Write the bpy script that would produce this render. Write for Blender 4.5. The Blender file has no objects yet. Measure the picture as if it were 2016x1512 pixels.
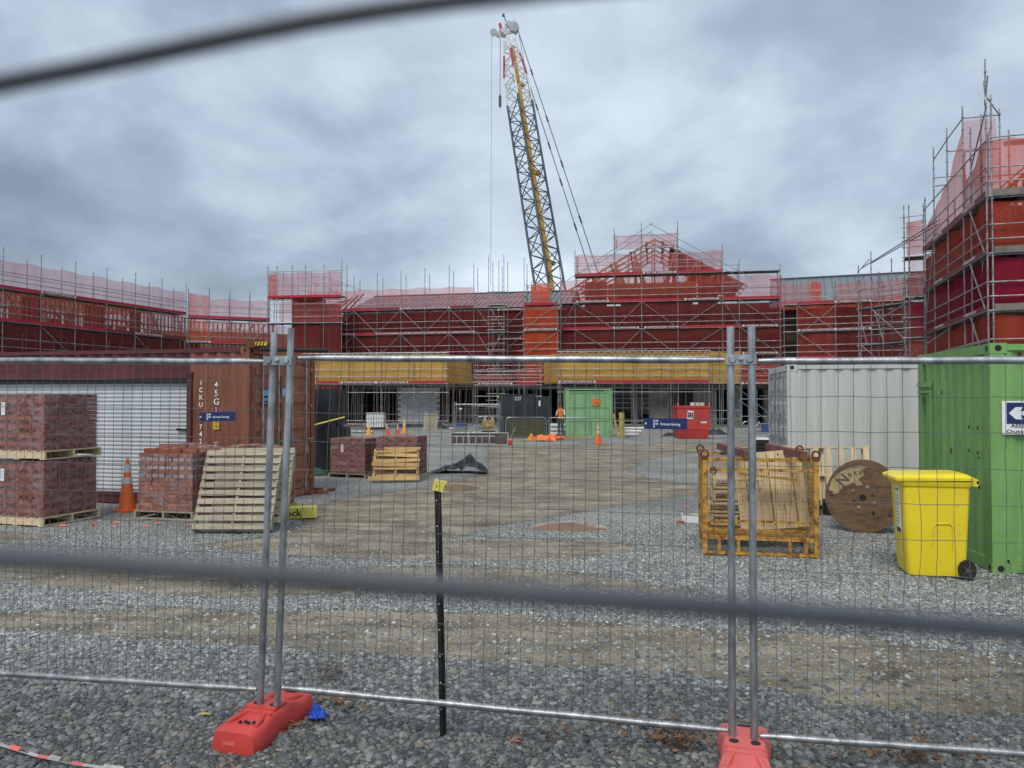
import bpy, math, random
import numpy as np
from mathutils import Vector, Matrix, noise as mnoise
random.seed(7)
rng = np.random.default_rng(7)
SC = bpy.context.scene
COL = SC.collection
PI = math.pi
R = math.radians

# ------------------------------------------------------------------ camera
F_PX, PITCH, CAMZ = 1500.0, math.atan(31 / 1500), 1.95
cam_d = bpy.data.cameras.new('camera')
cam_d.sensor_width = 36
cam_d.lens = F_PX / 2016 * 36
cam_d.clip_start, cam_d.clip_end = 0.01, 3000
cam_d.dof.use_dof = True
cam_d.dof.focus_distance = 9.0
cam_d.dof.aperture_fstop = 7.4
cam = bpy.data.objects.new('camera', cam_d)
COL.objects.link(cam)
cam.location = (0, 0, CAMZ)
cam.rotation_euler = (PI / 2 + PITCH, 0, 0)
SC.camera = cam

# ------------------------------------------------------------------ sky and sun
SUN_EL, SUN_AZ = R(52), R(200)      # azimuth clockwise from +Y
w = bpy.data.worlds.new('World'); SC.world = w; w.use_nodes = True
nt = w.node_tree; nt.nodes.clear(); N = nt.nodes.new; L = nt.links.new
out = N('ShaderNodeOutputWorld'); add = N('ShaderNodeMixShader')
sky = N('ShaderNodeTexSky'); sky.sky_type = 'NISHITA'; sky.sun_disc = False
sky.sun_elevation = SUN_EL; sky.sun_rotation = SUN_AZ; sky.altitude = 20
sky.air_density = 1.2; sky.dust_density = 2
bg1 = N('ShaderNodeBackground'); bg1.inputs['Strength'].default_value = 0.08
L(sky.outputs[0], bg1.inputs[0])
tc = N('ShaderNodeTexCoord'); sep = N('ShaderNodeSeparateXYZ'); L(tc.outputs['Generated'], sep.inputs[0])
def wm(op, a, b=None, c=None):
    m = N('ShaderNodeMath'); m.operation = op
    for i, v in enumerate((a, b, c)):
        if v is None: continue
        if isinstance(v, (int, float)): m.inputs[i].default_value = v
        else: L(v, m.inputs[i])
    return m.outputs[0]
zz = wm('ADD', wm('MAXIMUM', sep.outputs[2], 0.0), 0.42)
comb = N('ShaderNodeCombineXYZ')
L(wm('DIVIDE', sep.outputs[0], zz), comb.inputs[0]); L(wm('DIVIDE', sep.outputs[1], zz), comb.inputs[1])
def wnoise(scale, detail, rough, dist, off):
    mp = N('ShaderNodeMapping'); mp.inputs['Location'].default_value = off
    L(comb.outputs[0], mp.inputs[0])
    n = N('ShaderNodeTexNoise'); n.inputs['Scale'].default_value = scale; n.inputs['Detail'].default_value = detail
    n.inputs['Roughness'].default_value = rough; n.inputs['Distortion'].default_value = dist
    L(mp.outputs[0], n.inputs['Vector']); return n.outputs[0]
big = wnoise(1.15, 2, .45, .2, (3.1, 1.7, 0)); mid = wnoise(2.7, 6, .52, .25, (7.3, 2.2, 0)); fine = wnoise(8, 4, .55, .2, (1.3, 9.2, 0))
cl = wm('ADD', wm('ADD', wm('MULTIPLY', big, .62), wm('MULTIPLY', mid, .48)), wm('MULTIPLY', fine, .10))
ramp = N('ShaderNodeValToRGB'); L(cl, ramp.inputs[0])
cr = ramp.color_ramp
cr.elements[0].position = .42; cr.elements[0].color = (.175, .220, .280, 1)
cr.elements[1].position = .77; cr.elements[1].color = (.60, .68, .77, 1)
e = cr.elements.new(.535); e.color = (.275, .338, .415, 1)
e = cr.elements.new(.615); e.color = (.395, .468, .552, 1)
bg2 = N('ShaderNodeBackground'); bg2.inputs['Strength'].default_value = 1.0
L(ramp.outputs[0], bg2.inputs[0])
add.inputs[0].default_value = .93
L(bg1.outputs[0], add.inputs[1]); L(bg2.outputs[0], add.inputs[2]); L(add.outputs[0], out.inputs[0])
sun_d = bpy.data.lights.new('sun', 'SUN'); sun_d.energy = 1.45; sun_d.angle = R(25); sun_d.color = (1, .92, .80)
sun = bpy.data.objects.new('sun', sun_d); COL.objects.link(sun)
_d = Vector((math.sin(SUN_AZ) * math.cos(SUN_EL), math.cos(SUN_AZ) * math.cos(SUN_EL), math.sin(SUN_EL)))
sun.rotation_euler = _d.to_track_quat('Z', 'Y').to_euler()
SC.view_settings.view_transform = 'Standard'; SC.view_settings.look = 'None'
SC.view_settings.exposure = 0.55; SC.view_settings.gamma = 1.0; SC.view_settings.use_curve_mapping = False
SC.render.engine = 'CYCLES'
SC.cycles.max_bounces = 7; SC.cycles.diffuse_bounces = 3; SC.cycles.glossy_bounces = 3
SC.cycles.transparent_max_bounces = 24; SC.cycles.use_denoising = True
SC.render.film_transparent = False

# ------------------------------------------------------------------ pixel helpers (photo pixels, 2016 x 1512)
_F = Vector((0, math.cos(PITCH), math.sin(PITCH))); _U = Vector((0, -math.sin(PITCH), math.cos(PITCH)))
def ray(px, py):
    return _F + Vector((1, 0, 0)) * ((px - 1008) / F_PX) + _U * ((756 - py) / F_PX)
def at(px, py, Y):
    d = ray(px, py); return Vector((0, 0, CAMZ)) + d * (Y / d.y)
def gh(x, y):
    t = min(1, max(0, (8.2 - y) / 3.6)); t = t * t * (3 - 2 * t)
    return .10 * t
def gp(px, py):
    d = ray(px, py); z = 0
    for _ in range(6):
        t = (z - CAMZ) / d.z; p = Vector((0, 0, CAMZ)) + d * t; z = gh(p.x, p.y)
    return p
def V2(px, Y): return Vector(((px - 1008) / F_PX * Y, Y))

# ------------------------------------------------------------------ materials
_mats = {}
def pmat(name, col, rough=.6, metal=0.0, var=.18, scale=6.0, col2=None, stain=None, sscale=3.0, samt=.5, bump=0.0, bscale=40.0,
         alpha=None, rand=.0, spec=.5, stretch=None, coat=0, emit=0, world=False, transl=0):
    if name in _mats: return _mats[name]
    m = bpy.data.materials.new(name); m.use_nodes = True; t = m.node_tree
    b = t.nodes['Principled BSDF']; n_ = t.nodes.new; l_ = t.links.new
    tcn = n_('ShaderNodeTexCoord'); src = tcn.outputs['Object']
    if world:
        g = n_('ShaderNodeNewGeometry'); src = g.outputs['Position']
    if stretch:
        mp = n_('ShaderNodeMapping'); mp.inputs['Scale'].default_value = stretch; l_(src, mp.inputs[0]); src = mp.outputs[0]
    def noise(sc, det=5, ro=.6):
        n = n_('ShaderNodeTexNoise'); n.inputs['Scale'].default_value = sc; n.inputs['Detail'].default_value = det
        n.inputs['Roughness'].default_value = ro; l_(src, n.inputs['Vector']); return n.outputs[0]
    c2 = col2 or tuple(max(0, c * (1 - var * 1.6)) for c in col)
    c1 = tuple(min(1, c * (1 + var * .6)) for c in col) if not col2 else col
    r1 = n_('ShaderNodeValToRGB'); r1.color_ramp.elements[0].position = .32; r1.color_ramp.elements[1].position = .68
    r1.color_ramp.elements[0].color = (*c2, 1); r1.color_ramp.elements[1].color = (*c1, 1)
    l_(noise(scale), r1.inputs[0]); cur = r1.outputs[0]
    if stain:
        mx = n_('ShaderNodeMix'); mx.data_type = 'RGBA'
        r2 = n_('ShaderNodeValToRGB'); r2.color_ramp.elements[0].position = 1 - samt - .06; r2.color_ramp.elements[1].position = 1 - samt + .10
        r2.color_ramp.elements[0].color = (0, 0, 0, 1); r2.color_ramp.elements[1].color = (1, 1, 1, 1)
        l_(noise(sscale, 8, .7), r2.inputs[0]); l_(r2.outputs[0], mx.inputs[0]); l_(cur, mx.inputs[6])
        mx.inputs[7].default_value = (*stain, 1); cur = mx.outputs[2]
    if rand:
        oi = n_('ShaderNodeObjectInfo'); mr = n_('ShaderNodeMapRange'); l_(oi.outputs['Random'], mr.inputs[0])
        mr.inputs[3].default_value = 1 - rand; mr.inputs[4].default_value = 1 + rand
        hs = n_('ShaderNodeHueSaturation'); l_(mr.outputs[0], hs.inputs['Value']); l_(cur, hs.inputs['Color']); cur = hs.outputs[0]
    l_(cur, b.inputs['Base Color'])
    b.inputs['Roughness'].default_value = rough; b.inputs['Metallic'].default_value = metal
    b.inputs['Specular IOR Level'].default_value = spec
    if coat: b.inputs['Coat Weight'].default_value = coat
    if alpha is not None: b.inputs['Alpha'].default_value = alpha
    if bump:
        bp = n_('ShaderNodeBump'); bp.inputs['Strength'].default_value = bump; bp.inputs['Distance'].default_value = .02
        l_(noise(bscale, 6, .65), bp.inputs['Height']); l_(bp.outputs[0], b.inputs['Normal'])
    _mats[name] = m; return m

def netmat(name, col, dens=.5, fold=.12):
    """loosely woven shade cloth: the holes let light through, the threads scatter it"""
    m = bpy.data.materials.new(name); m.use_nodes = True; t = m.node_tree; t.nodes.clear()
    n_ = t.nodes.new; l_ = t.links.new
    o = n_('ShaderNodeOutputMaterial'); mx = n_('ShaderNodeMixShader'); tr = n_('ShaderNodeBsdfTransparent')
    df = n_('ShaderNodeBsdfDiffuse'); tl = n_('ShaderNodeBsdfTranslucent'); m2 = n_('ShaderNodeMixShader')
    g = n_('ShaderNodeNewGeometry'); mp = n_('ShaderNodeMapping'); mp.inputs['Scale'].default_value = (2.2, 2.2, .30)
    l_(g.outputs['Position'], mp.inputs[0])
    ns = n_('ShaderNodeTexNoise'); ns.inputs['Scale'].default_value = 1.1; ns.inputs['Detail'].default_value = 6; l_(mp.outputs[0], ns.inputs['Vector'])
    mr = n_('ShaderNodeMapRange'); l_(ns.outputs[0], mr.inputs[0]); mr.inputs[1].default_value = .3; mr.inputs[2].default_value = .7
    mr.inputs[3].default_value = dens - fold; mr.inputs[4].default_value = dens + fold
    l_(mr.outputs[0], mx.inputs[0])
    df.inputs[0].default_value = (*col, 1); tl.inputs[0].default_value = (*col, 1); m2.inputs[0].default_value = .4
    l_(df.outputs[0], m2.inputs[1]); l_(tl.outputs[0], m2.inputs[2]); l_(tr.outputs[0], mx.inputs[1]); l_(m2.outputs[0], mx.inputs[2])
    l_(mx.outputs[0], o.inputs[0]); _mats[name] = m; return m

M = {}
M['galv'] = pmat('galvanised_steel', (.42, .44, .46), .42, .75, .35, 14, stain=(.20, .17, .15), sscale=9, samt=.32, bump=.15, bscale=60, world=True, stretch=(1, 1, .35))
M['galv_dull'] = pmat('scaffold_tube_steel', (.33, .34, .35), .5, .55, .3, 3, stain=(.16, .12, .10), sscale=1.3, samt=.38, world=True)
M['wire'] = pmat('fence_wire', (.13, .135, .145), .55, .3, .2, 20)
M['nearwire'] = pmat('near_wire', (.075, .085, .10), .5, .3, .2, 20)
M['rust'] = pmat('rusty_steel', (.17, .07, .035), .85, .2, .4, 30, bump=.4)
M['red_plastic'] = pmat('red_plastic', (.60, .06, .05), .5, 0, .12, 5, stain=(.42, .15, .13), sscale=14, samt=.33, bump=.06, bscale=90)
M['pink_plastic'] = pmat('faded_red_plastic', (.70, .14, .13), .55, 0, .12, 5, stain=(.50, .24, .22), sscale=14, samt=.35, bump=.06, bscale=90)
M['black_steel'] = pmat('black_bitumen_steel', (.012, .011, .010), .5, .1, .3, 10, stain=(.05, .025, .012), sscale=12, samt=.38, bump=.2)
M['cap_yellow'] = pmat('pale_yellow_plastic', (.74, .68, .12), .5, 0, .12, 20)
M['sign_blue'] = pmat('navy_sign', (.006, .022, .12), .4, 0, .1, 5)
M['white'] = pmat('white_print', (.78, .8, .82), .5, 0, .06, 5)
M['black'] = pmat('black_print', (.012, .012, .014), .6, 0, .1, 5)
M['dark'] = pmat('dark_void', (.02, .02, .022), .9, 0, .2, 5)
M['maroon'] = pmat('maroon_container_paint', (.105, .020, .022), .55, 0, .22, 2.0, stain=(.075, .03, .025), sscale=2.2, samt=.36, bump=.1, bscale=30, stretch=(1, 1, .35))
M['rust_orange'] = pmat('rusty_orange_container_paint', (.27, .092, .050), .6, 0, .25, 2.5, stain=(.13, .05, .035), sscale=2.6, samt=.45, bump=.15, bscale=30, stretch=(2.5, 2.5, .3))
M['rust_door'] = pmat('orange_container_door_paint', (.35, .13, .07), .55, 0, .15, 3.0, stain=(.16, .05, .03), sscale=5, samt=.34, bump=.1, bscale=30)
M['green'] = pmat('green_container_paint', (.185, .385, .115), .5, 0, .12, 2.0, stain=(.145, .26, .10), sscale=3, samt=.42, bump=.08, bscale=14, stretch=(1.5, 1.5, .5))
M['green_far'] = pmat('light_green_container_paint', (.23, .43, .215), .55, 0, .12, 2.0, stain=(.17, .36, .16), sscale=3, samt=.4)
M['rust_spot'] = pmat('rust_spots', (.09, .04, .02), .9, 0, .3, 30)
M['white_cont'] = pmat('dirty_white_container_paint', (.53, .55, .53), .5, 0, .08, 1.6, stain=(.37, .39, .37), sscale=1.8, samt=.36, bump=.06, bscale=12, stretch=(2.4, 2.4, .25))
M['shutter'] = pmat('silver_roller_shutter', (.56, .60, .63), .42, .2, .1, 4, stain=(.33, .36, .38), sscale=3, samt=.35)
M['yellow_bin'] = pmat('yellow_bin_plastic', (.84, .66, .02), .38, 0, .05, 3, stain=(.56, .44, .09), sscale=9, samt=.36, bump=.04, bscale=70)
M['rubber'] = pmat('black_rubber', (.018, .018, .02), .75, 0, .2, 10)
M['cage'] = pmat('yellow_cage_paint', (.60, .33, .05), .55, .1, .15, 8, stain=(.17, .06, .025), sscale=12, samt=.49, bump=.2, bscale=60)
M['rusttube'] = pmat('rusty_brown_beam', (.20, .085, .055), .8, 0, .3, 12, bump=.2)
M['pine'] = pmat('fresh_pine', (.66, .53, .34), .75, 0, .15, 4, stain=(.46, .34, .20), sscale=7, samt=.34, rand=.12, stretch=(1, 5, 5), bump=.1)
M['pine_gold'] = pmat('golden_pine', (.56, .36, .14), .75, 0, .18, 4, stain=(.30, .18, .08), sscale=7, samt=.36, rand=.14, stretch=(1, 5, 5), bump=.1)
M['wood_grey'] = pmat('weathered_wood', (.38, .33, .245), .85, 0, .2, 5, stain=(.25, .22, .17), sscale=9, samt=.4, rand=.16, stretch=(1, 6, 6), bump=.2)
M['brick'] = pmat('red_brick', (.235, .072, .050), .85, 0, .2, 9, stain=(.12, .05, .045), sscale=22, samt=.36, rand=.17, bump=.2)
M['brick_orange'] = pmat('orange_red_brick', (.33, .10, .05), .85, 0, .2, 9, stain=(.24, .07, .04), sscale=22, samt=.36, rand=.22, bump=.2)
M['brick_pale'] = pmat('pale_brick_end', (.34, .27, .25), .85, 0, .2, 9, rand=.2)
M['brick_hole'] = pmat('brick_core', (.03, .014, .013), .95, 0, .2, 5)
M['tarp'] = pmat('black_tarpaulin', (.018, .020, .024), .38, 0, .3, 3, bump=.5, bscale=7)
M['tarp_green'] = pmat('green_net_bundle', (.03, .10, .07), .8, 0, .3, 8)
M['tape_yellow'] = pmat('yellow_strap', (.70, .66, .05), .5, 0, .1, 8)
M['orange_cone'] = pmat('orange_cone_plastic', (.90, .16, .02), .5, 0, .1, 8, stain=(.6, .13, .04), sscale=18, samt=.36)
M['red_cone'] = pmat('red_cone_plastic', (.80, .07, .04), .5, 0, .1, 8)
M['amber_cone'] = pmat('amber_cone_plastic', (.80, .40, .05), .5, 0, .1, 8)
M['cone_white'] = pmat('reflective_white_band', (.62, .62, .60), .35, 0, .12, 16, stain=(.35, .33, .30), sscale=16, samt=.4)
M['reel'] = pmat('weathered_reel_wood', (.20, .115, .062), .8, 0, .3, 3, stain=(.065, .045, .03), sscale=5, samt=.44, bump=.3, bscale=25, stretch=(.7, 1, 3.2))
M['reel_pale'] = pmat('bare_pale_reel_wood', (.46, .36, .20), .8, 0, .2, 6, stain=(.26, .18, .09), sscale=9, samt=.4)
M['concrete_block'] = pmat('grey_concrete_block', (.40, .42, .43), .9, 0, .12, 2, rand=.10, bump=.2)
M['concrete'] = pmat('grey_concrete', (.26, .27, .27), .9, 0, .2, 1.2, stain=(.17, .17, .165), sscale=1.6, samt=.4)
M['wall_brown'] = pmat('brown_building_wrap', (.115, .062, .052), .85, 0, .25, .7, stain=(.17, .09, .07), sscale=.5, samt=.42, world=True)
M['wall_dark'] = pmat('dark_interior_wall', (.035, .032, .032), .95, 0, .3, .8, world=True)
M['timber'] = pmat('framing_timber', (.32, .185, .125), .8, 0, .25, 2, world=True)
M['timber_dark'] = pmat('dark_timber', (.13, .065, .045), .85, 0, .35, 2, world=True)
M['ply_yellow'] = pmat('yellow_plywood_fascia', (.50, .27, .06), .8, 0, .2, 2, world=True)
M['roof_grey'] = pmat('grey_metal_roof', (.22, .26, .29), .4, .35, .12, .8, world=True)
M['seam'] = pmat('roof_seam_metal', (.10, .12, .14), .5, .3, .1, 1)
M['toe_red'] = pmat('crimson_toe_board', (.42, .012, .035), .6, 0, .15, .8, world=True)
M['banner'] = pmat('maroon_banner_cloth', (.17, .025, .03), .7, 0, .15, 1, world=True)
M['deck'] = pmat('scaffold_plank', (.20, .17, .145), .85, 0, .25, 1.5, world=True)
M['crane_blue'] = pmat('dark_slate_crane_paint', (.030, .042, .060), .5, .2, .2, 1)
M['crane_yellow'] = pmat('crane_yellow_paint', (.50, .27, .03), .5, 0, .15, 1)
M['crane_red'] = pmat('crane_red_paint', (.42, .02, .05), .5, 0, .1, 1)
M['crane_white'] = pmat('crane_white_paint', (.60, .60, .58), .5, 0, .15, 1)
M['cable'] = pmat('steel_cable', (.06, .065, .07), .5, .3, .1, 5)
M['cable_light'] = pmat('light_hoist_rope', (.40, .42, .44), .5, .2, .1, 5)
M['gen'] = pmat('black_green_generator_paint', (.020, .032, .034), .45, 0, .2, 1.5)
M['skip_red'] = pmat('red_skip_paint', (.52, .045, .040), .5, 0, .15, 1.5, stain=(.38, .06, .05), sscale=2.5, samt=.42)
M['pvc'] = pmat('white_pvc', (.70, .72, .72), .4, 0, .06, 3)
M['pvc_dirty'] = pmat('dirty_white_tape', (.42, .42, .40), .6, 0, .3, 12)
M['formply'] = pmat('brown_form_ply', (.11, .078, .075), .6, 0, .2, 3)
M['alu'] = pmat('bare_aluminium', (.62, .62, .62), .4, .5, .1, 4)
M['orange_net'] = pmat('orange_barrier_net', (.85, .20, .05), .7, 0, .2, 6)
M['glove'] = pmat('blue_nitrile', (.02, .10, .62), .5, 0, .15, 12)
M['leaf'] = pmat('dry_leaf', (.22, .11, .05), .85, 0, .4, 20, rand=.4)
M['weed'] = pmat('dry_weed', (.16, .10, .06), .9, 0, .4, 10, rand=.3)
M['moss'] = pmat('small_green_weed', (.09, .15, .04), .9, 0, .3, 20, rand=.3)
M['skin'] = pmat('skin', (.25, .13, .09), .6, 0, .1, 5)
M['hivis'] = pmat('hi_vis_orange', (.95, .22, .03), .7, 0, .1, 5)
M['navy'] = pmat('dark_work_trousers', (.03, .035, .05), .85, 0, .2, 5)
M['ochre'] = pmat('ochre_plank', (.40, .32, .10), .8, 0, .25, 3)
M['blue_box'] = pmat('blue_plastic', (.03, .08, .28), .5, 0, .15, 4)
M['sticker'] = pmat('sky_blue_sticker', (.15, .45, .70), .5, 0, .1, 4)
M['yellow_label'] = pmat('yellow_label', (.70, .50, .03), .5, 0, .1, 4)
M['orange_sign'] = pmat('orange_sign', (.80, .20, .05), .5, 0, .1, 4)
M['purple'] = pmat('purple_print', (.035, .015, .07), .5, 0, .1, 4)
M['ldark'] = pmat('glass_dark', (.02, .025, .03), .1, 0, .1, 4)
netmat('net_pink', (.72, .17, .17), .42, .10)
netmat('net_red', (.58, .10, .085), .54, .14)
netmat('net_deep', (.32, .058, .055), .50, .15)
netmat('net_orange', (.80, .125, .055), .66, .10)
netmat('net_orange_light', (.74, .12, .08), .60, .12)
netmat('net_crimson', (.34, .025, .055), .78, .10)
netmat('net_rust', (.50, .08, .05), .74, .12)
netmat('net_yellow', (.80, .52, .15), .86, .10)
for k in ('net_pink', 'net_red', 'net_deep', 'net_orange', 'net_orange_light', 'net_crimson', 'net_rust', 'net_yellow'): M[k] = _mats[k]

def filmmat():
    m = bpy.data.materials.new('clear_stretch_film'); m.use_nodes = True; t = m.node_tree; t.nodes.clear()
    n_ = t.nodes.new; l_ = t.links.new
    o = n_('ShaderNodeOutputMaterial'); mx = n_('ShaderNodeMixShader'); tr = n_('ShaderNodeBsdfTransparent'); m2 = n_('ShaderNodeMixShader')
    gl = n_('ShaderNodeBsdfGlossy'); gl.inputs['Roughness'].default_value = .22; df = n_('ShaderNodeBsdfDiffuse'); df.inputs[0].default_value = (.72, .62, .64, 1)
    tcn = n_('ShaderNodeTexCoord'); mp = n_('ShaderNodeMapping'); mp.inputs['Rotation'].default_value = (.5, .7, .2); mp.inputs['Scale'].default_value = (2, 2, 3)
    l_(tcn.outputs['Object'], mp.inputs[0])
    ns = n_('ShaderNodeTexNoise'); ns.inputs['Scale'].default_value = 2.2; ns.inputs['Detail'].default_value = 9; ns.inputs['Roughness'].default_value = .7; ns.inputs['Distortion'].default_value = 1.5
    l_(mp.outputs[0], ns.inputs['Vector'])
    mr = n_('ShaderNodeMapRange'); l_(ns.outputs[0], mr.inputs[0]); mr.inputs[1].default_value = .42; mr.inputs[2].default_value = .72; mr.inputs[3].default_value = .03; mr.inputs[4].default_value = .36
    bp = n_('ShaderNodeBump'); bp.inputs['Strength'].default_value = .9; bp.inputs['Distance'].default_value = .03; l_(ns.outputs[0], bp.inputs['Height']); l_(bp.outputs[0], gl.inputs['Normal'])
    m2.inputs[0].default_value = .35; l_(df.outputs[0], m2.inputs[1]); l_(gl.outputs[0], m2.inputs[2])
    l_(mr.outputs[0], mx.inputs[0]); l_(tr.outputs[0], mx.inputs[1]); l_(m2.outputs[0], mx.inputs[2]); l_(mx.outputs[0], o.inputs[0]); return m
M['film'] = filmmat()

# ------------------------------------------------------------------ mesh builder
def ortho(d):
    d = d.normalized(); a = Vector((0, 0, 1)) if abs(d.z) < .9 else Vector((1, 0, 0))
    x = d.cross(a).normalized(); return x, x.cross(d).normalized()
class MB:
    def __init__(s): s.v = []; s.f = []; s.m = []
    def add(s, vs, fs, mi=0):
        o = len(s.v); s.v += [tuple(p) for p in vs]; s.f += [tuple(i + o for i in f) for f in fs]; s.m += [mi] * len(fs); return s
    def box(s, c, d, rz=0, mi=0, tilt=None):
        hx, hy, hz = d[0] / 2, d[1] / 2, d[2] / 2; M3 = Matrix.Rotation(rz, 3, 'Z')
        if tilt is not None: M3 = tilt
        c = Vector(c); vs = [c + M3 @ Vector((x * hx, y * hy, z * hz)) for z in (-1, 1) for y in (-1, 1) for x in (-1, 1)]
        return s.add(vs, [(0, 2, 3, 1), (4, 5, 7, 6), (0, 1, 5, 4), (2, 6, 7, 3), (0, 4, 6, 2), (1, 3, 7, 5)], mi)
    def bar(s, a, b, w_, h_, mi=0, up=None):
        a = Vector(a); b = Vector(b); d = (b - a)
        x, y = ortho(d)
        vs = [p + x * (sx * w_ / 2) + y * (sy * h_ / 2) for p in (a, b) for sx, sy in ((-1, -1), (1, -1), (1, 1), (-1, 1))]
        return s.add(vs, [(0, 1, 2, 3), (7, 6, 5, 4), (0, 4, 5, 1), (1, 5, 6, 2), (2, 6, 7, 3), (3, 7, 4, 0)], mi)
    def tube(s, pts, r, n=6, mi=0, cap=True):
        pts = [Vector(p) for p in pts]; k = len(pts); rr = r if isinstance(r, (list, tuple)) else [r] * k
        x = None; vs = []
        for i, p in enumerate(pts):
            d = (pts[min(i + 1, k - 1)] - pts[max(i - 1, 0)])
            if x is None: x, y = ortho(d)
            else:
                dn = d.normalized(); x = (x - dn * x.dot(dn)).normalized(); y = x.cross(dn)
            for j in range(n):
                a = 2 * PI * j / n; vs.append(p + (x * math.cos(a) + y * math.sin(a)) * rr[i])
        fs = [(i * n + j, i * n + (j + 1) % n, (i + 1) * n + (j + 1) % n, (i + 1) * n + j) for i in range(k - 1) for j in range(n)]
        if cap: fs += [tuple(range(n - 1, -1, -1)), tuple((k - 1) * n + j for j in range(n))]
        return s.add(vs, fs, mi)
    def lathe(s, prof, c=(0, 0, 0), n=20, mi=0, sq=None):
        c = Vector(c); vs = []
        for r, z in prof:
            for j in range(n):
                a = 2 * PI * j / n; vs.append(c + Vector((r * math.cos(a), r * math.sin(a), z)))
        k = len(prof)
        fs = [(i * n + j, i * n + (j + 1) % n, (i + 1) * n + (j + 1) % n, (i + 1) * n + j) for i in range(k - 1) for j in range(n)]
        fs += [tuple(range(n - 1, -1, -1)), tuple((k - 1) * n + j for j in range(n))]
        return s.add(vs, fs, mi)
    def poly(s, pts, mi=0): return s.add(pts, [tuple(range(len(pts)))], mi)
    def extr(s, prof, a, b, mi=0, xax=None, zax=None):
        """prism: 2D profile (u,v) in plane xax,zax, from a to b"""
        a = Vector(a); b = Vector(b); xax = Vector(xax); zax = Vector(zax); n = len(prof)
        vs = [p + xax * u + zax * v_ for p in (a, b) for u, v_ in prof]
        return s.add(vs, [(i, (i + 1) % n, n + (i + 1) % n, n + i) for i in range(n)] + [tuple(range(n - 1, -1, -1)), tuple(range(n, 2 * n))], mi)
    def grid(s, fn, nu, nv, mi=0):
        vs = [fn(i / nu, j / nv) for j in range(nv + 1) for i in range(nu + 1)]; W_ = nu + 1
        return s.add(vs, [(j * W_ + i, j * W_ + i + 1, (j + 1) * W_ + i + 1, (j + 1) * W_ + i) for j in range(nv) for i in range(nu)], mi)
    def mesh(s, name, mats, smooth=False):
        me = bpy.data.meshes.new(name); me.from_pydata(s.v, [], s.f)
        mats = mats if isinstance(mats, (list, tuple)) else [mats]
        for m_ in mats: me.materials.append(M[m_] if isinstance(m_, str) else m_)
        if len(mats) > 1: me.polygons.foreach_set('material_index', s.m)
        if smooth:
            me.polygons.foreach_set('use_smooth', [True] * len(me.polygons))
            me.set_sharp_from_angle(angle=R(42))
        me.update(); return me
    def build(s, name, mats, parent=None, smooth=False, world=False, kind=None):
        if world and parent is not None:
            Mi = parent_matrix(parent).inverted(); s.v = [tuple(Mi @ Vector(p)) for p in s.v]
        o = bpy.data.objects.new(name, s.mesh(name, mats, smooth)); COL.objects.link(o)
        if parent is not None: o.parent = parent
        if kind: o['kind'] = kind
        return o
def parent_matrix(p):
    m = Matrix.LocRotScale(p.location, p.rotation_euler, p.scale)
    return parent_matrix(p.parent) @ m if p.parent else m
def thing(name, label, cat, loc=(0, 0, 0), rot=0, group=None):
    o = bpy.data.objects.new(name, None); COL.objects.link(o); o.empty_display_size = .1
    o.location = loc; o.rotation_euler = rot if isinstance(rot, (tuple, list)) else (0, 0, rot)
    o['label'] = label; o['category'] = cat
    if group: o['group'] = group
    return o
def tag(o, label, cat, group=None):
    o['label'] = label; o['category'] = cat
    if group: o['group'] = group
    return o
def inst(mesh, name, parent=None, loc=(0, 0, 0), rot=(0, 0, 0), scale=(1, 1, 1)):
    o = bpy.data.objects.new(name, mesh); COL.objects.link(o); o.parent = parent
    o.location = loc; o.rotation_euler = rot; o.scale = scale; return o
def kids(o): return [c for c in bpy.data.objects if c.parent == o]
def copy_tree(o, parent=None):
    c = o.copy(); COL.objects.link(c); c.parent = parent
    for ch in list(o.children): copy_tree(ch, c)
    return c
_txt = {}
def textmesh(s, mat, bold=.012, ext=.004):
    k = (s, mat)
    if k in _txt: return _txt[k]
    cu = bpy.data.curves.new('lettering', 'FONT'); cu.body = s; cu.size = 1; cu.offset = bold; cu.extrude = ext
    cu.resolution_u = 2; cu.align_x = 'CENTER'; cu.align_y = 'CENTER'
    o = bpy.data.objects.new('tmp', cu); COL.objects.link(o)
    bpy.context.view_layer.update()
    me = bpy.data.meshes.new_from_object(o.evaluated_get(bpy.context.evaluated_depsgraph_get()))
    bpy.data.objects.remove(o); me.materials.clear(); me.materials.append(M[mat]); me.name = 'lettering'
    _txt[k] = me; return me
def text(s, mat, parent, loc, height, face_rz=0, width=None, tilt=0, name='lettering'):
    """upright text whose face looks along local -Y turned by face_rz"""
    me = textmesh(s, mat); xs = [v.co.x for v in me.vertices]; w0 = max(xs) - min(xs)
    sx = (width / w0) if width else height / .72
    o = inst(me, name, parent, loc, (PI / 2, tilt, face_rz), (sx, height / .72, height / .72)); return o

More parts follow.
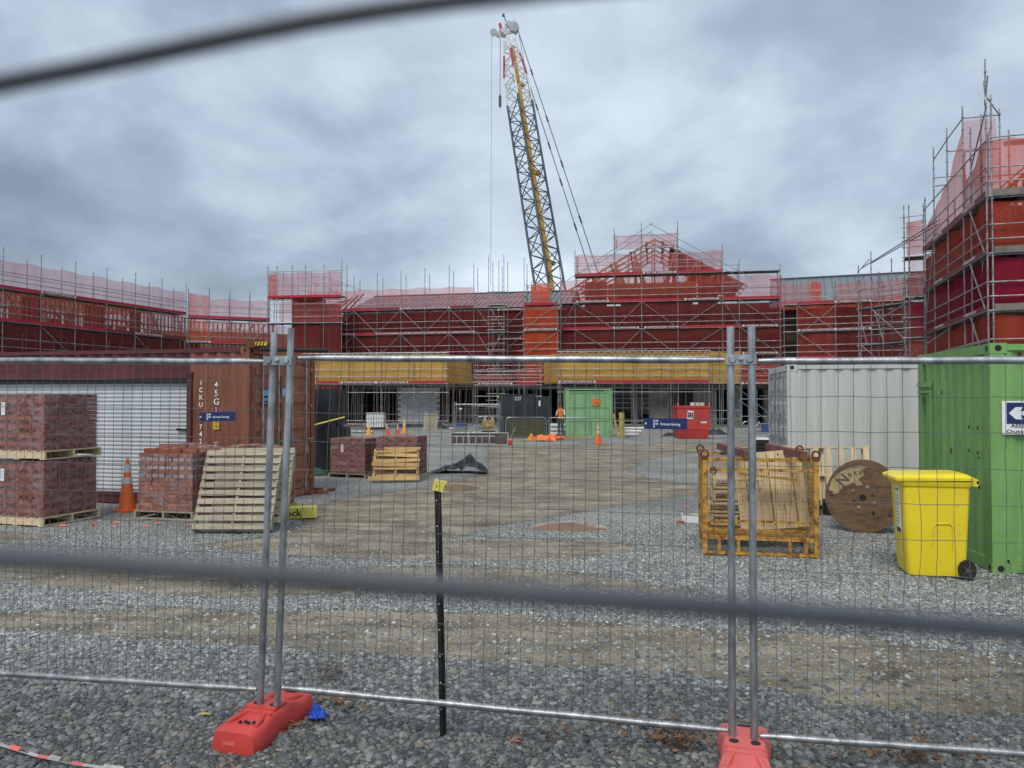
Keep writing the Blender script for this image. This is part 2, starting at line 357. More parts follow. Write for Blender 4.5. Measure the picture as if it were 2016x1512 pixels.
# ------------------------------------------------------------------ ground
def pxy(x, y):
    z = gh(x, y); d = Vector((x, y, z - CAMZ)); f = d.dot(_F)
    if f <= .3: return None
    return (1008 + F_PX * d.x / f, 756 - F_PX * d.dot(_U) / f)
MUD = [  # dry tan wheel tracks as drawn on the gravel (corners taken where they lie on the ground)
 [(-400, 1205), (0, 1202), (300, 1195), (500, 1205), (700, 1196), (1000, 1208), (1200, 1232), (1500, 1242), (1700, 1246), (2016, 1292), (2400, 1330), (2400, 1470), (2016, 1412), (1700, 1380), (1500, 1350), (1300, 1322), (1000, 1310), (850, 1300), (500, 1272), (200, 1250), (0, 1236), (-400, 1235)],
 [(-400, 1085), (0, 1100), (500, 1118), (800, 1132), (1100, 1160), (1280, 1186), (1150, 1194), (900, 1170), (700, 1165), (500, 1178), (200, 1166), (0, 1152), (-400, 1150)],
 [(380, 1072), (560, 1050), (600, 1030), (640, 985), (860, 955), (960, 925), (960, 878), (1500, 868), (1640, 872), (1420, 884), (1270, 905), (1235, 925), (1290, 940), (1385, 958), (1385, 972), (1250, 990), (1130, 1010), (960, 1040), (900, 1058), (760, 1080), (640, 1086), (450, 1084)],
 [(560, 1092), (820, 1072), (1000, 1058), (1180, 1062), (1250, 1085), (1120, 1100), (880, 1104)],
 [(640, 1120), (900, 1112), (1200, 1130), (1420, 1160), (1300, 1166), (1000, 1150)],
 [(-600, 1040), (0, 1046), (150, 1052), (60, 1064), (-600, 1060)],
]
WET = [([(1040, 1040), (1070, 1028), (1110, 1022), (1160, 1026), (1205, 1036), (1175, 1044), (1120, 1048)], (1, 0)),
       ([(868, 958), (885, 950), (930, 952), (950, 957), (935, 964), (885, 966)], (1, 0)),
       ([(1000, 925), (1040, 920), (1080, 925), (1040, 929)], (.6, 0)), ([(860, 912), (930, 908), (1010, 910), (1070, 916), (960, 920)], (.45, 0))]
def inpoly(P, X, Y):
    c = np.zeros(X.shape, bool); n = len(P)
    for i in range(n):
        x1, y1 = P[i]; x2, y2 = P[(i + 1) % n]
        if abs(y2 - y1) < 1e-9: continue
        c ^= ((Y < y1) != (Y < y2)) & (X < (x2 - x1) * (Y - y1) / (y2 - y1) + x1)
    return c
MUDW = [[tuple(gp(*p)[:2]) for p in P] for P in MUD]
WETW = [([tuple(gp(*p)[:2]) for p in P], a) for P, a in WET]
def vnoise(X, Y, s, seed=0.0):
    return np.array([mnoise.noise(Vector((x * s, y * s, seed))) for x, y in zip(X.ravel(), Y.ravel())]).reshape(X.shape)
ys = [-12, -8, -4, -1, 1, 2, 2.6]
y = 3.1
while y < 70: ys.append(y); y *= 1.0105
while y < 1500: ys.append(y); y *= 1.12
ys.append(1600)
ys = np.array(ys); us = np.linspace(-1.55, 1.55, 331)
GX = us[None, :] * np.maximum(ys, 7)[:, None]; GY = np.repeat(ys[:, None], len(us), 1)
n1 = vnoise(GX, GY, .55, 3.1); n2 = vnoise(GX, GY, 1.9, 7.7); n3 = vnoise(GX, GY, .12, 1.1)
wx = GX + .30 * n1 * np.minimum(1, GY / 8) + .12 * n2; wy = GY + (.035 * n1 + .02 * n2) * np.clip(GY, 3, 30) * .8
mud = np.zeros(GX.shape)
for P in MUDW:
    for ox, oy in ((0, 0), (.12, .05), (-.12, -.05), (.05, -.11), (-.05, .11)):
        k = np.clip(GY, 3, 40) / 10
        mud += .2 * inpoly(P, wx + ox * k, wy + oy * k)
mud = np.clip(mud, 0, 1); wet = np.zeros(GX.shape)
for P, (a, b) in WETW:
    for ox, oy in ((0, 0), (.06, .06), (-.06, -.06)):
        wet += a / 3 * inpoly(P, GX + ox + .15 * n2, GY + oy + .1 * n1)
GHt = np.vectorize(gh)(GX, GY) + .018 * n2 * (GY > 3) * (GY < 40) * (1 - np.clip(wet, 0, 1)) + .03 * n1 * (GY > 6) * (GY < 60) * .5 - .02 * mud - .018 * np.clip(wet, 0, 1)
nr, nc = GX.shape
idx = np.arange(nr * nc).reshape(nr, nc)
quads = np.stack([idx[:-1, :-1], idx[:-1, 1:], idx[1:, 1:], idx[1:, :-1]], -1).reshape(-1, 4)
me = bpy.data.meshes.new('ground'); me.from_pydata(np.stack([GX, GY, GHt], -1).reshape(-1, 3).tolist(), [], quads.tolist())
for nm, arr in (('mud', mud), ('wet', np.clip(wet, 0, 1))):
    a = me.attributes.new(nm, 'FLOAT', 'POINT'); a.data.foreach_set('value', arr.ravel().astype(np.float32))
dens = 5400 * np.clip(1 - (GY - 5.6) / 7.5, .0, 1) + 90 * ((GY < 19))
dens = dens * (1 - .86 * mud) * (GY > 2.7) * (GY < 19) * (np.abs(GX) < .74 * GY + .6) * (1 - wet)
a = me.attributes.new('stones', 'FLOAT', 'POINT'); a.data.foreach_set('value', dens.ravel().astype(np.float32))
me.polygons.foreach_set('use_smooth', [True] * len(me.polygons))
ground = bpy.data.objects.new('ground', me); COL.objects.link(ground); ground['kind'] = 'structure'
def groundmat():
    m = bpy.data.materials.new('gravel_and_dirt'); m.use_nodes = True; t = m.node_tree; b = t.nodes['Principled BSDF']
    n_ = t.nodes.new; l_ = t.links.new
    g = n_('ShaderNodeNewGeometry'); pos = g.outputs['Position']
    def math_(op, a, b_=None):
        q = n_('ShaderNodeMath'); q.operation = op
        for i, v_ in enumerate((a, b_)):
            if v_ is None: continue
            if isinstance(v_, (int, float)): q.inputs[i].default_value = v_
            else: l_(v_, q.inputs[i])
        return q.outputs[0]
    def ns(sc, det=4, ro=.6, di=0):
        q = n_('ShaderNodeTexNoise'); q.inputs['Scale'].default_value = sc; q.inputs['Detail'].default_value = det; q.inputs['Roughness'].default_value = ro
        q.inputs['Distortion'].default_value = di; l_(pos, q.inputs['Vector']); return q.outputs[0]
    def ramp_(src, stops):
        q = n_('ShaderNodeValToRGB'); l_(src, q.inputs[0]); e_ = q.color_ramp.elements
        e_[0].position, e_[0].color = stops[0][0], (*stops[0][1], 1); e_[1].position, e_[1].color = stops[-1][0], (*stops[-1][1], 1)
        for p_, c_ in stops[1:-1]: k_ = e_.new(p_); k_.color = (*c_, 1)
        return q.outputs[0]
    def vor(sc, feat='F1'):
        q = n_('ShaderNodeTexVoronoi'); q.inputs['Scale'].default_value = sc; q.feature = feat; l_(pos, q.inputs['Vector']); return q
    v1 = vor(34); v2 = vor(70)
    def stonecol(v_):
        q = n_('ShaderNodeSeparateColor'); l_(v_.outputs['Color'], q.inputs[0])
        return ramp_(q.outputs[0], [(0, (.17, .175, .172)), (.35, (.30, .31, .30)), (.7, (.42, .43, .415)), (.93, (.55, .555, .53)), (1, (.40, .35, .27))])
    edge = ramp_(v1.outputs['Distance'], [(.3, (1, 1, 1)), (.66, (.32, .32, .32))])
    def mixc(f, a_, b_, mode='MIX'):
        q = n_('ShaderNodeMix'); q.data_type = 'RGBA'; q.blend_type = mode
        if isinstance(f, (int, float)): q.inputs[0].default_value = f
        else: l_(f, q.inputs[0])
        for i, v_ in ((6, a_), (7, b_)):
            if isinstance(v_, tuple): q.inputs[i].default_value = (*v_, 1)
            else: l_(v_, q.inputs[i])
        return q.outputs[2]
    grav = mixc(.85, mixc(.35, stonecol(v1), stonecol(v2)), edge, 'MULTIPLY')
    # wetter, darker patches of gravel
    wetp = ramp_(ns(.45, 4, .55), [(.38, (.85, .86, .87)), (.60, (1.3, 1.3, 1.28))])
    grav = mixc(1.0, grav, wetp, 'MULTIPLY')
    tan = ramp_(ns(1.6, 8, .68), [(.34, (.17, .142, .098)), (.50, (.285, .245, .172)), (.66, (.40, .355, .265))])
    grit = ramp_(ns(60, 4, .7), [(.35, (.72, .72, .72)), (.65, (1.15, 1.15, 1.15))])
    tan = mixc(1.0, tan, grit, 'MULTIPLY')
    dpatch = ramp_(ns(.7, 6, .6, .5), [(.40, (.74, .73, .72)), (.56, (1, 1, 1))])
    tan = mixc(1.0, tan, dpatch, 'MULTIPLY')
    mpr = n_('ShaderNodeMapping'); mpr.inputs['Rotation'].default_value = (0, 0, -.18); mpr.inputs['Scale'].default_value = (.35, 4.2, 1); l_(pos, mpr.inputs[0])
    rn = n_('ShaderNodeTexNoise'); rn.inputs['Scale'].default_value = 1.0; rn.inputs['Detail'].default_value = 5; rn.inputs['Distortion'].default_value = .4; l_(mpr.outputs[0], rn.inputs['Vector'])
    tan = mixc(1.0, tan, ramp_(rn.outputs[0], [(.40, (.66, .63, .60)), (.52, (1, 1, 1)), (.62, (1.14, 1.13, 1.12))]), 'MULTIPLY')
    # scattered pebbles showing through the dirt
    v3 = vor(34); sc3 = n_('ShaderNodeSeparateColor'); l_(v3.outputs['Color'], sc3.inputs[0])
    peb = math_('MULTIPLY', math_('GREATER_THAN', sc3.outputs[1], .80), math_('LESS_THAN', v3.outputs['Distance'], .42))
    tan = mixc(peb, tan, (.33, .32, .29))
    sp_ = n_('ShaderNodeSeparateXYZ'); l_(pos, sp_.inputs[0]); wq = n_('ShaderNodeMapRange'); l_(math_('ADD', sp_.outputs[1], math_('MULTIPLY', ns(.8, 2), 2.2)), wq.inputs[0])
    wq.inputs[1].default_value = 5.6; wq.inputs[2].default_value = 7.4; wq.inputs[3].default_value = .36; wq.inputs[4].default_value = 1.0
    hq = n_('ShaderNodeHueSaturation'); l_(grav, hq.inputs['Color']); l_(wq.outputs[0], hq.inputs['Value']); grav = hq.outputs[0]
    at_ = n_('ShaderNodeAttribute'); at_.attribute_name = 'mud'; aw = n_('ShaderNodeAttribute'); aw.attribute_name = 'wet'
    mm = math_('ADD', at_.outputs['Fac'], math_('MULTIPLY', math_('SUBTRACT', ns(11, 8, .8), .5), 2.3))
    mm = math_('ADD', mm, math_('MULTIPLY', math_('SUBTRACT', ns(.9, 3, .5), .5), .7))
    mf = n_('ShaderNodeMapRange'); l_(mm, mf.inputs[0]); mf.inputs[1].default_value = .42; mf.inputs[2].default_value = .66
    base = mixc(mf.outputs[0], grav, tan)
    wf = n_('ShaderNodeMapRange'); l_(math_('ADD', aw.outputs['Fac'], math_('MULTIPLY', math_('SUBTRACT', ns(3.2, 5, .7), .5), 1.3)), wf.inputs[0]); wf.inputs[1].default_value = .40; wf.inputs[2].default_value = .6
    base = mixc(wf.outputs[0], base, (.29, .22, .16)); l_(base, b.inputs['Base Color'])
    rr = n_('ShaderNodeMapRange'); l_(wf.outputs[0], rr.inputs[0]); rr.inputs[3].default_value = .82; rr.inputs[4].default_value = .08; l_(rr.outputs[0], b.inputs['Roughness'])
    hgt = math_('ADD', math_('MULTIPLY', math_('SUBTRACT', 1.0, v1.outputs['Distance']), math_('SUBTRACT', 1.0, mf.outputs[0])), math_('MULTIPLY', ns(30, 6, .7), .55))
    hgt = math_('MULTIPLY', hgt, math_('SUBTRACT', 1.0, wf.outputs[0]))
    bp = n_('ShaderNodeBump'); bp.inputs['Strength'].default_value = .9; bp.inputs['Distance'].default_value = .03; l_(hgt, bp.inputs['Height']); l_(bp.outputs[0], b.inputs['Normal'])
    return m
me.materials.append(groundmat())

# loose stones: a few rounded meshes scattered as countless gravel
def stonemat():
    m = bpy.data.materials.new('river_stone'); m.use_nodes = True; t = m.node_tree; b = t.nodes['Principled BSDF']
    oi = t.nodes.new('ShaderNodeObjectInfo'); r = t.nodes.new('ShaderNodeValToRGB'); t.links.new(oi.outputs['Random'], r.inputs[0])
    E = r.color_ramp.elements; E[0].position = 0; E[0].color = (.055, .062, .068, 1); E[1].position = 1; E[1].color = (.30, .22, .15, 1)
    for p_, c_ in ((.3, (.108, .118, .120)), (.6, (.172, .184, .182)), (.88, (.25, .262, .255)), (.965, (.36, .365, .35)), (.975, (.21, .20, .14))): k = E.new(p_); k.color = (*c_, 1)
    n = t.nodes.new('ShaderNodeTexNoise'); n.inputs['Scale'].default_value = 3; n.inputs['Detail'].default_value = 6
    tc_ = t.nodes.new('ShaderNodeTexCoord'); t.links.new(tc_.outputs['Object'], n.inputs['Vector'])
    mr = t.nodes.new('ShaderNodeMapRange'); t.links.new(n.outputs[0], mr.inputs[0]); mr.inputs[3].default_value = .75; mr.inputs[4].default_value = 1.25
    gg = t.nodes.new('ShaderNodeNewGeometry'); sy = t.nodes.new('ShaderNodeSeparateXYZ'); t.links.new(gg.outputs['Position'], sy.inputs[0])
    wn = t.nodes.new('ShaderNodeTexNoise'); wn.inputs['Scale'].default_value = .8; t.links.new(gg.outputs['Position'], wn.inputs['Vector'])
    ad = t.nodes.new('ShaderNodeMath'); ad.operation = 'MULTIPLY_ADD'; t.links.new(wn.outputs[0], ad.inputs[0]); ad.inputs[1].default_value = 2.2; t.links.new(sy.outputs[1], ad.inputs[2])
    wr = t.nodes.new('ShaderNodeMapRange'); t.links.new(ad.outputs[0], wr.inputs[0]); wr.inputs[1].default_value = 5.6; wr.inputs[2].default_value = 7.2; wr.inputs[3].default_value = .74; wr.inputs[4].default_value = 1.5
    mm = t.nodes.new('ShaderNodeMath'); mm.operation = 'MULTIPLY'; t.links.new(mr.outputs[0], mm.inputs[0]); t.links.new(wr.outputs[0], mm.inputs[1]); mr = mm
    h = t.nodes.new('ShaderNodeHueSaturation'); t.links.new(r.outputs[0], h.inputs['Color']); t.links.new(mr.outputs[0], h.inputs['Value'])
    t.links.new(h.outputs[0], b.inputs['Base Color']); b.inputs['Roughness'].default_value = .62; return m
SM = stonemat()
import bmesh
stone_col = bpy.data.collections.new('stone_shapes')
for i in range(9):
    bm = bmesh.new(); bmesh.ops.create_icosphere(bm, subdivisions=2, radius=1)
    sx, sy, sz = random.uniform(.8, 1.25), random.uniform(.6, .95), random.uniform(.38, .62)
    off = Vector((i * 7.3, i * 3.1, 0))
    for v in bm.verts:
        k = 1 + .30 * mnoise.noise(v.co * .9 + off) + .10 * mnoise.noise(v.co * 2.4 + off)
        v.co = Vector((v.co.x * sx, v.co.y * sy, v.co.z * sz)) * k
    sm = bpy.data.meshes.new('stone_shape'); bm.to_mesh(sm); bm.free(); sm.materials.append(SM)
    sm.polygons.foreach_set('use_smooth', [True] * len(sm.polygons))
    stone_col.objects.link(bpy.data.objects.new('stone_shape', sm))
# emitter: a copy of the near ground only
sel = (GY[:-1, 0] > 2.5) & (GY[:-1, 0] < 19.5); r0 = np.where(sel)[0].min(); r1 = np.where(sel)[0].max() + 1
sub = idx[r0:r1 + 1] - idx[r0, 0]
gq = np.stack([sub[:-1, :-1], sub[:-1, 1:], sub[1:, 1:], sub[1:, :-1]], -1).reshape(-1, 4)
ge = bpy.data.meshes.new('gravel'); ge.from_pydata(np.stack([GX, GY, GHt], -1)[r0:r1 + 1].reshape(-1, 3).tolist(), [], gq.tolist())
a = ge.attributes.new('stones', 'FLOAT', 'POINT'); a.data.foreach_set('value', dens[r0:r1 + 1].ravel().astype(np.float32))
gravel = bpy.data.objects.new('gravel', ge); COL.objects.link(gravel); gravel['kind'] = 'stuff'
gravel['label'] = 'loose grey rounded gravel stones covering the ground by the fence'; gravel['category'] = 'gravel'
ng = bpy.data.node_groups.new('scatter_gravel', 'GeometryNodeTree')
ng.interface.new_socket('Geometry', in_out='INPUT', socket_type='NodeSocketGeometry'); ng.interface.new_socket('Geometry', in_out='OUTPUT', socket_type='NodeSocketGeometry')
gn = ng.nodes.new; gl = ng.links.new
gi = gn('NodeGroupInput'); go = gn('NodeGroupOutput'); dp = gn('GeometryNodeDistributePointsOnFaces'); dp.inputs['Seed'].default_value = 5
na = gn('GeometryNodeInputNamedAttribute'); na.data_type = 'FLOAT'; na.inputs['Name'].default_value = 'stones'
gl(gi.outputs[0], dp.inputs['Mesh']); gl(na.outputs['Attribute'], dp.inputs['Density'])
ci = gn('GeometryNodeCollectionInfo'); ci.inputs['Collection'].default_value = stone_col; ci.inputs['Separate Children'].default_value = True; ci.inputs['Reset Children'].default_value = True
ip = gn('GeometryNodeInstanceOnPoints'); ip.inputs['Pick Instance'].default_value = True
gl(dp.outputs['Points'], ip.inputs['Points']); gl(ci.outputs[0], ip.inputs['Instance'])
rv = gn('FunctionNodeRandomValue'); rv.data_type = 'FLOAT_VECTOR'; rv.inputs[0].default_value = (-.45, -.45, 0); rv.inputs[1].default_value = (.45, .45, 6.28)
rs = gn('FunctionNodeRandomValue'); rs.data_type = 'FLOAT'; rs.inputs[2].default_value = 0; rs.inputs[3].default_value = 1; rs.inputs['Seed'].default_value = 9
pw = gn('ShaderNodeMath'); pw.operation = 'POWER'; gl(rs.outputs[1], pw.inputs[0]); pw.inputs[1].default_value = 4.2
mr = gn('ShaderNodeMapRange'); gl(pw.outputs[0], mr.inputs[0]); mr.inputs[3].default_value = .0050; mr.inputs[4].default_value = .031
gpn = gn('GeometryNodeInputPosition'); gsx = gn('ShaderNodeSeparateXYZ'); gl(gpn.outputs[0], gsx.inputs[0])
mr2 = gn('ShaderNodeMapRange'); gl(gsx.outputs[1], mr2.inputs[0]); mr2.inputs[1].default_value = 4.6; mr2.inputs[2].default_value = 7.5; mr2.inputs[3].default_value = 1.0; mr2.inputs[4].default_value = .78
mu = gn('ShaderNodeMath'); mu.operation = 'MULTIPLY'; gl(mr.outputs[0], mu.inputs[0]); gl(mr2.outputs[0], mu.inputs[1])
gl(rv.outputs[0], ip.inputs['Rotation']); gl(mu.outputs[0], ip.inputs['Scale'])
gl(ip.outputs[0], go.inputs[0])
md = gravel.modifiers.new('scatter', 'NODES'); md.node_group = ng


# ------------------------------------------------------------------ scaffolding
def run_frame(A, B):
    A = Vector(A); B = Vector(B); d = (B - A); ln = d.length; d = d / ln; n = Vector((-d.y, d.x))
    return A, d, n, ln
def netpanel(t, A, d, n, s0, s1, z0, z1, mat, off=.11, sag=.10, name='safety_net', topfn=None):
    nu = max(4, int((s1 - s0) / .55)); nv = max(3, int((z1 - z0) / .4)); sd = random.uniform(0, 50)
    def fn(u, v_):
        s = s0 + (s1 - s0) * u; zt = z1 if topfn is None else topfn(s); z = z0 + (zt - .15 * abs(math.sin(s * 1.25 + sd)) * min(1, (zt - z0)) - z0) * v_
        o = off + sag * (mnoise.noise(Vector((s * .9 + sd, z * .8, 0))) + .5 * mnoise.noise(Vector((s * 3.1, z * 1.2, sd))))
        p = A + d * s + n * o; return (p.x, p.y, z)
    return MB().grid(fn, nu, nv).build(name, mat, t, True, world=True)
def scaffold(label, A, B, lifts, posts, ptop, nets=(), braces=(), boards=(), rails=None, depth=1.2, bottom=0, inner=True, extra_levels=(), name='scaffold', r=.026, decks=True, group='scaffolds wrapped in red netting', cat='scaffold', collars=True):
    """posts: distances along A-B; ptop(s)->z; nets: (s0,s1,z0,z1,mat); boards: (s0,s1,z,kind); braces: (s0,z0,s1,z1)"""
    A, d, n, ln = run_frame(A, B); t = thing(name, label, cat, (A.x, A.y, 0), 0, group)
    def P(s, z, o=0): p = A + d * s + n * o; return Vector((p.x, p.y, z))
    for s in posts:
        for o in ((0, depth) if inner else (0,)):
            zt = ptop(s) - (0 if o == 0 else .25); m = MB(); m.tube([P(s, bottom, o), P(s, zt, o)], r, 6)
            if collars:
                z = bottom + .45
                while z < zt: m.tube([P(s, z - .018, o), P(s, z + .018, o)], r * 1.75, 6); z += .5
            m.build('standard', 'galv_dull', t, world=True)
    lv = []
    for z in lifts:
        for k, o in ((0, 0), (.5, 0), (1.0, 0), (0, depth), (1.0, depth)): lv.append((z + k, o))
    for e in extra_levels: lv.append((e, 0))
    for z, o in lv:
        if not inner and o: continue
        # a ledger spans only where posts reach it
        ss = [s for s in posts if ptop(s) - .2 >= z]
        if len(ss) < 2: continue
        if o == 0 and False: continue
        MB().tube([P(ss[0] - .12, z, o - .03), P(ss[-1] + .12, z, o - .03)], r * .92, 6).build('ledger', 'galv_dull', t, world=True)
    if inner:
        for z in lifts:
            for s in posts:
                if ptop(s) > z: MB().tube([P(s, z - .05, 0), P(s, z - .05, depth)], r * .9, 5).build('transom', 'galv_dull', t, world=True)
            ss = [s for s in posts if ptop(s) - .2 >= z]
            if decks and len(ss) > 1:
                for k in range(4):
                    a, b_ = P(ss[0], z + .02, .13 + k * .28), P(ss[-1], z + .02, .13 + k * .28)
                    MB().bar(a, b_, .26, .05).build('plank', 'deck', t, world=True)
    for (s0, z0, s1, z1) in braces: MB().tube([P(s0, z0, -.055), P(s1, z1, -.055)], r * .9, 5).build('brace', 'galv_dull', t, world=True)
    for (s0, s1, z0, z1, mt) in nets: netpanel(t, A, d, n, s0, s1, z0, z1, mt)
    rz = math.atan2(d.y, d.x)
    for (s0, s1, z, kind) in boards:
        a, b_ = P(s0 + .01, z + .11, -.045), P(s1 - .01, z + .11, -.045)
        red = kind in ('red',); o = MB().bar(a, b_, .17, .02) if False else None
        m = MB(); m.extr([(-.095, -.009), (.095, -.009), (.095, .009), (-.095, .009)], a, b_, 0, (0, 0, 1), (n.x, n.y, 0))
        bd = m.build('toe_board' if red else 'banner', 'toe_red' if red else 'banner', t, world=True)
        if kind not in ('red', 'banner'):
            c = (a + b_) / 2 - t.location; fr = Vector((n.x, n.y, 0)) * -.012; wtx = min(2.05, (s1 - s0) * .84)
            text(kind, 'white', bd, c + fr, .115, rz, width=wtx)
            for q in (-1, 1):
                pq = c + fr + Vector((d.x, d.y, 0)) * q * (wtx / 2 + .16)
                if wtx > 1.2: text('S', 'banner', bd, pq + fr * .3, .09, rz); o2 = MB().extr([(-.065, 0), (.065, 0), (.065, .004), (-.065, .004)], pq - Vector((d.x, d.y, 0)) * .07, pq + Vector((d.x, d.y, 0)) * .07, 0, (0, 0, 1), (n.x, n.y, 0)).build('logo', 'white', bd)
    return t
def lin(a, b, n_): return [a + (b - a) * i / n_ for i in range(n_ + 1)]
CS = 'CANTERBURY SCAFFOLDING'

# 1 left wing, running away from the left edge
A1, B1 = (-31.9, 40.1), (-25.3, 59.0); ln1 = (Vector(B1) - Vector(A1)).length; ps = lin(.3, ln1, 8); bw = ps[1] - ps[0]
def pt1(s): return 12.9 if abs(s - ps[1]) < .1 else 11.0
s0_ = 0
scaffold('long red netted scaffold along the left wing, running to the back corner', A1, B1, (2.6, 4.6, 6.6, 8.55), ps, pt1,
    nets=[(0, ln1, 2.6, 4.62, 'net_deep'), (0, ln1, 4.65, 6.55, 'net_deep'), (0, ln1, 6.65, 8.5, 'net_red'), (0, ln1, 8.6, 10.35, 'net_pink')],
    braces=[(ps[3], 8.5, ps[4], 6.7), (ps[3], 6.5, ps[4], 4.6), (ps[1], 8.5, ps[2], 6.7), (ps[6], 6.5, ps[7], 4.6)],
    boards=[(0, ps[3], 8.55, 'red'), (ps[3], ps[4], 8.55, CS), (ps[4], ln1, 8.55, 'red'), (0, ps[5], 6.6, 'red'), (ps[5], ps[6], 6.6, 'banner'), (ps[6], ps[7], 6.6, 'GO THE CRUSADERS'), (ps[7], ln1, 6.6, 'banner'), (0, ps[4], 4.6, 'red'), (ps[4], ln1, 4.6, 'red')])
# the blank banners carry no words
for o in [o for o in bpy.data.objects if o.name.startswith('lettering')]:
    pass
def P2(A, B, s, o, z):
    A, d, n, ln = run_frame(A, B); p = A + d * s + n * o; return Vector((p.x, p.y, z))
def wallbox(t, A, B, s0, s1, o0, o1, z0, z1, mat, name='wall'):
    A, d, n, ln = run_frame(A, B); m = MB()
    c = [A + d * s0 + n * o0, A + d * s1 + n * o0, A + d * s1 + n * o1, A + d * s0 + n * o1]
    vs = [(p.x, p.y, z) for z in (z0, z1) for p in c]
    m.add(vs, [(3, 2, 1, 0), (4, 5, 6, 7), (0, 1, 5, 4), (1, 2, 6, 5), (2, 3, 7, 6), (3, 0, 4, 7)]); return m.build(name, mat, t, world=True)
def studs(t, A, B, s0, s1, off, z0, z1, sp, mat='timber', skip=0, w_=.09, noggin=True, nm='stud'):
    A_, d, n, ln = run_frame(A, B); s = s0
    while s < s1:
        if random.random() > skip:
            MB().box((0, 0, 0), (.045, w_, z1 - z0), 0)
            o = MB().bar(P2(A, B, s, off, z0), P2(A, B, s, off, z1), .05, w_).build(nm, mat, t, world=True)
        s += sp * random.uniform(.9, 1.1)
    for z in (z0, z1): MB().bar(P2(A, B, s0, off, z), P2(A, B, s1, off, z), w_, .05).build('plate', mat, t, world=True)
    if noggin: MB().bar(P2(A, B, s0, off, (z0 + z1) / 2), P2(A, B, s1, off, (z0 + z1) / 2), w_, .05).build('noggin', mat, t, world=True)
b1 = thing('left_wing_building', 'timber framed left wing under construction behind the long left scaffold', 'building', (-31.9, 40.1, 0), 0, 'unfinished buildings')
wallbox(b1, A1, B1, -3, ln1 + 3.5, 1.7, 1.9, 0, 6.7, 'wall_brown'); wallbox(b1, A1, B1, -3, ln1 + 1, 1.9, 8.6, 6.4, 6.68, 'timber_dark', 'floor'); wallbox(b1, A1, B1, -3, ln1 + 1, 8.6, 8.8, 0, 6.4, 'wall_brown')
studs(b1, A1, B1, .2, ln1 + 3, 1.8, 6.72, 8.55, .36); studs(b1, A1, B1, .2, ln1 + 3, 5.0, 6.72, 8.6, .45, 'timber', .1); studs(b1, A1, B1, .2, ln1 + 3, 8.6, 6.72, 8.6, .5, 'timber', .1)
for i in range(16):
    s = .6 + i * 1.22; MB().bar(P2(A1, B1, s, 1.7, 8.80), P2(A1, B1, s, 8.7, 8.80), .05, .24).build('joist', 'timber', b1, world=True)
for (s, w_) in ((1.0, 1.2), (4.4, .8), (7.9, 1.4), (12.6, 1.6), (16.5, .9)): wallbox(b1, A1, B1, s, s + w_, 1.9, 1.95, 6.75, 8.5, 'wall_brown', 'wall_panel')
for i in range(14):
    s = .8 + i * 1.45; wallbox(b1, A1, B1, s, s + random.uniform(.5, 1.1), 5.1, 5.2, 6.75, random.uniform(7.4, 8.5), 'timber', 'ply_sheet'); MB().bar(P2(A1, B1, s, 1.95, 6.8), P2(A1, B1, s + random.choice([-1, 1]) * 1.1, 1.95, 8.5), .08, .05).build('wall_brace', 'timber', b1, world=True)
# 2 back corner
A2, B2 = (-25.2, 59.2), (V2(530, 61.5)); A2 = (A2[0], A2[1]); B2 = tuple(B2); l2 = (Vector(B2) - Vector(A2)).length; ps = lin(0, l2, 4)
scaffold('red netted scaffold in the back left corner between the wing and the tower scaffold', A2, B2, (4.4, 6.4, 8.35), ps, lambda s: 10.7,
    nets=[(0, l2, 3.6, 6.3, 'net_deep'), (0, ps[1], 6.45, 8.3, 'net_orange'), (ps[1], l2, 6.45, 8.3, 'net_red'), (0, ps[1], 8.4, 10.3, 'net_orange_light'), (ps[1], l2, 8.4, 10.0, 'net_pink')],
    braces=[(ps[1], 6.4, ps[0], 8.3), (ps[2], 8.3, ps[3], 6.4), (ps[3], 6.4, ps[4], 8.3), (ps[1], 3.7, ps[2], 5.9), (ps[3], 5.8, ps[2], 3.7)],
    boards=[(0, l2, 8.35, 'red'), (0, ps[1], 6.4, CS), (ps[1], l2, 6.4, 'red')])
b2 = thing('corner_building', 'open timber framed link building in the back left corner', 'building', (A2[0], A2[1], 0), 0, 'unfinished buildings')
wallbox(b2, A2, B2, -2, l2 + 6, 1.7, 1.9, 0, 5.9, 'wall_brown'); wallbox(b2, A2, B2, -3, l2 + 5, 7.4, 7.6, 0, 7.9, 'timber', 'back_wall'); studs(b2, A2, B2, -1, l2 + .5, 1.8, 5.9, 8.2, .36); studs(b2, A2, B2, 0, l2, 5, 5.7, 7.9, .6, 'timber', .1)
for i in range(7): MB().bar(P2(A2, B2, .4 + i * .9, 1.7, 8.1), P2(A2, B2, .4 + i * .9, 6, 8.1), .05, .22).build('joist', 'timber', b2, world=True)
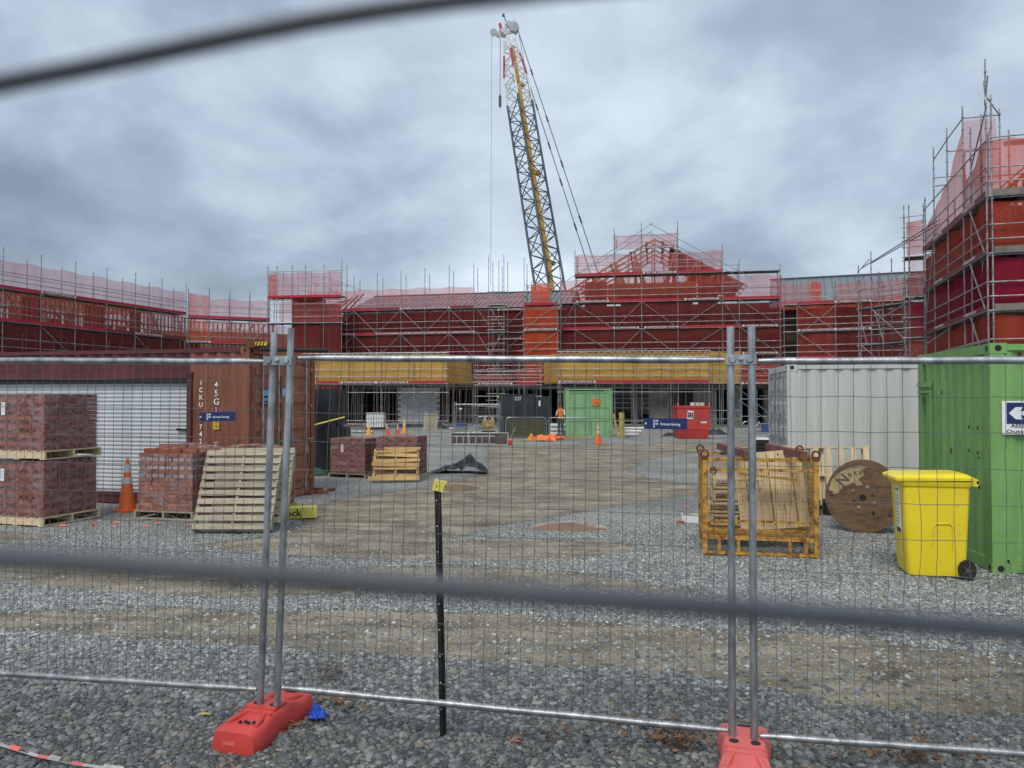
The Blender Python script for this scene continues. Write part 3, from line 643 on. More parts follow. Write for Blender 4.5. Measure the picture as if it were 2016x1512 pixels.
# 3 chimney tower scaffold
A3, B3 = V2(526, 60.3), V2(672, 59.6); l3 = (B3 - A3).length; ps = [0, .75, 2.0, 3.1, 4.6, l3]
scaffold('tall square scaffold box with pale pink netting left of the long metal roof', tuple(A3), tuple(B3), (8.0, 10.1), ps, lambda s: 12.6 if s < 5 else 13.0, bottom=2.5,
    nets=[(0, l3, 2.6, 5.6, 'net_deep'), (0, l3, 5.6, 7.95, 'net_deep'), (.9, l3, 8.1, 9.8, 'net_pink'), (0, l3, 10.2, 12.1, 'net_pink'), (0, .7, 10.2, 12.0, 'net_orange_light'), (0, l3, 9.8, 10.18, 'net_red')], extra_levels=(9.0, 9.5, 11.6, 12.1),
    boards=[(0, l3, 10.0, 'red')], braces=[(4.6, 11.7, 8.0, 10.4), (2.6, 11.5, 6.5, 10.2)])
b3 = thing('chimney_stack', 'square brown wrapped chimney stack inside the tall scaffold box', 'chimney', (V2(605, 61.5).x, 61.9, 0), 0)
MB().box((0, 0, 5.2), (2.3, 1.8, 10.0)).build('shaft', 'wall_brown', b3); MB().box((1.75, .3, 5.0), (1.3, 1.4, 9.4)).build('side_shaft', 'wall_brown', b3)
# 4 main range
A4, B4 = V2(606, 63.0), V2(1032, 59.2); l4 = (B4 - A4).length; ps = lin(0, l4, 9); bw = ps[1]
ec = [(ps[0], 9.2, ps[1], 7.3), (ps[2], 9.2, ps[1], 7.3), (ps[2], 9.2, ps[3], 7.3), (ps[4], 9.2, ps[3], 7.3), (ps[4], 9.2, ps[5], 7.3), (ps[6], 9.2, ps[5], 7.3), (ps[6], 9.2, ps[7], 7.3),
      (ps[0], 7.2, ps[1], 5.3), (ps[2], 7.2, ps[1], 5.3), (ps[2], 7.2, ps[3], 5.3), (ps[4], 7.2, ps[3], 5.3), (ps[4], 7.2, ps[5], 5.3), (ps[6], 7.2, ps[5], 5.3), (ps[6], 7.2, ps[7], 5.3), (ps[8], 7.2, ps[9], 9.0), (ps[8], 5.3, ps[9], 7.1)]
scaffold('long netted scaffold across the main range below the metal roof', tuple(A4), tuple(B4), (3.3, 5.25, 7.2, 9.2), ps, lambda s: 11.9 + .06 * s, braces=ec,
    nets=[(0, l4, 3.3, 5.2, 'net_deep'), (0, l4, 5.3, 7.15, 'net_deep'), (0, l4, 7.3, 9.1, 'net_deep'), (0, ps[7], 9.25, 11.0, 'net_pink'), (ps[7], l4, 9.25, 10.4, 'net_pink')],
    boards=[(ps[0], ps[1], 9.2, CS), (ps[1], ps[2], 9.2, 'red'), (ps[2], ps[3], 9.2, 'red'), (ps[3], ps[4], 9.2, 'banner'), (ps[4], ps[5], 9.2, CS), (ps[5], ps[6], 9.2, CS), (ps[6], ps[7], 9.2, 'banner'), (ps[8], ps[9], 8.9, CS),
            (ps[0], ps[1], 7.2, CS), (ps[1], ps[2], 7.2, 'GO THE CRUSADERS'), (ps[2], ps[3], 7.2, 'red'), (ps[3], ps[4], 7.2, 'GO THE CRUSADERS'), (ps[4], ps[5], 7.2, CS), (ps[5], ps[6], 7.2, CS), (ps[6], ps[7], 7.2, CS), (ps[8], ps[9], 6.6, CS)])
# stair tower bay in front of it
A4b, B4b = V2(962, 57.4), V2(992, 57.2); l4b = (B4b - A4b).length
scaffold('narrow stair scaffold of crossed tubes before the main range', tuple(A4b), tuple(B4b), (1.4, 3.3, 5.2, 7.2, 9.1), [0, l4b], lambda s: 12.9, depth=1.6, braces=[(0, 9.1, l4b, 7.2), (0, 5.2, l4b, 7.2), (0, 5.2, l4b, 3.3), (-1, 3.4, .2, 5.2), (-1, 7.2, .2, 5.3), (-1, 9, .2, 7.3)], group='scaffolds wrapped in red netting')
b4 = thing('main_range_building', 'long unfinished main range with standing seam metal roof', 'building', (A4.x, A4.y, 0), 0, 'unfinished buildings')
a4, bb4 = tuple(A4), tuple(B4)
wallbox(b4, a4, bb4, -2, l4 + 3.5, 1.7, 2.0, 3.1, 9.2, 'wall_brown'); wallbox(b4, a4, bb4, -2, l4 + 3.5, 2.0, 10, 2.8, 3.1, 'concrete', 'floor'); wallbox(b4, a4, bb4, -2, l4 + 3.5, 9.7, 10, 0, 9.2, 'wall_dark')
def roof(t, A, B, s0, s1, o0, z0, o1, z1, sp=.42):
    A_, d, n, ln = run_frame(A, B); m = MB(); q = [P2(A, B, s0, o0, z0), P2(A, B, s1, o0, z0), P2(A, B, s1, o1, z1), P2(A, B, s0, o1, z1)]
    q += [p + Vector((0, 0, -.1)) for p in q]; m.add(q, [(0, 1, 2, 3), (7, 6, 5, 4), (0, 4, 5, 1), (1, 5, 6, 2), (2, 6, 7, 3), (3, 7, 4, 0)]); r_ = m.build('roof', 'roof_grey', t, world=True)
    k = int((s1 - s0) / sp)
    for i in range(k + 1):
        s = s0 + (s1 - s0) * i / k; MB().bar(P2(A, B, s, o0, z0 + .03), P2(A, B, s, o1, z1 + .03), .035, .05).build('seam', 'seam', r_, world=True)
    MB().bar(P2(A, B, s0 - .1, o1, z1 + .07), P2(A, B, s1 + .1, o1, z1 + .07), .22, .07).build('ridge_cap', 'seam', r_, world=True)
roof(b4, a4, bb4, ps[1] + .6, l4 + 3.2, 1.2, 9.15, 8.0, 11.45); roof(b4, a4, bb4, ps[1] + .6, l4 + 3.2, 15, 9.15, 8.15, 11.45, 1.5)
for i in range(7): MB().bar(P2(a4, bb4, -.5 + i * .55, 1.4, 9.3), P2(a4, bb4, -.5 + i * .55, 5, 9.3 + 1.1 + .16 * i), .05, .18).build('rafter', 'timber', b4, world=True)
studs(b4, a4, bb4, 0, 9.5, 2.2, .1, 2.75, .33, 'timber_dark', .25, .12); studs(b4, a4, bb4, 10.8, 15.4, 1.8, .1, 2.75, .36, 'timber_dark', .1, .12)
for s in lin(0, l4, 7): MB().bar(P2(a4, bb4, s, 4.5, 0), P2(a4, bb4, s, 4.5, 2.8), .35, .35).build('column', 'concrete', b4, world=True)
# 5 orange bay
A5, B5 = V2(1031, 58.2), V2(1098, 57.6); l5 = (B5 - A5).length
scaffold('bright orange netted scaffold bay beside the gable block', tuple(A5), tuple(B5), (3.3, 5.3, 7.2, 9.2), [0, l5], lambda s: 9.9, nets=[(-.05, l5 + .05, 3.3, 9.2, 'net_orange'), (.55, 2.0, 9.3, 10.9, 'net_orange')], extra_levels=(9.7,),
    boards=[(0, l5, 9.15, 'red'), (0, l5, 7.2, CS)], braces=[(0, 7.3, l5, 9.2), (0, 5.3, l5, 7.1), (0, 3.4, l5, 5.2)])
A5b, B5b = V2(1037, 60.2), V2(1083, 60.0); l5b = (B5b - A5b).length
scaffold('small orange netted scaffold top standing behind the orange bay', tuple(A5b), tuple(B5b), (9.2, 10.0), [0, .4, l5b], lambda s: 11.4, nets=[(.3, l5b, 9.2, 10.95, 'net_orange')], bottom=8.5, decks=False)
# 6 gable block
A6, B6 = V2(1104, 59.6), V2(1537, 56.6); l6 = (B6 - A6).length; fr = [(p - 1104) / 433 for p in (1104, 1134, 1214, 1269, 1341, 1428, 1460, 1537)]; ps = [f * l6 for f in fr]
def pt6(s):
    i = min(range(8), key=lambda k: abs(ps[k] - s)); return [11.6, 13.7, 15.3, 15.6, 15.6, 13.7, 12.6, 12.1][i]
L9, L7, L5 = 9.5, 7.4, 5.35
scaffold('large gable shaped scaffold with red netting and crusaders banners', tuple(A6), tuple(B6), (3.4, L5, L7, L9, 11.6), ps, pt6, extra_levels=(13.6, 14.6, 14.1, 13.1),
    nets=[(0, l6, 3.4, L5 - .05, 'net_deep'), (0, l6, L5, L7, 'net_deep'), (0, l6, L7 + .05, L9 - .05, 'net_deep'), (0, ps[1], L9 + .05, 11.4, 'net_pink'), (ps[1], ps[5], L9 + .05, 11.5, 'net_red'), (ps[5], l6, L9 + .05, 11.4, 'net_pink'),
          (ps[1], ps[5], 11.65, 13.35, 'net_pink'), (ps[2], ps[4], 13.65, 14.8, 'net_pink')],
    braces=[(ps[1], L9, ps[2], L7), (ps[3], L9, ps[2], L7), (ps[3], L9, ps[4], L7), (ps[5], L9, ps[4], L7), (ps[6], L9, ps[7], L7), (ps[5], L9, ps[6], L7), (ps[0], L7, ps[1], L9), (ps[1], L7, ps[2] + .3, L5), (ps[3], L7, ps[2], L5), (ps[3], L7, ps[4], L5), (ps[5], L7, ps[4], L5), (ps[6], L7, ps[7], L5), (ps[7], L5, ps[6], 3.4),
            (ps[0] + .4, 11.2, ps[3] + .9, 15.55), (ps[1], 11.6, ps[3] + .8, 14.9), (ps[3] + .6, 15.5, ps[7] - 1.9, 11.0), (ps[3] + .6, 14.8, ps[6], 11.2)],
    boards=[(ps[1], ps[3], 11.6, 'red'), (ps[3], ps[4], 11.6, 'GO THE CRUSADERS'), (ps[4], ps[5], 11.6, 'red'), (ps[3], ps[4], 13.55, CS), (ps[1], ps[2] - .3, L9, CS), (ps[2] - .3, ps[4] + .2, L9, 'red'), (ps[4] + .2, ps[5], L9, CS), (ps[5], ps[7], L9, 'red'),
            (ps[0], ps[2], L7, 'red'), (ps[2], ps[3] - .3, L7, 'GO THE CRUSADERS'), (ps[3] + .2, ps[4], L7, 'SUPPORTING YOU'), (ps[4], ps[6], L7, 'red'), (ps[6], ps[7], L7, CS), (ps[6], ps[7], L5, CS), (ps[1], ps[2], L5, 'red')])
Tb = [o for o in bpy.data.objects if o.get('label', '').startswith('large gable')][0]
Af, df_, nf, _ = run_frame(tuple(A6), tuple(B6))
netpanel(Tb, Af + df_ * (ps[1] + .05), nf, df_, 0, 1.25, 11.65, 13.3, 'net_orange'); netpanel(Tb, Af + df_ * (ps[2] + .05), nf, df_, 0, 1.25, 13.65, 14.7, 'net_orange'); netpanel(Tb, Af + df_ * l6, nf, df_, 0, 1.25, 3.4, 11.4, 'net_orange')
b6 = thing('gable_hall', 'unfinished hall with timber roof trusses rising behind the gable scaffold', 'building', (A6.x, A6.y, 0), 0, 'unfinished buildings')
a6, bb6 = tuple(A6), tuple(B6)
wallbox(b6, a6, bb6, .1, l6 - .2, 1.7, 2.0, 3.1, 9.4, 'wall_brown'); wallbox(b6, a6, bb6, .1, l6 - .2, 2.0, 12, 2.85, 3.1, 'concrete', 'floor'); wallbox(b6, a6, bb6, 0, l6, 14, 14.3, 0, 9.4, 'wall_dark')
wallbox(b6, a6, bb6, ps[1] + .6, ps[2] - .7, 1.8, 2.1, 9.4, 11.4, 'wall_brown', 'wall_panel'); wallbox(b6, a6, bb6, ps[4] + 1.6, ps[5] - .2, 1.8, 2.1, 9.4, 11.3, 'wall_brown', 'wall_panel')
wallbox(b6, a6, bb6, ps[2] - .6, ps[4] + 1.5, 2.0, 2.25, 9.7, 11.1, 'ply_yellow', 'fascia'); wallbox(b6, a6, bb6, ps[2] + .4, ps[4] + 1.2, 1.85, 1.98, 9.4, 10.4, 'wall_brown', 'wall_panel')
studs(b6, a6, bb6, ps[2] - .5, ps[4] + 1.4, 1.9, 10.4, 11.2, .45)
apx = ps[3] + 1.0
for k in range(5):
    o = 2.4 + k * 2.2; tr = MB(); lf, rt = ps[1] - .2, ps[6] + .3; za, zb = 11.15, 14.75
    def seg(s0, z0, s1, z1, w_=.07, h_=.15): tr.bar(P2(a6, bb6, s0, o, z0), P2(a6, bb6, s1, o, z1), w_, h_)
    seg(lf - .6, za - .35, apx, zb); seg(rt + .6, za - .35, apx, zb); seg(lf, za, rt, za, .07, .15)
    for f in (.25, .5, .75):
        sl, zl = lf + (apx - lf) * f, za + (zb - za) * f; sr = rt + (apx - rt) * f
        seg(sl, zl, sl + .9, za, .06, .1); seg(sr, zl, sr - .9, za, .06, .1); seg(sl, zl, sl, za, .06, .1); seg(sr, zl, sr, za, .06, .1)
    seg(apx, zb, apx, za, .06, .12); tr.build('roof_truss', 'timber', b6, world=True)
for f in (.2, .45, .7, .9):
    for lf in (ps[1] - .2, ps[6] + .3):
        s = lf + (apx - lf) * f; z = 11.15 + 3.6 * f + .12; MB().bar(P2(a6, bb6, s, 2.2, z), P2(a6, bb6, s, 11.6, z), .15, .06).build('purlin', 'timber', b6, world=True)
for i in range(15):
    s = ps[1] + .4 + i * .92; z = 11.15 + 3.6 * (1 - abs(s - apx) / ((apx - ps[1]) if s < apx else (ps[6] - apx)))
    if z > 11.3: MB().bar(P2(a6, bb6, s, 2.35, 11.1), P2(a6, bb6, s, 2.35, z), .05, .09).build('gable_stud', 'timber', b6, world=True)

def window(t, A, B, s, w_, o, z0, z1):
    f = MB(); hh = (z0 + z1) / 2
    for z in (z0, z1): f.bar(P2(A, B, s - .04, o, z), P2(A, B, s + w_ + .04, o, z), .08, .08)
    for q in (s, s + w_): f.bar(P2(A, B, q, o, z0), P2(A, B, q, o, z1), .08, .08)
    f = f.build('window', 'timber', t, world=True); wallbox(f, A, B, s + .02, s + w_ - .02, o + .015, o + .03, z0 + .03, z1 - .03, 'wall_dark', 'pane')
for s in (2.2, 4.3, 6.9, 9.0, 11.2, 13.0, 15.3): 
    for z in (5.0, 7.4): window(b4, a4, bb4, s, .75, 1.64, z, z + 1.25)
for s in (1.2, 4.2, 6.3, 8.6, 10.6, 12.6, 14.7):
    for z in (4.2, 7.6): window(b6, a6, bb6, s, .7, 1.64, z, z + 1.3)
for i in range(8): window(b1, A1, B1, 1.2 + i * 2.2, .9, 1.64, 4.9, 6.1)
# roof skin of brown wrap at the right slope and ground floor columns
m = MB(); q = [P2(a6, bb6, apx + 1.2, 2.3, 14.1), P2(a6, bb6, ps[6] + .6, 2.3, 11.0), P2(a6, bb6, ps[6] + .6, 12, 11.0), P2(a6, bb6, apx + 1.2, 12, 14.1)]; m.add(q, [(0, 1, 2, 3)]); m.build('roof_underlay', 'wall_brown', b6, world=True)
for s in lin(.6, l6 - .6, 6): MB().bar(P2(a6, bb6, s, 3.0, 0), P2(a6, bb6, s, 3.0, 2.85), .45, .45).build('column', 'concrete', b6, world=True)
for (s, w_) in ((ps[3] + .6, 1.5), (ps[4] + 1.2, 1.8), (ps[6] - .4, .8)): wallbox(b6, a6, bb6, s, s + w_, 2.2, 2.5, 0, 2.85, 'concrete', 'wall_panel')
for z in (1.3, 1.7, 2.05, 2.4): MB().bar(P2(a6, bb6, ps[2] - 1.5, 1.9, z), P2(a6, bb6, ps[3] + .6, 1.9, z), .04, .05).build('formwork_rail', 'galv_dull', b6, world=True)
# 7 right range
A7, B7 = V2(1537, 56.4), V2(1790, 53.4); l7 = (B7 - A7).length; ps = [f * l7 for f in [(p - 1537) / 253 for p in (1545, 1572, 1650, 1700, 1735, 1785)]]
scaffold('red netted scaffold along the right range below the grey roof', tuple(A7), tuple(B7), (3.0, 4.95, 6.95, 8.95), ps, lambda s: 11.0,
    nets=[(ps[1], ps[2], 3.0, 4.9, 'net_red'), (ps[1], ps[2], 5.0, 6.9, 'net_red'), (ps[1], ps[2], 7.0, 8.85, 'net_red'), (ps[2], l7, 3.0, 4.9, 'net_deep'), (ps[2], l7, 5.0, 6.9, 'net_deep'), (ps[2], l7, 7.0, 8.85, 'net_deep'),
          (0, ps[1], 9.0, 10.6, 'net_pink'), (ps[1], ps[1] + 1.6, 9.0, 10.6, 'net_pink'), (ps[2], l7, 9.0, 10.5, 'net_pink'), (0, l7, 8.6, 9.3, 'net_orange_light'), (ps[1] + .95, ps[1] + 1.7, 9.3, 10.7, 'net_orange')],
    braces=[(ps[1], 8.9, ps[2], 6.95), (ps[1], 6.9, ps[2], 4.9), (ps[1] + .3, 6.8, ps[2], 8.8)],
    boards=[(ps[1], ps[2], 8.95, 'red'), (ps[2], ps[3] + .6, 8.95, CS), (ps[1], ps[2], 6.95, CS), (ps[2], ps[3] + .6, 6.95, CS), (ps[1], ps[2], 4.95, 'red')])
b7 = thing('right_range_building', 'unfinished right range with plain grey metal roof', 'building', (A7.x, A7.y, 0), 0, 'unfinished buildings')
a7, bb7 = tuple(A7), tuple(B7)
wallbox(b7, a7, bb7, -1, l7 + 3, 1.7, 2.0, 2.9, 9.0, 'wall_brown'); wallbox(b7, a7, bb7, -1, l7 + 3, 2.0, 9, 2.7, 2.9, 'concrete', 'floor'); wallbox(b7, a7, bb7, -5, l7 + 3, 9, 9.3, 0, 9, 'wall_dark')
roof(b7, a7, bb7, -.8, l7 + 2.6, 1.3, 8.95, 5.0, 11.6, .55); roof(b7, a7, bb7, -.8, l7 + 2.6, 9.1, 8.95, 5.1, 11.6, 1.5)
for s in lin(.2, l7, 9): MB().bar(P2(a7, bb7, s, 1.6, 3), P2(a7, bb7, s, 1.6, 8.8), .10, .05).build('cladding_batten', 'timber_dark', b7, world=True)
for s in lin(.6, l7, 3): MB().bar(P2(a7, bb7, s, 3, 0), P2(a7, bb7, s, 3, 2.7), .4, .4).build('column', 'concrete', b7, world=True)
# 8 open stair scaffold on the right
A8, B8 = V2(1692, 41.5), V2(1790, 38.6); l8 = (B8 - A8).length
t8 = scaffold('open stair scaffold of bare tubes left of the tall right tower', tuple(A8), tuple(B8), (.9, 2.9, 4.9, 6.9), [0, .85, 1.6, l8], lambda s: [9.3, 9.9, 8.2, 8.2][[0, .85, 1.6, l8].index(s)] if s in (0, .85, 1.6, l8) else 9, depth=1.5,
    braces=[(0, 6.9, .6, 4.9), (0, 4.9, .6, 2.9), (1.1, 6.7, 1.7, 4.9), (.9, 6.8, l8, 4.9), (.2, 4.9, l8, 2.7), (1.4, 2.8, l8 + 1.4, 6.6), (0, 8.9, .8, 9.5)])
# 9 tower
A10 = Vector((19.8, 36.5)); B10 = Vector((16.6, 26.5)); l10 = (B10 - A10).length
ps = [l10 - 10.1, l10 - 8.2, l10 - 5.66, l10 - 3.1, l10 - 2.0, l10]
def pt10(s): return [11.6, 13.4, 13.4, 13.4, 12.2, 13.9][min(range(6), key=lambda k: abs(ps[k] - s))]
t10 = scaffold('tall near scaffold tower at right with orange and crimson netting, receding face', tuple(A10), tuple(B10), (3.05, 5.05, 7.05, 9.05), ps, pt10, depth=1.25,
    nets=[(0, l10, 3.0, 5.0, 'net_rust'), (0, l10, 5.05, 7.0, 'net_crimson'), (0, l10, 7.05, 9.0, 'net_rust')],
    boards=[(0, l10, 5.05, 'banner'), (0, l10, 7.05, 'banner'), (0, l10, 9.05, 'banner')], extra_levels=(3.5, 4.0, 11.0), r=.028,
    braces=[(ps[4], 9.0, ps[5] - .1, 7.1), (ps[4], 7.0, ps[5] - .1, 5.1), (ps[4], 5.0, ps[5] - .1, 3.1), (ps[1], 8.9, ps[0], 5.1), (ps[2], 11.0, ps[1], 11.6)], group='scaffolds wrapped in red netting')
A_, d_, n_, _l = run_frame(tuple(A10), tuple(B10))
def top10(s):
    return float(np.interp(s, [0, ps[0], ps[1], ps[1] + 1.3, ps[2], ps[3] - .3, ps[3], ps[4], l10], [10.3, 10.4, 10.9, 11.2, 11.5, 12.7, 10.6, 10.7, 11.6]))
netpanel(t10, A_, d_, n_, 0, ps[1], 9.1, 10.6, 'net_rust', topfn=top10); netpanel(t10, A_, d_, n_, ps[1], ps[3], 9.1, 11, 'net_orange', topfn=top10); netpanel(t10, A_, d_, n_, ps[3], l10, 9.1, 11, 'net_rust', topfn=top10)
for s, nm in ((ps[2], 'GO'),): pass
def PP(s, z, o=0): p = A_ + d_ * s + n_ * o; return Vector((p.x, p.y, z))
for a, b in ((PP(ps[1], 12.8), PP(ps[2], 12.9)), (PP(ps[2], 12.9), PP(ps[3], 12.9)), (PP(ps[1], 12.0), PP(ps[1], 12.0, 1.3)), (PP(ps[2], 12.4), PP(ps[2], 12.4, 1.3)), (PP(ps[3], 12.9), PP(ps[3], 12.9, 1.3)), (PP(ps[3], 11.6), PP(ps[3], 11.6, 1.3)), (PP(ps[4], 10.6), PP(l10 + .1, 12.2)), (PP(l10, 12.6), PP(ps[3], 12.9, 1.25)), (PP(l10 - .2, 13.2), PP(l10 + .1, 12.3)), (PP(l10 - .1, 12.3), PP(l10 + .3, 13.2))):
    MB().tube([a, b], .026, 6).build('brace', 'galv_dull', t10, world=True)
m = MB(); m.grid(lambda u, v_: tuple(PP(ps[3] + .02 + .02 * math.sin(v_ * 9), 10.2 + 2.6 * v_, 1.25 * u * (1 - .1 * v_))), 6, 8); m.build('safety_net', 'net_pink', t10, True, world=True)
for s0, z in ((ps[3], 9.05), (ps[1], 9.05), (ps[3], 7.05), (ps[1], 7.05), (ps[3], 5.05), (ps[1], 5.05)):
    text(CS, 'white', t10, PP(s0 + .95, z + .11, -.065) - t10.location, .10, math.atan2(d_.y, d_.x), width=1.7)
A11, B11 = Vector((16.62, 26.46)), Vector((22.0, 24.75)); l11 = (B11 - A11).length; ps1 = [0.12, 2.4, 4.8]
t11 = scaffold('front face of the tall right scaffold tower, cut by the picture edge', tuple(A11), tuple(B11), (3.05, 5.05, 7.05, 9.05), ps1, lambda s: 12.6, depth=1.2,
    nets=[(0.1, l11, 3.0, 5.0, 'net_rust'), (.1, l11, 5.05, 7.0, 'net_crimson'), (.1, l11, 7.05, 9.0, 'net_rust'), (.1, l11, 9.1, 11.1, 'net_orange')], r=.028, extra_levels=(11.1,))
for z in (5.05, 7.05, 9.05):
    a, b = P2(tuple(A11), tuple(B11), .15, -.05, z + .12), P2(tuple(A11), tuple(B11), 5, -.05, z + .12)
    m = MB(); m.extr([(-.11, -.012), (.11, -.012), (.11, .012), (-.11, .012)], a, b, 0, (0, 0, 1), (d_.x, d_.y, 0)); m.build('toe_board', 'deck', t11, world=True)
b10 = thing('tower_building', 'brown unfinished tower block inside the near right scaffold', 'building', (A10.x, A10.y, 0), 0, 'unfinished buildings')
a10, bb10 = tuple(A10), tuple(B10)
wallbox(b10, a10, bb10, -8, l10 - 1.3, 1.6, 9, 0, 8.8, 'wall_brown'); wallbox(b10, a10, bb10, -8, 4.5, 1.62, 4, 8.8, 10.0, 'wall_brown')
for i in range(10): MB().bar(P2(a10, bb10, .5 + i * .85, 1.8, 8.8), P2(a10, bb10, .5 + i * .85, 1.8, 10.3), .09, .05).build('stud', 'timber', b10, world=True)
for i in range(7): MB().bar(P2(a10, bb10, l10 - 1.7, 2.0 + i * .6, 8.8), P2(a10, bb10, l10 - 1.7, 2.0 + i * .6, 11.0), .09, .05).build('stud', 'timber', b10, world=True)
MB().bar(P2(a10, bb10, .3, 1.8, 10.3), P2(a10, bb10, l10 - 1.6, 1.8, 10.3), .1, .1).build('plate', 'timber', b10, world=True)
m = MB(); q = [P2(a10, bb10, l10 - .9, 1.9, 11.3), P2(a10, bb10, l10 - .9, 9, 11.3), P2(a10, bb10, l10 - 5, 9, 12.4), P2(a10, bb10, l10 - 5, 1.9, 12.4)]; q += [p - Vector((0, 0, .18)) for p in q]; m.add(q, [(0, 1, 2, 3), (7, 6, 5, 4), (0, 4, 5, 1), (1, 5, 6, 2), (2, 6, 7, 3), (3, 7, 4, 0)]); m.build('roof', 'roof_grey', b10, world=True)
A9, B9 = V2(1783, 37.6), V2(1822, 37.2); l9 = (B9 - A9).length
scaffold('slim netted scaffold box at the far end of the right tower', tuple(A9), tuple(B9), (3.0, 5.0, 7.0, 9.0), [0, .22, l9], lambda s: 11.6, depth=1.1, nets=[(.15, l9, 3.0, 4.9, 'net_rust'), (.15, l9, 5.0, 6.9, 'net_crimson'), (.15, l9, 7.0, 8.3, 'net_rust'), (.15, l9, 8.3, 8.95, 'net_pink'), (.1, l9, 9.1, 10.9, 'net_orange_light')], r=.026, extra_levels=(10.5, 11.0))
# long raking tubes from the stair scaffold up to the tower
rk = thing('raking_tubes', 'two long raking scaffold tubes tying the stair scaffold to the right tower', 'scaffold tubes', (A8.x, A8.y, 0))
for a, b in ((at(1696, 528, 41), at(1850, 432, 35.5)), (at(1714, 519, 41), at(1850, 440, 35.5)), (at(1702, 648, 40), at(1850, 555, 35.5)), (at(1780, 708, 36), at(1880, 640, 32))): MB().tube([a, b], .028, 6).build('tube', 'galv_dull', rk, world=True)

# ------------------------------------------------------------------ yellow screened scaffolds at ground floor
def yellow_box(label, front, side, zb, zt, posts, boards):
    A, B = front; t = scaffold(label, A, B, (zb,), posts, lambda s: zt + .25, nets=[(0, (Vector(B) - Vector(A)).length, zb + .02, zt, 'net_yellow')], boards=boards, depth=2.0, group='yellow screened scaffolds', extra_levels=(zt, .5, zb - .6), decks=True)
    Af, d, n, ln = run_frame(*side); netpanel(t, Af, d, n, 0, ln, zb + .02, zt, 'net_yellow')
    MB().bar(P2(side[0], side[1], 0, -.02, zb + .1), P2(side[0], side[1], ln, -.02, zb + .1), .18, .02).build('toe_board', 'toe_red', t, world=True)
    for k in range(4): MB().tube([P2(side[0], side[1], 0, -.06, zb + .1 + k * .55), P2(side[0], side[1], ln, -.06, zb + .1 + k * .55)], .022, 5).build('ledger', 'galv_dull', t, world=True)
    # lattice beam along the top
    Af, d, n, ln = run_frame(A, B); m = MB(); h_ = .38; o = -.08; k = int(ln / .42)
    for z in (zt + .02, zt - h_): m.tube([P2(A, B, 0, o, z), P2(A, B, ln, o, z)], .02, 5)
    for i in range(k):
        s = ln * i / k; m.tube([P2(A, B, s, o, zt - h_), P2(A, B, s + ln / k / 2, o, zt)], .017, 4, cap=False); m.tube([P2(A, B, s + ln / k / 2, o, zt), P2(A, B, s + ln / k, o, zt - h_)], .017, 4, cap=False)
    m.build('lattice_beam', 'alu', t, world=True)
    MB().bar(P2(A, B, 0, 1.0, zt - .1), P2(A, B, ln, 1.0, zt - .1), 1.9, .06).build('roof_sheet', 'net_yellow', t, world=True)
    return t
yA, yB = tuple(V2(560, 53.5)), tuple(V2(880, 52)); yl_ = (Vector(yB) - Vector(yA)).length; pp = lin(0, yl_, 5)
yellow_box('ochre netted low scaffold left, behind the black wrapped stack', (yA, yB), (yB, tuple(V2(932, 59))), 3.05, 5.15, pp, [(pp[1], pp[2] - .7, 3.05, 'red'), (pp[2] - .6, pp[3] - .3, 3.05, CS), (pp[3] - .3, pp[4] - .4, 3.05, CS), (pp[4] - .4, pp[5], 3.05, 'red')])
yA, yB = tuple(V2(1100, 52.4)), tuple(V2(1396, 51.4)); yl_ = (Vector(yB) - Vector(yA)).length; pp = lin(0, yl_, 4)
ty = yellow_box('ochre netted low scaffold right, above the red skip', (yA, yB), (tuple(V2(1069, 57)), yA), 3.08, 5.25, pp, [(pp[0], pp[1], 3.08, CS), (pp[1], pp[4], 3.08, 'red')])
A_, d_, n_, l_ = run_frame(tuple(V2(1396, 53.6)), tuple(V2(1458, 53.3))); netpanel(ty, A_, d_, n_, 0, l_, 3.1, 5.4, 'net_yellow')
for s in (0, .7, 1.5, l_):
    MB().tube([P2(tuple(A_), tuple(A_ + d_), s, -.1, 0), P2(tuple(A_), tuple(A_ + d_), s, -.1, 5.7)], .03, 6).build('standard', 'galv_dull', ty, world=True)
for z in (.6, 1.2, 3.1, 3.6, 4.1, 4.7, 5.3): MB().tube([P2(tuple(A_), tuple(A_ + d_), 0, -.12, z), P2(tuple(A_), tuple(A_ + d_), l_, -.12, z)], .024, 5).build('ledger', 'galv_dull', ty, world=True)
# low walkway between them
A_, B_ = V2(936, 54.5), V2(1064, 54.2)
scaffold('low scaffold walkway with red banner between the two ochre scaffolds', tuple(A_), tuple(B_), (3.0,), lin(0, (B_ - A_).length, 3), lambda s: 4.9, nets=[(2.9, 4.5, 3.0, 4.1, 'net_red'), (0, 2.6, 3.0, 3.9, 'net_pink')], boards=[(.2, 2.6, 3.0, CS), (2.9, 4.4, 3.0, 'red')], extra_levels=(.8, 1.5, 2.2, 3.25, 3.75, 4.4), depth=1.4)
# scaffold legs and long braces at the right ground floor
A_, B_ = V2(1460, 53), V2(1535, 52.5)
scaffold('scaffold legs with long raking braces right of the red skip', tuple(A_), tuple(B_), (3.1,), lin(0, (B_ - A_).length, 1), lambda s: 5.0, nets=[(0, (B_ - A_).length, 3.1, 4.9, 'net_red')], boards=[(0, (B_ - A_).length, 3.0, CS)], extra_levels=(.8, 2.0), braces=[(-.4, 2.9, 2.6, .3), (-.3, 2.0, 2.6, -.1), (0, 5, 2.6, 3.1)])

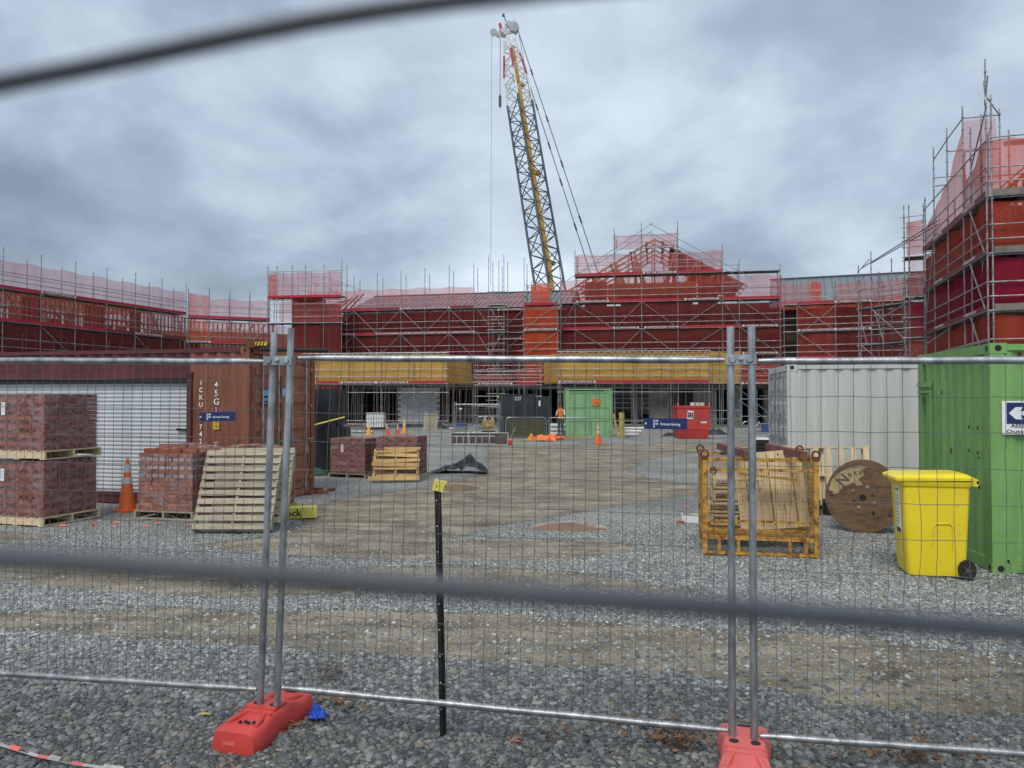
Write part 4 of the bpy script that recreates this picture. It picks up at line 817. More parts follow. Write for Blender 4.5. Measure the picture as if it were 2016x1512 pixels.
# concrete block wall
cw = thing('block_wall', 'pale grey concrete block wall under the left ochre scaffold', 'block wall', (V2(784, 54.3).x, 54.3, 0), 0)
A_, B_ = V2(784, 54.4), V2(866, 54.6); d = (B_ - A_)
bm_ = MB().box((0, 0, 0), (.385, .19, .188)).mesh('block', 'concrete_block'); mc = MB(); mc.box((d.x / 2, .0, 1.42), (d.x, .15, 2.84)).build('wall_core', 'concrete', cw)
for r_ in range(14):
    for c_ in range(7):
        x = .2 + c_ * .395 + (.197 if r_ % 2 else 0)
        if x < d.x - .1:
            yy = -.10 - random.uniform(0, .012); inst(bm_, 'block', cw, (x, yy, .1 + r_ * .2))
MB().box((d.x / 2, -.35, .28), (d.x + .8, .3, .12)).build('base_slab', 'concrete', cw)

# ------------------------------------------------------------------ crane
ck_ = thing('crawler_crane', 'tall lattice boom crane with dark chords and yellow strut behind the gable', 'crane', (2.6, 70, 0), 0)
Pb, Pt = Vector((at(1081, 556, 75).x, 75, at(1081, 556, 75).z)), at(1003, 78, 90)
ax = (Pt - Pb).normalized(); base_ = Pb - ax * (Pb.z - 2.0) / ax.z
bx = Vector((ax.z, 0, -ax.x)).normalized(); rot = Matrix.Rotation(R(38), 3, ax); bx = rot @ bx; by = ax.cross(bx).normalized()
Ltot = (Pt - base_).length; hw = 1.02
def CH(c, s):
    k = hw if s < Ltot - 7 else hw * (1 - .55 * (s - Ltot + 7) / 7); u, v_ = ((-1, -1), (1, -1), (1, 1), (-1, 1))[c]; return base_ + ax * s + bx * u * k + by * v_ * k
white0 = Ltot - 10.5
for c in range(4):
    MB().tube([CH(c, 0), CH(c, white0)], .13, 8).build('boom_chord', 'crane_blue', ck_, world=True)
    MB().tube([CH(c, white0), CH(c, Ltot - 6.2)], .11, 8).build('boom_chord', 'crane_white', ck_, world=True)
    MB().tube([CH(c, Ltot - 6.2), CH(c, Ltot - 2.6)], .125, 8).build('boom_chord', 'crane_red', ck_, world=True)
    MB().tube([CH(c, Ltot - 2.6), CH(c, Ltot)], .11, 8).build('boom_chord', 'crane_white', ck_, world=True)
npan = 26; st_ = (Ltot) / npan
for i in range(npan):
    for c in range(4):
        c2 = (c + 1) % 4; a, b = (c, c2) if i % 2 else (c2, c)
        mt = 'crane_blue' if (i + 1) * st_ < white0 else 'crane_white'
        MB().tube([CH(a, i * st_), CH(b, (i + 1) * st_)], .055, 5, cap=False).tube([CH(c, i * st_), CH(c2, i * st_)], .05, 5, cap=False).build('boom_lacing', mt, ck_, world=True)
m = MB(); m.bar(base_ + ax * 2 + by * .2 + bx * .55, Pt - ax * .5 + by * .2 + bx * .55, .32, .24); m.build('boom_strut', 'crane_yellow', ck_, world=True)
for f in (.27, .52, .80): s = Ltot * f + 3; MB().bar(base_ + ax * s + bx * -.1 + by * .2, base_ + ax * (s - .3) + bx * 1.35 + by * .2, .35, .3).build('strut_bracket', 'crane_yellow', ck_, world=True)
# head
hd = at(1003, 62, 90)
m = MB()
for (a, b) in (((990, 66), (1016, 60)), ((985, 62), (1012, 44)), ((996, 44), (1018, 66)), ((980, 72), (1000, 50)), ((1008, 42), (1020, 58))): m.bar(at(*a, 89.6), at(*b, 90.4), .35, .4)
m.build('head_frame', 'crane_white', ck_, world=True)
MB().tube([at(1012, 52, 89.4), at(1012, 52, 90.8)], .55, 14).tube([at(1003, 48, 89.6), at(1003, 48, 90.6)], .40, 14).build('head_sheave', 'crane_white', ck_, True, world=True)
MB().bar(at(984, 47, 90), at(990, 70, 90), .5, .3).build('head_plate', 'crane_red', ck_, world=True)
MB().bar(at(972, 64, 90), at(996, 72, 90), .3, .35).tube([at(972, 64, 89.6), at(972, 64, 90.4)], .45, 12).build('tip_arm', 'crane_white', ck_, world=True)
MB().tube([at(998, 50, 90), at(993, 32, 90)], .06, 5).box(at(991, 30, 90), (.3, .2, .3)).build('anemometer', 'cable', ck_, world=True)
for (a, b, ya, yb) in (((1019, 58), (1165, 500), 90, 78), ((1034, 140), (1150, 500), 88, 78)):
    p, q = at(*a, ya), at(*b, yb); MB().tube([p, q + (q - p) * .12], .05, 5).build('pendant_line', 'cable', ck_, world=True)
    for f in (.2, .42, .62, .85): c = p.lerp(q, f); MB().tube([c, c + (q - p).normalized() * .9], .10, 6).build('pendant_socket', 'cable', ck_, world=True)
MB().tube([at(1022, 70, 90), at(1098, 480, 76), at(1104, 556, 75)], .03, 4).build('luffing_rope', 'cable', ck_, world=True)
MB().tube([at(968, 66, 90), at(966, 560, 90)], .030, 5).build('hoist_rope', 'cable_light', ck_, world=True)
MB().tube([at(985, 74, 90), at(984.5, 190, 90)], .035, 5).build('hoist_rope', 'cable', ck_, world=True)
hk = MB().bar(at(984.5, 190, 90), at(984.5, 208, 90), .48, .35).build('hook_block', 'concrete', ck_, world=True)
MB().tube([at(984.5, 186, 89.8), at(984.5, 213, 89.8)], .09, 6).build('hook', 'cable', hk, world=True)
MB().box((0, 6, 2.2), (4.5, 7, 2.2)).box((0, 9, 4.0), (3.4, 3, 1.6)).build('house', 'crane_yellow', ck_)
for x in (-2.6, 2.6):
    m = MB(); m.extr([(-4, .5), (-3.4, 0), (3.4, 0), (4, .5), (3.6, 1.1), (-3.6, 1.1)], (x - .5, 5, 0), (x + .5, 5, 0), 0, (0, 1, 0), (0, 0, 1)); m.build('crawler_track', 'rubber', ck_)
MB().tube([(base_.x - 2.6, base_.y - 70, 3), tuple(at(1165, 500, 78) - Vector((2.6, 70, 0)) + (at(1165, 500, 78) - at(1019, 58, 90)) * .12)], .2, 6).build('mast', 'crane_blue', ck_)
MB().tube([tuple(at(1165, 500, 78) - Vector((2.6, 70, 0)) + (at(1165, 500, 78) - at(1019, 58, 90)) * .12), (0, 10, 3)], .15, 6).build('mast', 'crane_blue', ck_)

# ------------------------------------------------------------------ site fence (galvanised panels on red feet)
def fence_panel(label, pA, pB, tA, tB, top, bot, spac, wav, hs):
    """pA,pB post feet, tA,tB post tops; top/bot rails as pairs"""
    t = thing('mesh_fence', label, 'fence panel', pA if pA.y < pB.y else pB, 0, 'temporary fence panels in a row')
    for a_, b_ in ((pA, tA), (pB, tB)):
        MB().tube([a_ + (a_ - b_) * .022, b_], .0195, 12).build('post', 'galv', t, True, world=True)
    for nm, (a_, b_) in (('top_rail', top), ('bottom_rail', bot)):
        d = (b_ - a_); n_ = 12
        pts = [a_ + d * k / n_ + Vector((0, 0, .001 * math.sin(k * 1.7))) for k in range(n_ + 1)]
        o = MB().tube(pts, [.012] + [.0185] * (n_ - 1) + [.012], 12).build('rail', 'galv', t, True, world=True)
    m = MB(); w0 = top[0]; w1 = top[1]; ln = (w1 - w0).length; n_ = int(ln / spac)
    fwd = Vector((0, -.012, 0))
    for i in range(1, n_):
        u = i / n_ + random.uniform(-.1, .1) / n_ * .6
        a_ = top[0].lerp(top[1], u); b_ = bot[0].lerp(bot[1], u); pts = []
        K = 12; ph = random.uniform(0, 6)
        for k in range(K + 1):
            v_ = k / K; p = a_.lerp(b_, v_) + fwd
            p.x += wav * (math.sin(v_ * 19 + ph) + .6 * math.sin(v_ * 41 + ph * 2)) * random.uniform(.3, 1) * math.sin(PI * min(1, v_ * 1.02))
            pts.append(p)
        m.tube(pts, .00155, 4, cap=False)
    for v_ in hs:
        pts = [top[0].lerp(bot[0], v_).lerp(top[1].lerp(bot[1], v_), k / 14) + Vector((0, -.016, .35 * wav * math.sin(k * 1.9 + v_ * 9))) for k in range(15)]
        m.tube(pts, .0016, 4, cap=False)
    m.build('wire_mesh', 'wire', t, world=True, kind='stuff')
    return t
hs = [i / 9.6 for i in range(0, 10)]
fence_panel('galvanised mesh fence panel at the left, left of the far red foot', at(513, 1372, 4.30), at(-104, 1332, 4.68), at(540, 655, 4.30), at(-94, 655, 4.68),
            (at(528, 712, 4.30), at(-98, 709, 4.68)), (at(506, 1357, 4.30), at(-101, 1319, 4.68)), .0600, .003, [i / 11.4 + .06 for i in range(0, 11)])
fence_panel('galvanised mesh fence panel in the middle, between the two red feet', at(546, 1372, 4.27), at(1442, 1448, 3.92), at(573, 646, 4.27), at(1438, 643, 3.92),
            (at(588, 705, 4.27), at(1426, 709, 3.92)), (at(556, 1354, 4.27), at(1432, 1438, 3.92)), .0640, .0030, [i / 11.6 + .08 for i in range(0, 11)])
fence_panel('galvanised mesh fence panel with bent wires, right of the near red foot', at(1485, 1452, 3.88), at(2156, 1502, 3.58), at(1479, 643, 3.88), at(2150, 640, 3.58),
            (at(1492, 711, 3.88), at(2150, 709, 3.58)), (at(1496, 1449, 3.88), at(2153, 1493, 3.58)), .0745, .0085, [i / 10.8 + .095 for i in range(0, 10)])
for (pa, pb, lab) in ((at(523, 712, 4.29), at(577, 708, 4.27), 'galvanised clamp joining the two posts above the far red foot'),
                      (at(1430, 708, 3.92), at(1488, 708, 3.88), 'galvanised clamp joining the two posts above the near red foot')):
    c = (pa + pb) / 2; t = thing('fence_clamp', lab, 'clamp', c, 0, 'clamps joining fence posts')
    d = (pb - pa); ang = math.atan2(d.y, d.x)
    m = MB()
    for yy in (-.024, .024): m.box((0, yy, 0), (d.length, .006, .05), 0)
    for s_ in (-1, 1):
        m.box((s_ * d.length / 2, 0, 0), (.006, .048, .05)); m.tube([(s_ * (d.length / 2 - .03), -.026, 0), (s_ * (d.length / 2 - .03), -.034, 0)], [.022, .016], 10)
    m.build('plate', 'galv', t, True); MB().lathe([(.012, 0), (.012, .012), (.006, .018)], (0, 0, 0), 8).build('bolt', 'galv', t, True)
    b_ = [c_ for c_ in t.children if c_.name.startswith('bolt')][0]; b_.rotation_euler = (PI / 2, 0, 0); b_.location = (0, -.026, 0)
    t.rotation_euler = (0, 0, ang)
def foot(label, loc, rz, L_, mat, pitch=0):
    t = thing('ballast_block', label, 'fence foot', loc, (pitch, 0, rz), 'red plastic feet under the fence posts')
    W_ = .27; prof = []
    # cross-sections along y: (y, half width, z top, z shoulder)
    secs = [(-.5, .105, .085), (-.492, .125, .118), (-.44, .135, .130), (-.30, .135, .128), (-.22, .128, .136), (-.14, .118, .150), (.14, .118, .150), (.2, .126, .138), (.3, .135, .128), (.44, .135, .130), (.492, .125, .118), (.5, .105, .085)]
    m = MB(); ring = 14; vs = []
    for (yy, hw, zt) in secs:
        e_ = .014; r_ = .03
        pr = [(-hw + .012, 0), (-hw, .015), (-hw, .055), (-hw + .008, zt - r_), (-hw + .02, zt - .008), (-hw + .042, zt), (-.05, zt), (.05, zt), (hw - .042, zt), (hw - .02, zt - .008), (hw - .008, zt - r_), (hw, .055), (hw, .015), (hw - .012, 0)]
        vs += [(u, yy * L_, z) for u, z in pr]
    fs = [(i * ring + j, i * ring + (j + 1) % ring, (i + 1) * ring + (j + 1) % ring, (i + 1) * ring + j) for i in range(len(secs) - 1) for j in range(ring)]
    fs += [tuple(range(ring - 1, -1, -1)), tuple((len(secs) - 1) * ring + j for j in range(ring))]
    m.add(vs, [f[::-1] for f in fs]); o = m.build('block', mat, t, True)
    # raised ribs, socket plate
    m = MB()
    for s_ in (-1, 1):
        m.tube([(s_ * .055, -.17 * L_, .140), (s_ * .078, -.28 * L_, .136), (s_ * .088, -.38 * L_, .128)], [.012, .016, .011], 8)
        m.tube([(s_ * .055, .20 * L_, .140), (s_ * .078, .30 * L_, .134), (s_ * .088, .38 * L_, .128)], [.012, .016, .011], 8)
    m.build('rib', mat, t, True)
    m = MB(); m.box((0, 0, .152), (.19, .20 * L_, .01)); m.box((0, -.165 * L_, .1435), (.2, .008, .012)); m.build('socket_plate', mat, t)
    m = MB()
    for s_ in (-1, 1): m.tube([(s_ * .052, 0, .1565), (s_ * .052, 0, .159)], .025, 14)
    m.box((0, .42 * L_, .131), (.07, .012, .006)); m.build('socket_hole', 'dark', t)
    # lettering patch on the end
    MB().box((-.02, -.5 * L_ - .001, .06), (.07, .004, .02)).build('moulded_mark', 'pink_plastic', t)
    return t
pL = (at(529, 1375, 4.285)); foot('red plastic fence foot lying diagonally beside a blue glove', (-1.378, 4.305, .092), R(-16), .60, 'red_plastic')
foot('faded pinkish red fence foot at the bottom edge with dry leaves beside', (1.165, 3.85, .08), R(-16), .62, 'pink_plastic')
for q in ((-.03, -.2), (.0, -.195), (.03, -.205)):
    pass
# pebbles on the foot
m = MB()
for i in range(4):
    a_ = Matrix.Rotation(R(-14), 3, 'Z') @ Vector((-.035 + .025 * i, -.18 + .012 * (i % 2), .134)) + Vector((-1.375, 4.27, .094))
    m.tube([a_ - Vector((.009, 0, 0)), a_ + Vector((.003, .002, .004)), a_ + Vector((.01, 0, 0))], [.004, .009, .004], 6)
tag(m.build('pebbles', 'black', None, True), 'small dark pebbles lying on the diagonal red foot', 'pebbles'); bpy.data.objects['pebbles']['kind'] = 'stuff'

# blue fence maker's plates
def plate(label, pa, pb, hgt, Y, group):
    a_ = at(pa[0], pa[1], Y); b_ = at(pb[0], pb[1], Y - .04); c = (a_ + b_) / 2; d = b_ - a_
    t = thing('fence_sign', label, 'sign', c, (0, -math.atan2(d.z, d.x), math.atan2(d.y, d.x)), group)
    W_ = d.length; MB().box((0, 0, 0), (W_, .004, hgt)).build('board', 'sign_blue', t)
    text('fortress fencing', 'white', t, (.11 * W_, -.004, -.04 * hgt), .25 * hgt, width=.46 * W_)
    m = MB(); x0 = -.28 * W_
    for k in range(2): m.box((x0 + k * .022 * W_, -.004, 0), (.009 * W_, .003, .74 * hgt))
    for k in range(4):
        for zz_ in (.26, -.02): m.box((x0 + (.05 + k * .018) * W_, -.004, zz_ * hgt), (.010 * W_, .003, .18 * hgt))
    m.build('logo', 'white', t)
    m = MB(); m.tube([(-.46 * W_, -.002, 0), (-.46 * W_, -.006, 0)], .006, 8); m.build('rivet', 'alu', t)
plate('navy fence sign hanging before the rusty container', (393, 821), (463, 819.5), .052, 4.36, 'navy fence signs')
plate('larger navy fence sign hanging before the red skip', (1268, 833.5), (1353, 835), .056, 3.94, 'navy fence signs')

# black steel post with a yellow cap
b_ = at(873, 1455, 4.22); tp = at(862, 966, 4.30)
t = thing('steel_post', 'black steel fence post with pale yellow cap behind the middle panel', 'post', b_)
d = (tp - b_).normalized(); x_, y_ = Vector((1, 0, 0)), Vector((0, 1, 0))
m = MB()
m.extr([(-.019, 0), (-.019, -.005), (-.003, -.006), (-.003, -.03), (.003, -.03), (.003, -.006), (.019, -.005), (.019, 0)], b_ - d * .2, tp, 0, x_, y_)
m.build('shaft', 'black_steel', t, world=True)
m = MB()
for k in range(9):
    p = b_.lerp(tp, .12 + k * .105) + Vector((-.008, -.0065, 0)); m.tube([p, p + Vector((0, -.002, 0))], .0036, 8)
m.build('hole', 'white', t, world=True)
cp = at(864, 956, 4.29); m = MB(); Tm = Matrix.Rotation(R(14), 3, 'Y')
m.box(cp, (.062, .045, .058), tilt=Tm); m.box(cp + Tm @ Vector((.022, 0, .024)), (.036, .046, .012), tilt=Tm); m.build('cap', 'cap_yellow', t, world=True)
MB().tube([cp + Vector((-.01, -.0235, .0)), cp + Vector((-.01, -.026, .0))], .004, 8).build('screw', 'black', t, world=True)
m = MB(); m.tube([cp + Vector((.02, -.01, -.03)), cp + Vector((.03, -.02, -.06)), cp + Vector((.022, -.02, -.085))], .0015, 4); m.build('tie_wire', 'rust', t, world=True)

# near wire fence right in front of the lens
t = thing('wire_fence', 'two dark thick wires of a near fence, out of focus', 'wire fence', (1.3, .14, 0))
up = [(-1500, 430), (-600, 274), (-200, 202), (0, 165), (150, 137), (300, 106), (450, 74), (600, 44), (750, 20), (900, 0), (1100, -20), (1600, -66), (3200, -200)]
lo = [(-2500, 950), (-600, 1056), (0, 1097), (300, 1116), (600, 1137), (1000, 1166), (1500, 1202), (2016, 1243), (2500, 1285), (4800, 1500)]
for pts, r_ in ((up, .0018), (lo, .0021)):
    P = [at(px, py, .135) for px, py in pts]
    P = [Vector((-1.3, .135, P[0].z))] + P + [Vector((1.3, .135, P[-1].z))]
    MB().tube(P, r_, 10).build('wire', 'nearwire', t, True, world=True)
for x in (-1.3, 1.3): MB().tube([(x, .14, -.05), (x, .14, 2.3)], .03, 10).build('post', 'galv', t, True, world=True)

# ------------------------------------------------------------------ shipping containers
def corr(m, p0, d, n, ln, z0, z1, dep=.036, pit=.278, mi=0):
    """vertical trapezoid corrugation: from p0 along d, pushed in against n"""
    p0 = Vector(p0); d = Vector(d); n = Vector(n); s = 0; prof = [(0, 0)]; k = 0
    seg = [(.072, 0), (.068, dep), (.070, dep), (.068, 0)]
    while s < ln - .08:
        for w_, h in seg:
            s += w_
            if s >= ln: break
            prof.append((s, h))
    prof.append((ln, prof[-1][1]))
    vs = []; 
    for s_, h in prof:
        b_ = p0 + d * s_ - n * h; vs += [(b_.x, b_.y, z0), (b_.x, b_.y, z1)]
    m.add(vs, [(2 * i, 2 * i + 2, 2 * i + 3, 2 * i + 1) for i in range(len(prof) - 1)], mi)
def container(label, loc, rz, x0, x1, W_, H_, mat, endmat=None, doors=None, openings=None, name='shipping_container', group='shipping containers on the site', dep=.036, postmat=None, pit=None):
    t = thing(name, label, 'container', loc, rz, group); em = endmat or mat; pm = postmat or mat
    for x in (x0, x1):
        for y in (0, W_):
            sx = 1 if x == x0 else -1; sy = 1 if y == 0 else -1
            MB().box((x + sx * .075, y + sy * .075, H_ / 2), (.15, .15, H_ - .24)).build('corner_post', pm, t)
            for z in (.06, H_ - .06):
                o = MB().box((x + sx * .085, y + sy * .08, z), (.178, .166, .118))
                o.tube([(x + sx * .085, y - sy * .0035, z), (x + sx * .085, y + sy * .01, z)], .038, 8, 1)
                o.tube([(x - sx * .0045, y + sy * .08, z), (x + sx * .01, y + sy * .08, z)], .036, 8, 1)
                o.build('corner_casting', [pm, 'dark'], t)
    for y in (0, W_):
        s = 1 if y == 0 else -1
        MB().box(((x0 + x1) / 2, y + s * .04, H_ - .05), (x1 - x0 - .36, .07, .07)).build('top_rail', mat, t)
        MB().box(((x0 + x1) / 2, y + s * .04, .09), (x1 - x0 - .36, .07, .14)).build('bottom_rail', mat, t)
    m = MB(); corr(m, (x0 + .15, W_ - .02, 0), (1, 0, 0), (0, 1, 0), x1 - x0 - .3, .16, H_ - .08, dep); m.build('side_panel', mat, t)
    # near side with optional opening (xa, xb, za, zb)
    segs = [(x0 + .15, x1 - .15, .16, H_ - .08)]
    if openings:
        xa, xb, za, zb = openings; segs = [(x0 + .15, xa, .16, H_ - .08), (xb, x1 - .15, .16, H_ - .08), (xa, xb, zb, H_ - .08)]
    for i, (a_, b_, c_, d_) in enumerate(segs):
        m = MB(); corr(m, (a_, .02, 0), (1, 0, 0), (0, -1, 0), b_ - a_, c_, d_, dep); m.build('side_panel', mat if not (openings and i == 1) else (em), t)
    # roof with shallow ribs
    m = MB(); n_ = int((x1 - x0) / .28)
    vs = []
    for i in range(n_ + 1):
        x = x0 + .15 + (x1 - x0 - .3) * i / n_; z = H_ - .045 + (.022 if i % 2 else 0)
        vs += [(x, .05, H_ - .06), (x, .12, z), (x, W_ - .12, z), (x, W_ - .05, H_ - .06)]
    m.add(vs, [(4 * i + j, 4 * i + j + 1, 4 * i + 5 + j, 4 * i + 4 + j) for i in range(n_) for j in range(3)]); m.build('roof', mat, t)
    MB().box(((x0 + x1) / 2, W_ / 2, .14), (x1 - x0 - .3, W_ - .16, .05)).build('floor', 'formply', t)
    for x, sx in ((x0, 1), (x1, -1)):
        side = 'min' if x == x0 else 'max'
        MB().box((x + sx * .05, W_ / 2, H_ - .06), (.09, W_ - .34, .11)).build('header', em, t)
        MB().box((x + sx * .05, W_ / 2, .08), (.09, W_ - .34, .13)).build('sill', em, t)
        if doors == side:
            for h in (0, 1):
                ya = .16 + h * (W_ - .32) / 2; yb = ya + (W_ - .32) / 2 - .01; xf = x + sx * .03
                dn = Vector((-sx, 0, 0)); d_ = MB(); zt = H_ - .13; zb = .16
                # door leaf: frame plus horizontal ribs
                d_.box((xf + sx * .03, (ya + yb) / 2, (zt + zb) / 2), (.02, yb - ya - .1, zt - zb - .1))
                for yy in (ya + .03, yb - .03): d_.box((xf + sx * .02, yy, (zt + zb) / 2), (.06, .06, zt - zb))
                for zq in (zb + .04, zt - .04): d_.box((xf + sx * .021, (ya + yb) / 2, zq), (.056, yb - ya - .12, .08))
                leaf = d_.build('door', em, t)
                for k in range(5):
                    zc = zb + (zt - zb) * (k + .5) / 5
                    q = MB(); q.extr([(-.13, 0), (-.09, .035), (.09, .035), (.13, 0)], (xf + sx * .02, ya + .07, zc), (xf + sx * .02, yb - .07, zc), 0, (0, 0, 1), (-sx, 0, 0)); q.build('door_rib', em, leaf)
                for yy in (ya + .28, yb - .22):
                    rod = MB(); rod.tube([(xf - sx * .045, yy, .12), (xf - sx * .045, yy, H_ - .1)], .017, 8)
                    for zq in (.2, H_ * .32, H_ * .6, H_ - .2): rod.box((xf - sx * .03, yy, zq), (.05, .09, .05))
                    rod.box((xf - sx * .07, yy + .12, 1.15), (.015, .3, .035)); rod.build('lock_rod', 'galv' if mat != 'green_far' else 'green_far', leaf, True)
                for k in range(4):
                    zc = zb + .2 + k * (zt - zb - .4) / 3; yy = ya - .02 if h == 0 else yb + .02
                    MB().box((xf - sx * .018, yy, zc), (.04, .14, .07)).build('hinge', em, leaf)
        else:
            m = MB(); corr(m, (x + sx * .02, .15, 0), (0, 1, 0), (-sx, 0, 0), W_ - .3, .145, H_ - .115, dep if pit is None else .046); m.build('end_panel', em, t)
    return t

LC = (-4.73, 13.7, 0); LRZ = -math.atan2(.234, .972)
lc = container('long maroon and rust shipping container with a silver roller door', LC, LRZ, -12.19, 0, 2.44, 2.9, 'maroon', 'rust_door', 'max', (-9.3, -1.22, .2, 2.38), postmat='rust_orange')
# recolour the near end of the long side rusty
for o in lc.children:
    if o.name.startswith('side_panel') and o.data.materials[0] == M['rust_door']: o.data.materials[0] = M['rust_orange']
m = MB()
for x in (-9.3, -1.22): m.box((x, .03, 1.29), (.10, .10, 2.26))
m.box((-5.26, .03, 2.40), (8.2, .10, .12)); m.box((-5.26, .03, .19), (8.2, .1, .06)); m.build('opening_frame', 'maroon', lc)
sh = MB().box((-5.26, .115, 1.3), (8.1, .006, 2.2)).build('roller_shutter', 'shutter', lc)
slat = MB(); slat.extr([(0, 0), (.012, -.012), (.03, -.016), (.05, -.012), (.062, 0)], (-4.04, 0, 0), (4.04, 0, 0), 0, (0, 0, 1), (0, 1, 0)); sm_ = slat.mesh('slat', 'shutter')
for k in range(28): inst(sm_, 'slat', sh, (-5.26, .108, .25 + k * .0755))
MB().box((-5.26, .05, 2.30), (8.0, .09, .09)).build('shutter_box_gap', 'dark', lc)
o = MB().box((-1.40, .06, 1.40), (.13, .03, .035)).box((-1.50, .06, 1.40), (.05, .035, .05)).build('lock_handle', 'black', lc)
def vert(chars, x, z0, dz, h, mat, par, y=-.004, sx=1):
    for i, ch in enumerate(chars):
        if ch != ' ': text(ch, mat, par, (x, y, z0 - i * dz), h)
vert('ICKU 97', -.98, 2.26, .135, .088, 'white', lc); vert('29', -.98, 1.19, .135, .088, 'white', lc)
text('4', 'white', lc, (-.98, -.004, 1.32), .10)
vert('45G1', -.66, 2.22, .155, .12, 'white', lc)
text('MAX', 'white', lc, (-.66, -.004, 1.17), .03); text('81', 'white', lc, (-.66, -.004, 1.11), .05)
yl = MB().box((-.66, -.004, 1.50), (.12, .006, .18)).build('height_label', 'yellow_label', lc)
text('2.9m', 'black', yl, (-.66, -.010, 1.545), .035, width=.09); text('9.6', 'black', yl, (-.66, -.010, 1.465), .035, width=.08)
text('ZRIF', 'reel_pale', lc, (-.27, -.004, 1.10), .06); text('12', 'reel_pale', lc, (-.25, -.004, .98), .06); text('S', 'reel_pale', lc, (-.25, -.004, 1.24), .07)
# stickers on the door end (faces +x)
st = MB().box((.012, .60, 2.0), (.006, .33, .31)).build('sticker', 'sign_blue', lc)
MB().box((.016, .60, 2.08), (.004, .29, .11)).build('sticker_picture', 'sticker', st)
text('BOXMAN', 'white', st, (.018, .60, 1.955), .055, PI / 2, width=.27); text('www.boxman', 'white', st, (.018, .60, 1.89), .026, PI / 2, width=.24)
s2 = MB().box((.012, 1.18, 2.09), (.006, .16, .17)).build('sticker', 'sticker', lc); text('O', 'white', s2, (.018, 1.18, 2.09), .09, PI / 2)
# hazard striped steel arm on the roof corner with a black pipe
hb = thing('steel_tow_arm', 'rusty steel block with yellow hazard stripes and black pipe on the rusty container', 'tow arm', (-4.73, 13.75, 2.9), LRZ)
MB().box((.10, .2, .05), (.26, .5, .10)).box((.05, -.02, .06), (.16, .10, .14)).build('block', 'rust', hb)
MB().box((.26, -.06, .055), (.22, .05, .07)).build('hazard_plate', 'yellow_label', hb)
m = MB()
for k in range(3): m.poly([(.16 + k * .065, -.088, .022), (.19 + k * .065, -.088, .022), (.22 + k * .065, -.088, .088), (.19 + k * .065, -.088, .088)])
m.build('stripe', 'black', hb)
MB().tube([(.25, -.10, -.05), (1.25, .55, -.045)], .035, 8).build('pipe', 'rubber', hb, True)

gc = container('near lime green container with an assembly point sign', (5.38, 8.57, 0), R(-11), 0, 6.06, 2.44, 2.59, 'green', 'green', None, dep=.03)
for (yy, zz, l_) in ((.68, 1.62, .07), (.44, 1.62, .07), (.68, 1.34, .06), (.44, 1.33, .07), (.42, 1.28, .05), (.68, 1.0, .06), (.42, .95, .09), (.40, .93, .05)):
    pass
m = MB()
for (yy, zz, l_) in ((.62, 1.62, .05), (.36, 1.62, .05), (.62, 1.34, .04), (.36, 1.33, .05), (.34, 1.27, .03), (.62, .97, .04), (.36, .95, .06), (.33, .93, .04), (1.5, 2.05, .05), (1.2, 1.3, .08)):
    m.box((-.001 + .046 * 0, yy, zz), (.01, .022, l_))
m.build('rust_spot', 'rust_spot', gc)
# hatch on the end: pressed frame
m = MB()
m.box((-.012, 2.15, 2.16), (.03, .5, .07)); m.box((-.012, 2.15, 2.06), (.025, .5, .03)); m.box((-.008, 1.92, 1.1), (.02, .035, 1.9)); m.build('door_hatch', 'green', gc)
m = MB(); m.tube([(-.03, 2.25, .80), (-.10, 2.33, .88), (-.10, 2.36, .78)], .012, 8); m.build('hatch_handle', 'galv', gc, True)
sg = MB().box((.44, -.012, 1.75), (.66, .012, .375)).build('sign_board', 'white', gc)
MB().box((.455, -.0205, 1.80), (.60, .006, .235)).build('blue_panel', 'sign_blue', sg)
m = MB(); ax, az = .245, 1.80
m.poly([(ax - .07, -.026, az), (ax, -.026, az - .068), (ax + .075, -.026, az - .068), (ax + .045, -.026, az - .024), (ax + .13, -.026, az - .024), (ax + .13, -.026, az + .024), (ax + .045, -.026, az + .024), (ax + .075, -.026, az + .068), (ax, -.026, az + .068)])
m.build('arrow', 'white', sg)
m = MB(); px_ = .50
for k in range(3):
    cx = px_ + .09 * k; m.tube([(cx, -.025, 1.875), (cx, -.029, 1.875)], .02, 10); m.poly([(cx - .03, -.026, 1.70), (cx + .03, -.026, 1.70), (cx + .036, -.026, 1.845), (cx - .036, -.026, 1.845)])
m.build('people_symbol', 'white', sg)
text('ASSEMBLY POINT', 'black', sg, (.455, -.021, 1.658), .042, width=.52)
text('Outside Injection', 'black', sg, (.45, -.021, 1.595), .038, width=.60)
m = MB(); m.box((.30, -.02, 2.46), (.03, .05, .06)); m.build('bolt_stub', 'rust', gc)

wc = container('dirty white shipping container behind the yellow bin', (4.97, 13.75, .03), R(-11), 0, 6.06, 2.44, 2.56, 'white_cont', 'white_cont', 'min', dep=.028)
vert('HGTUA', .0, 0, 0, 0, 'black', wc) if False else None
for i, ch in enumerate('SEAU2'): text(ch, 'black', wc, (-.012, .55, 1.95 - i * .13), .11, -PI / 2)
MB().box((3, 1.2, -.06), (5.6, 2.2, .11)).build('skid', 'dark', wc)

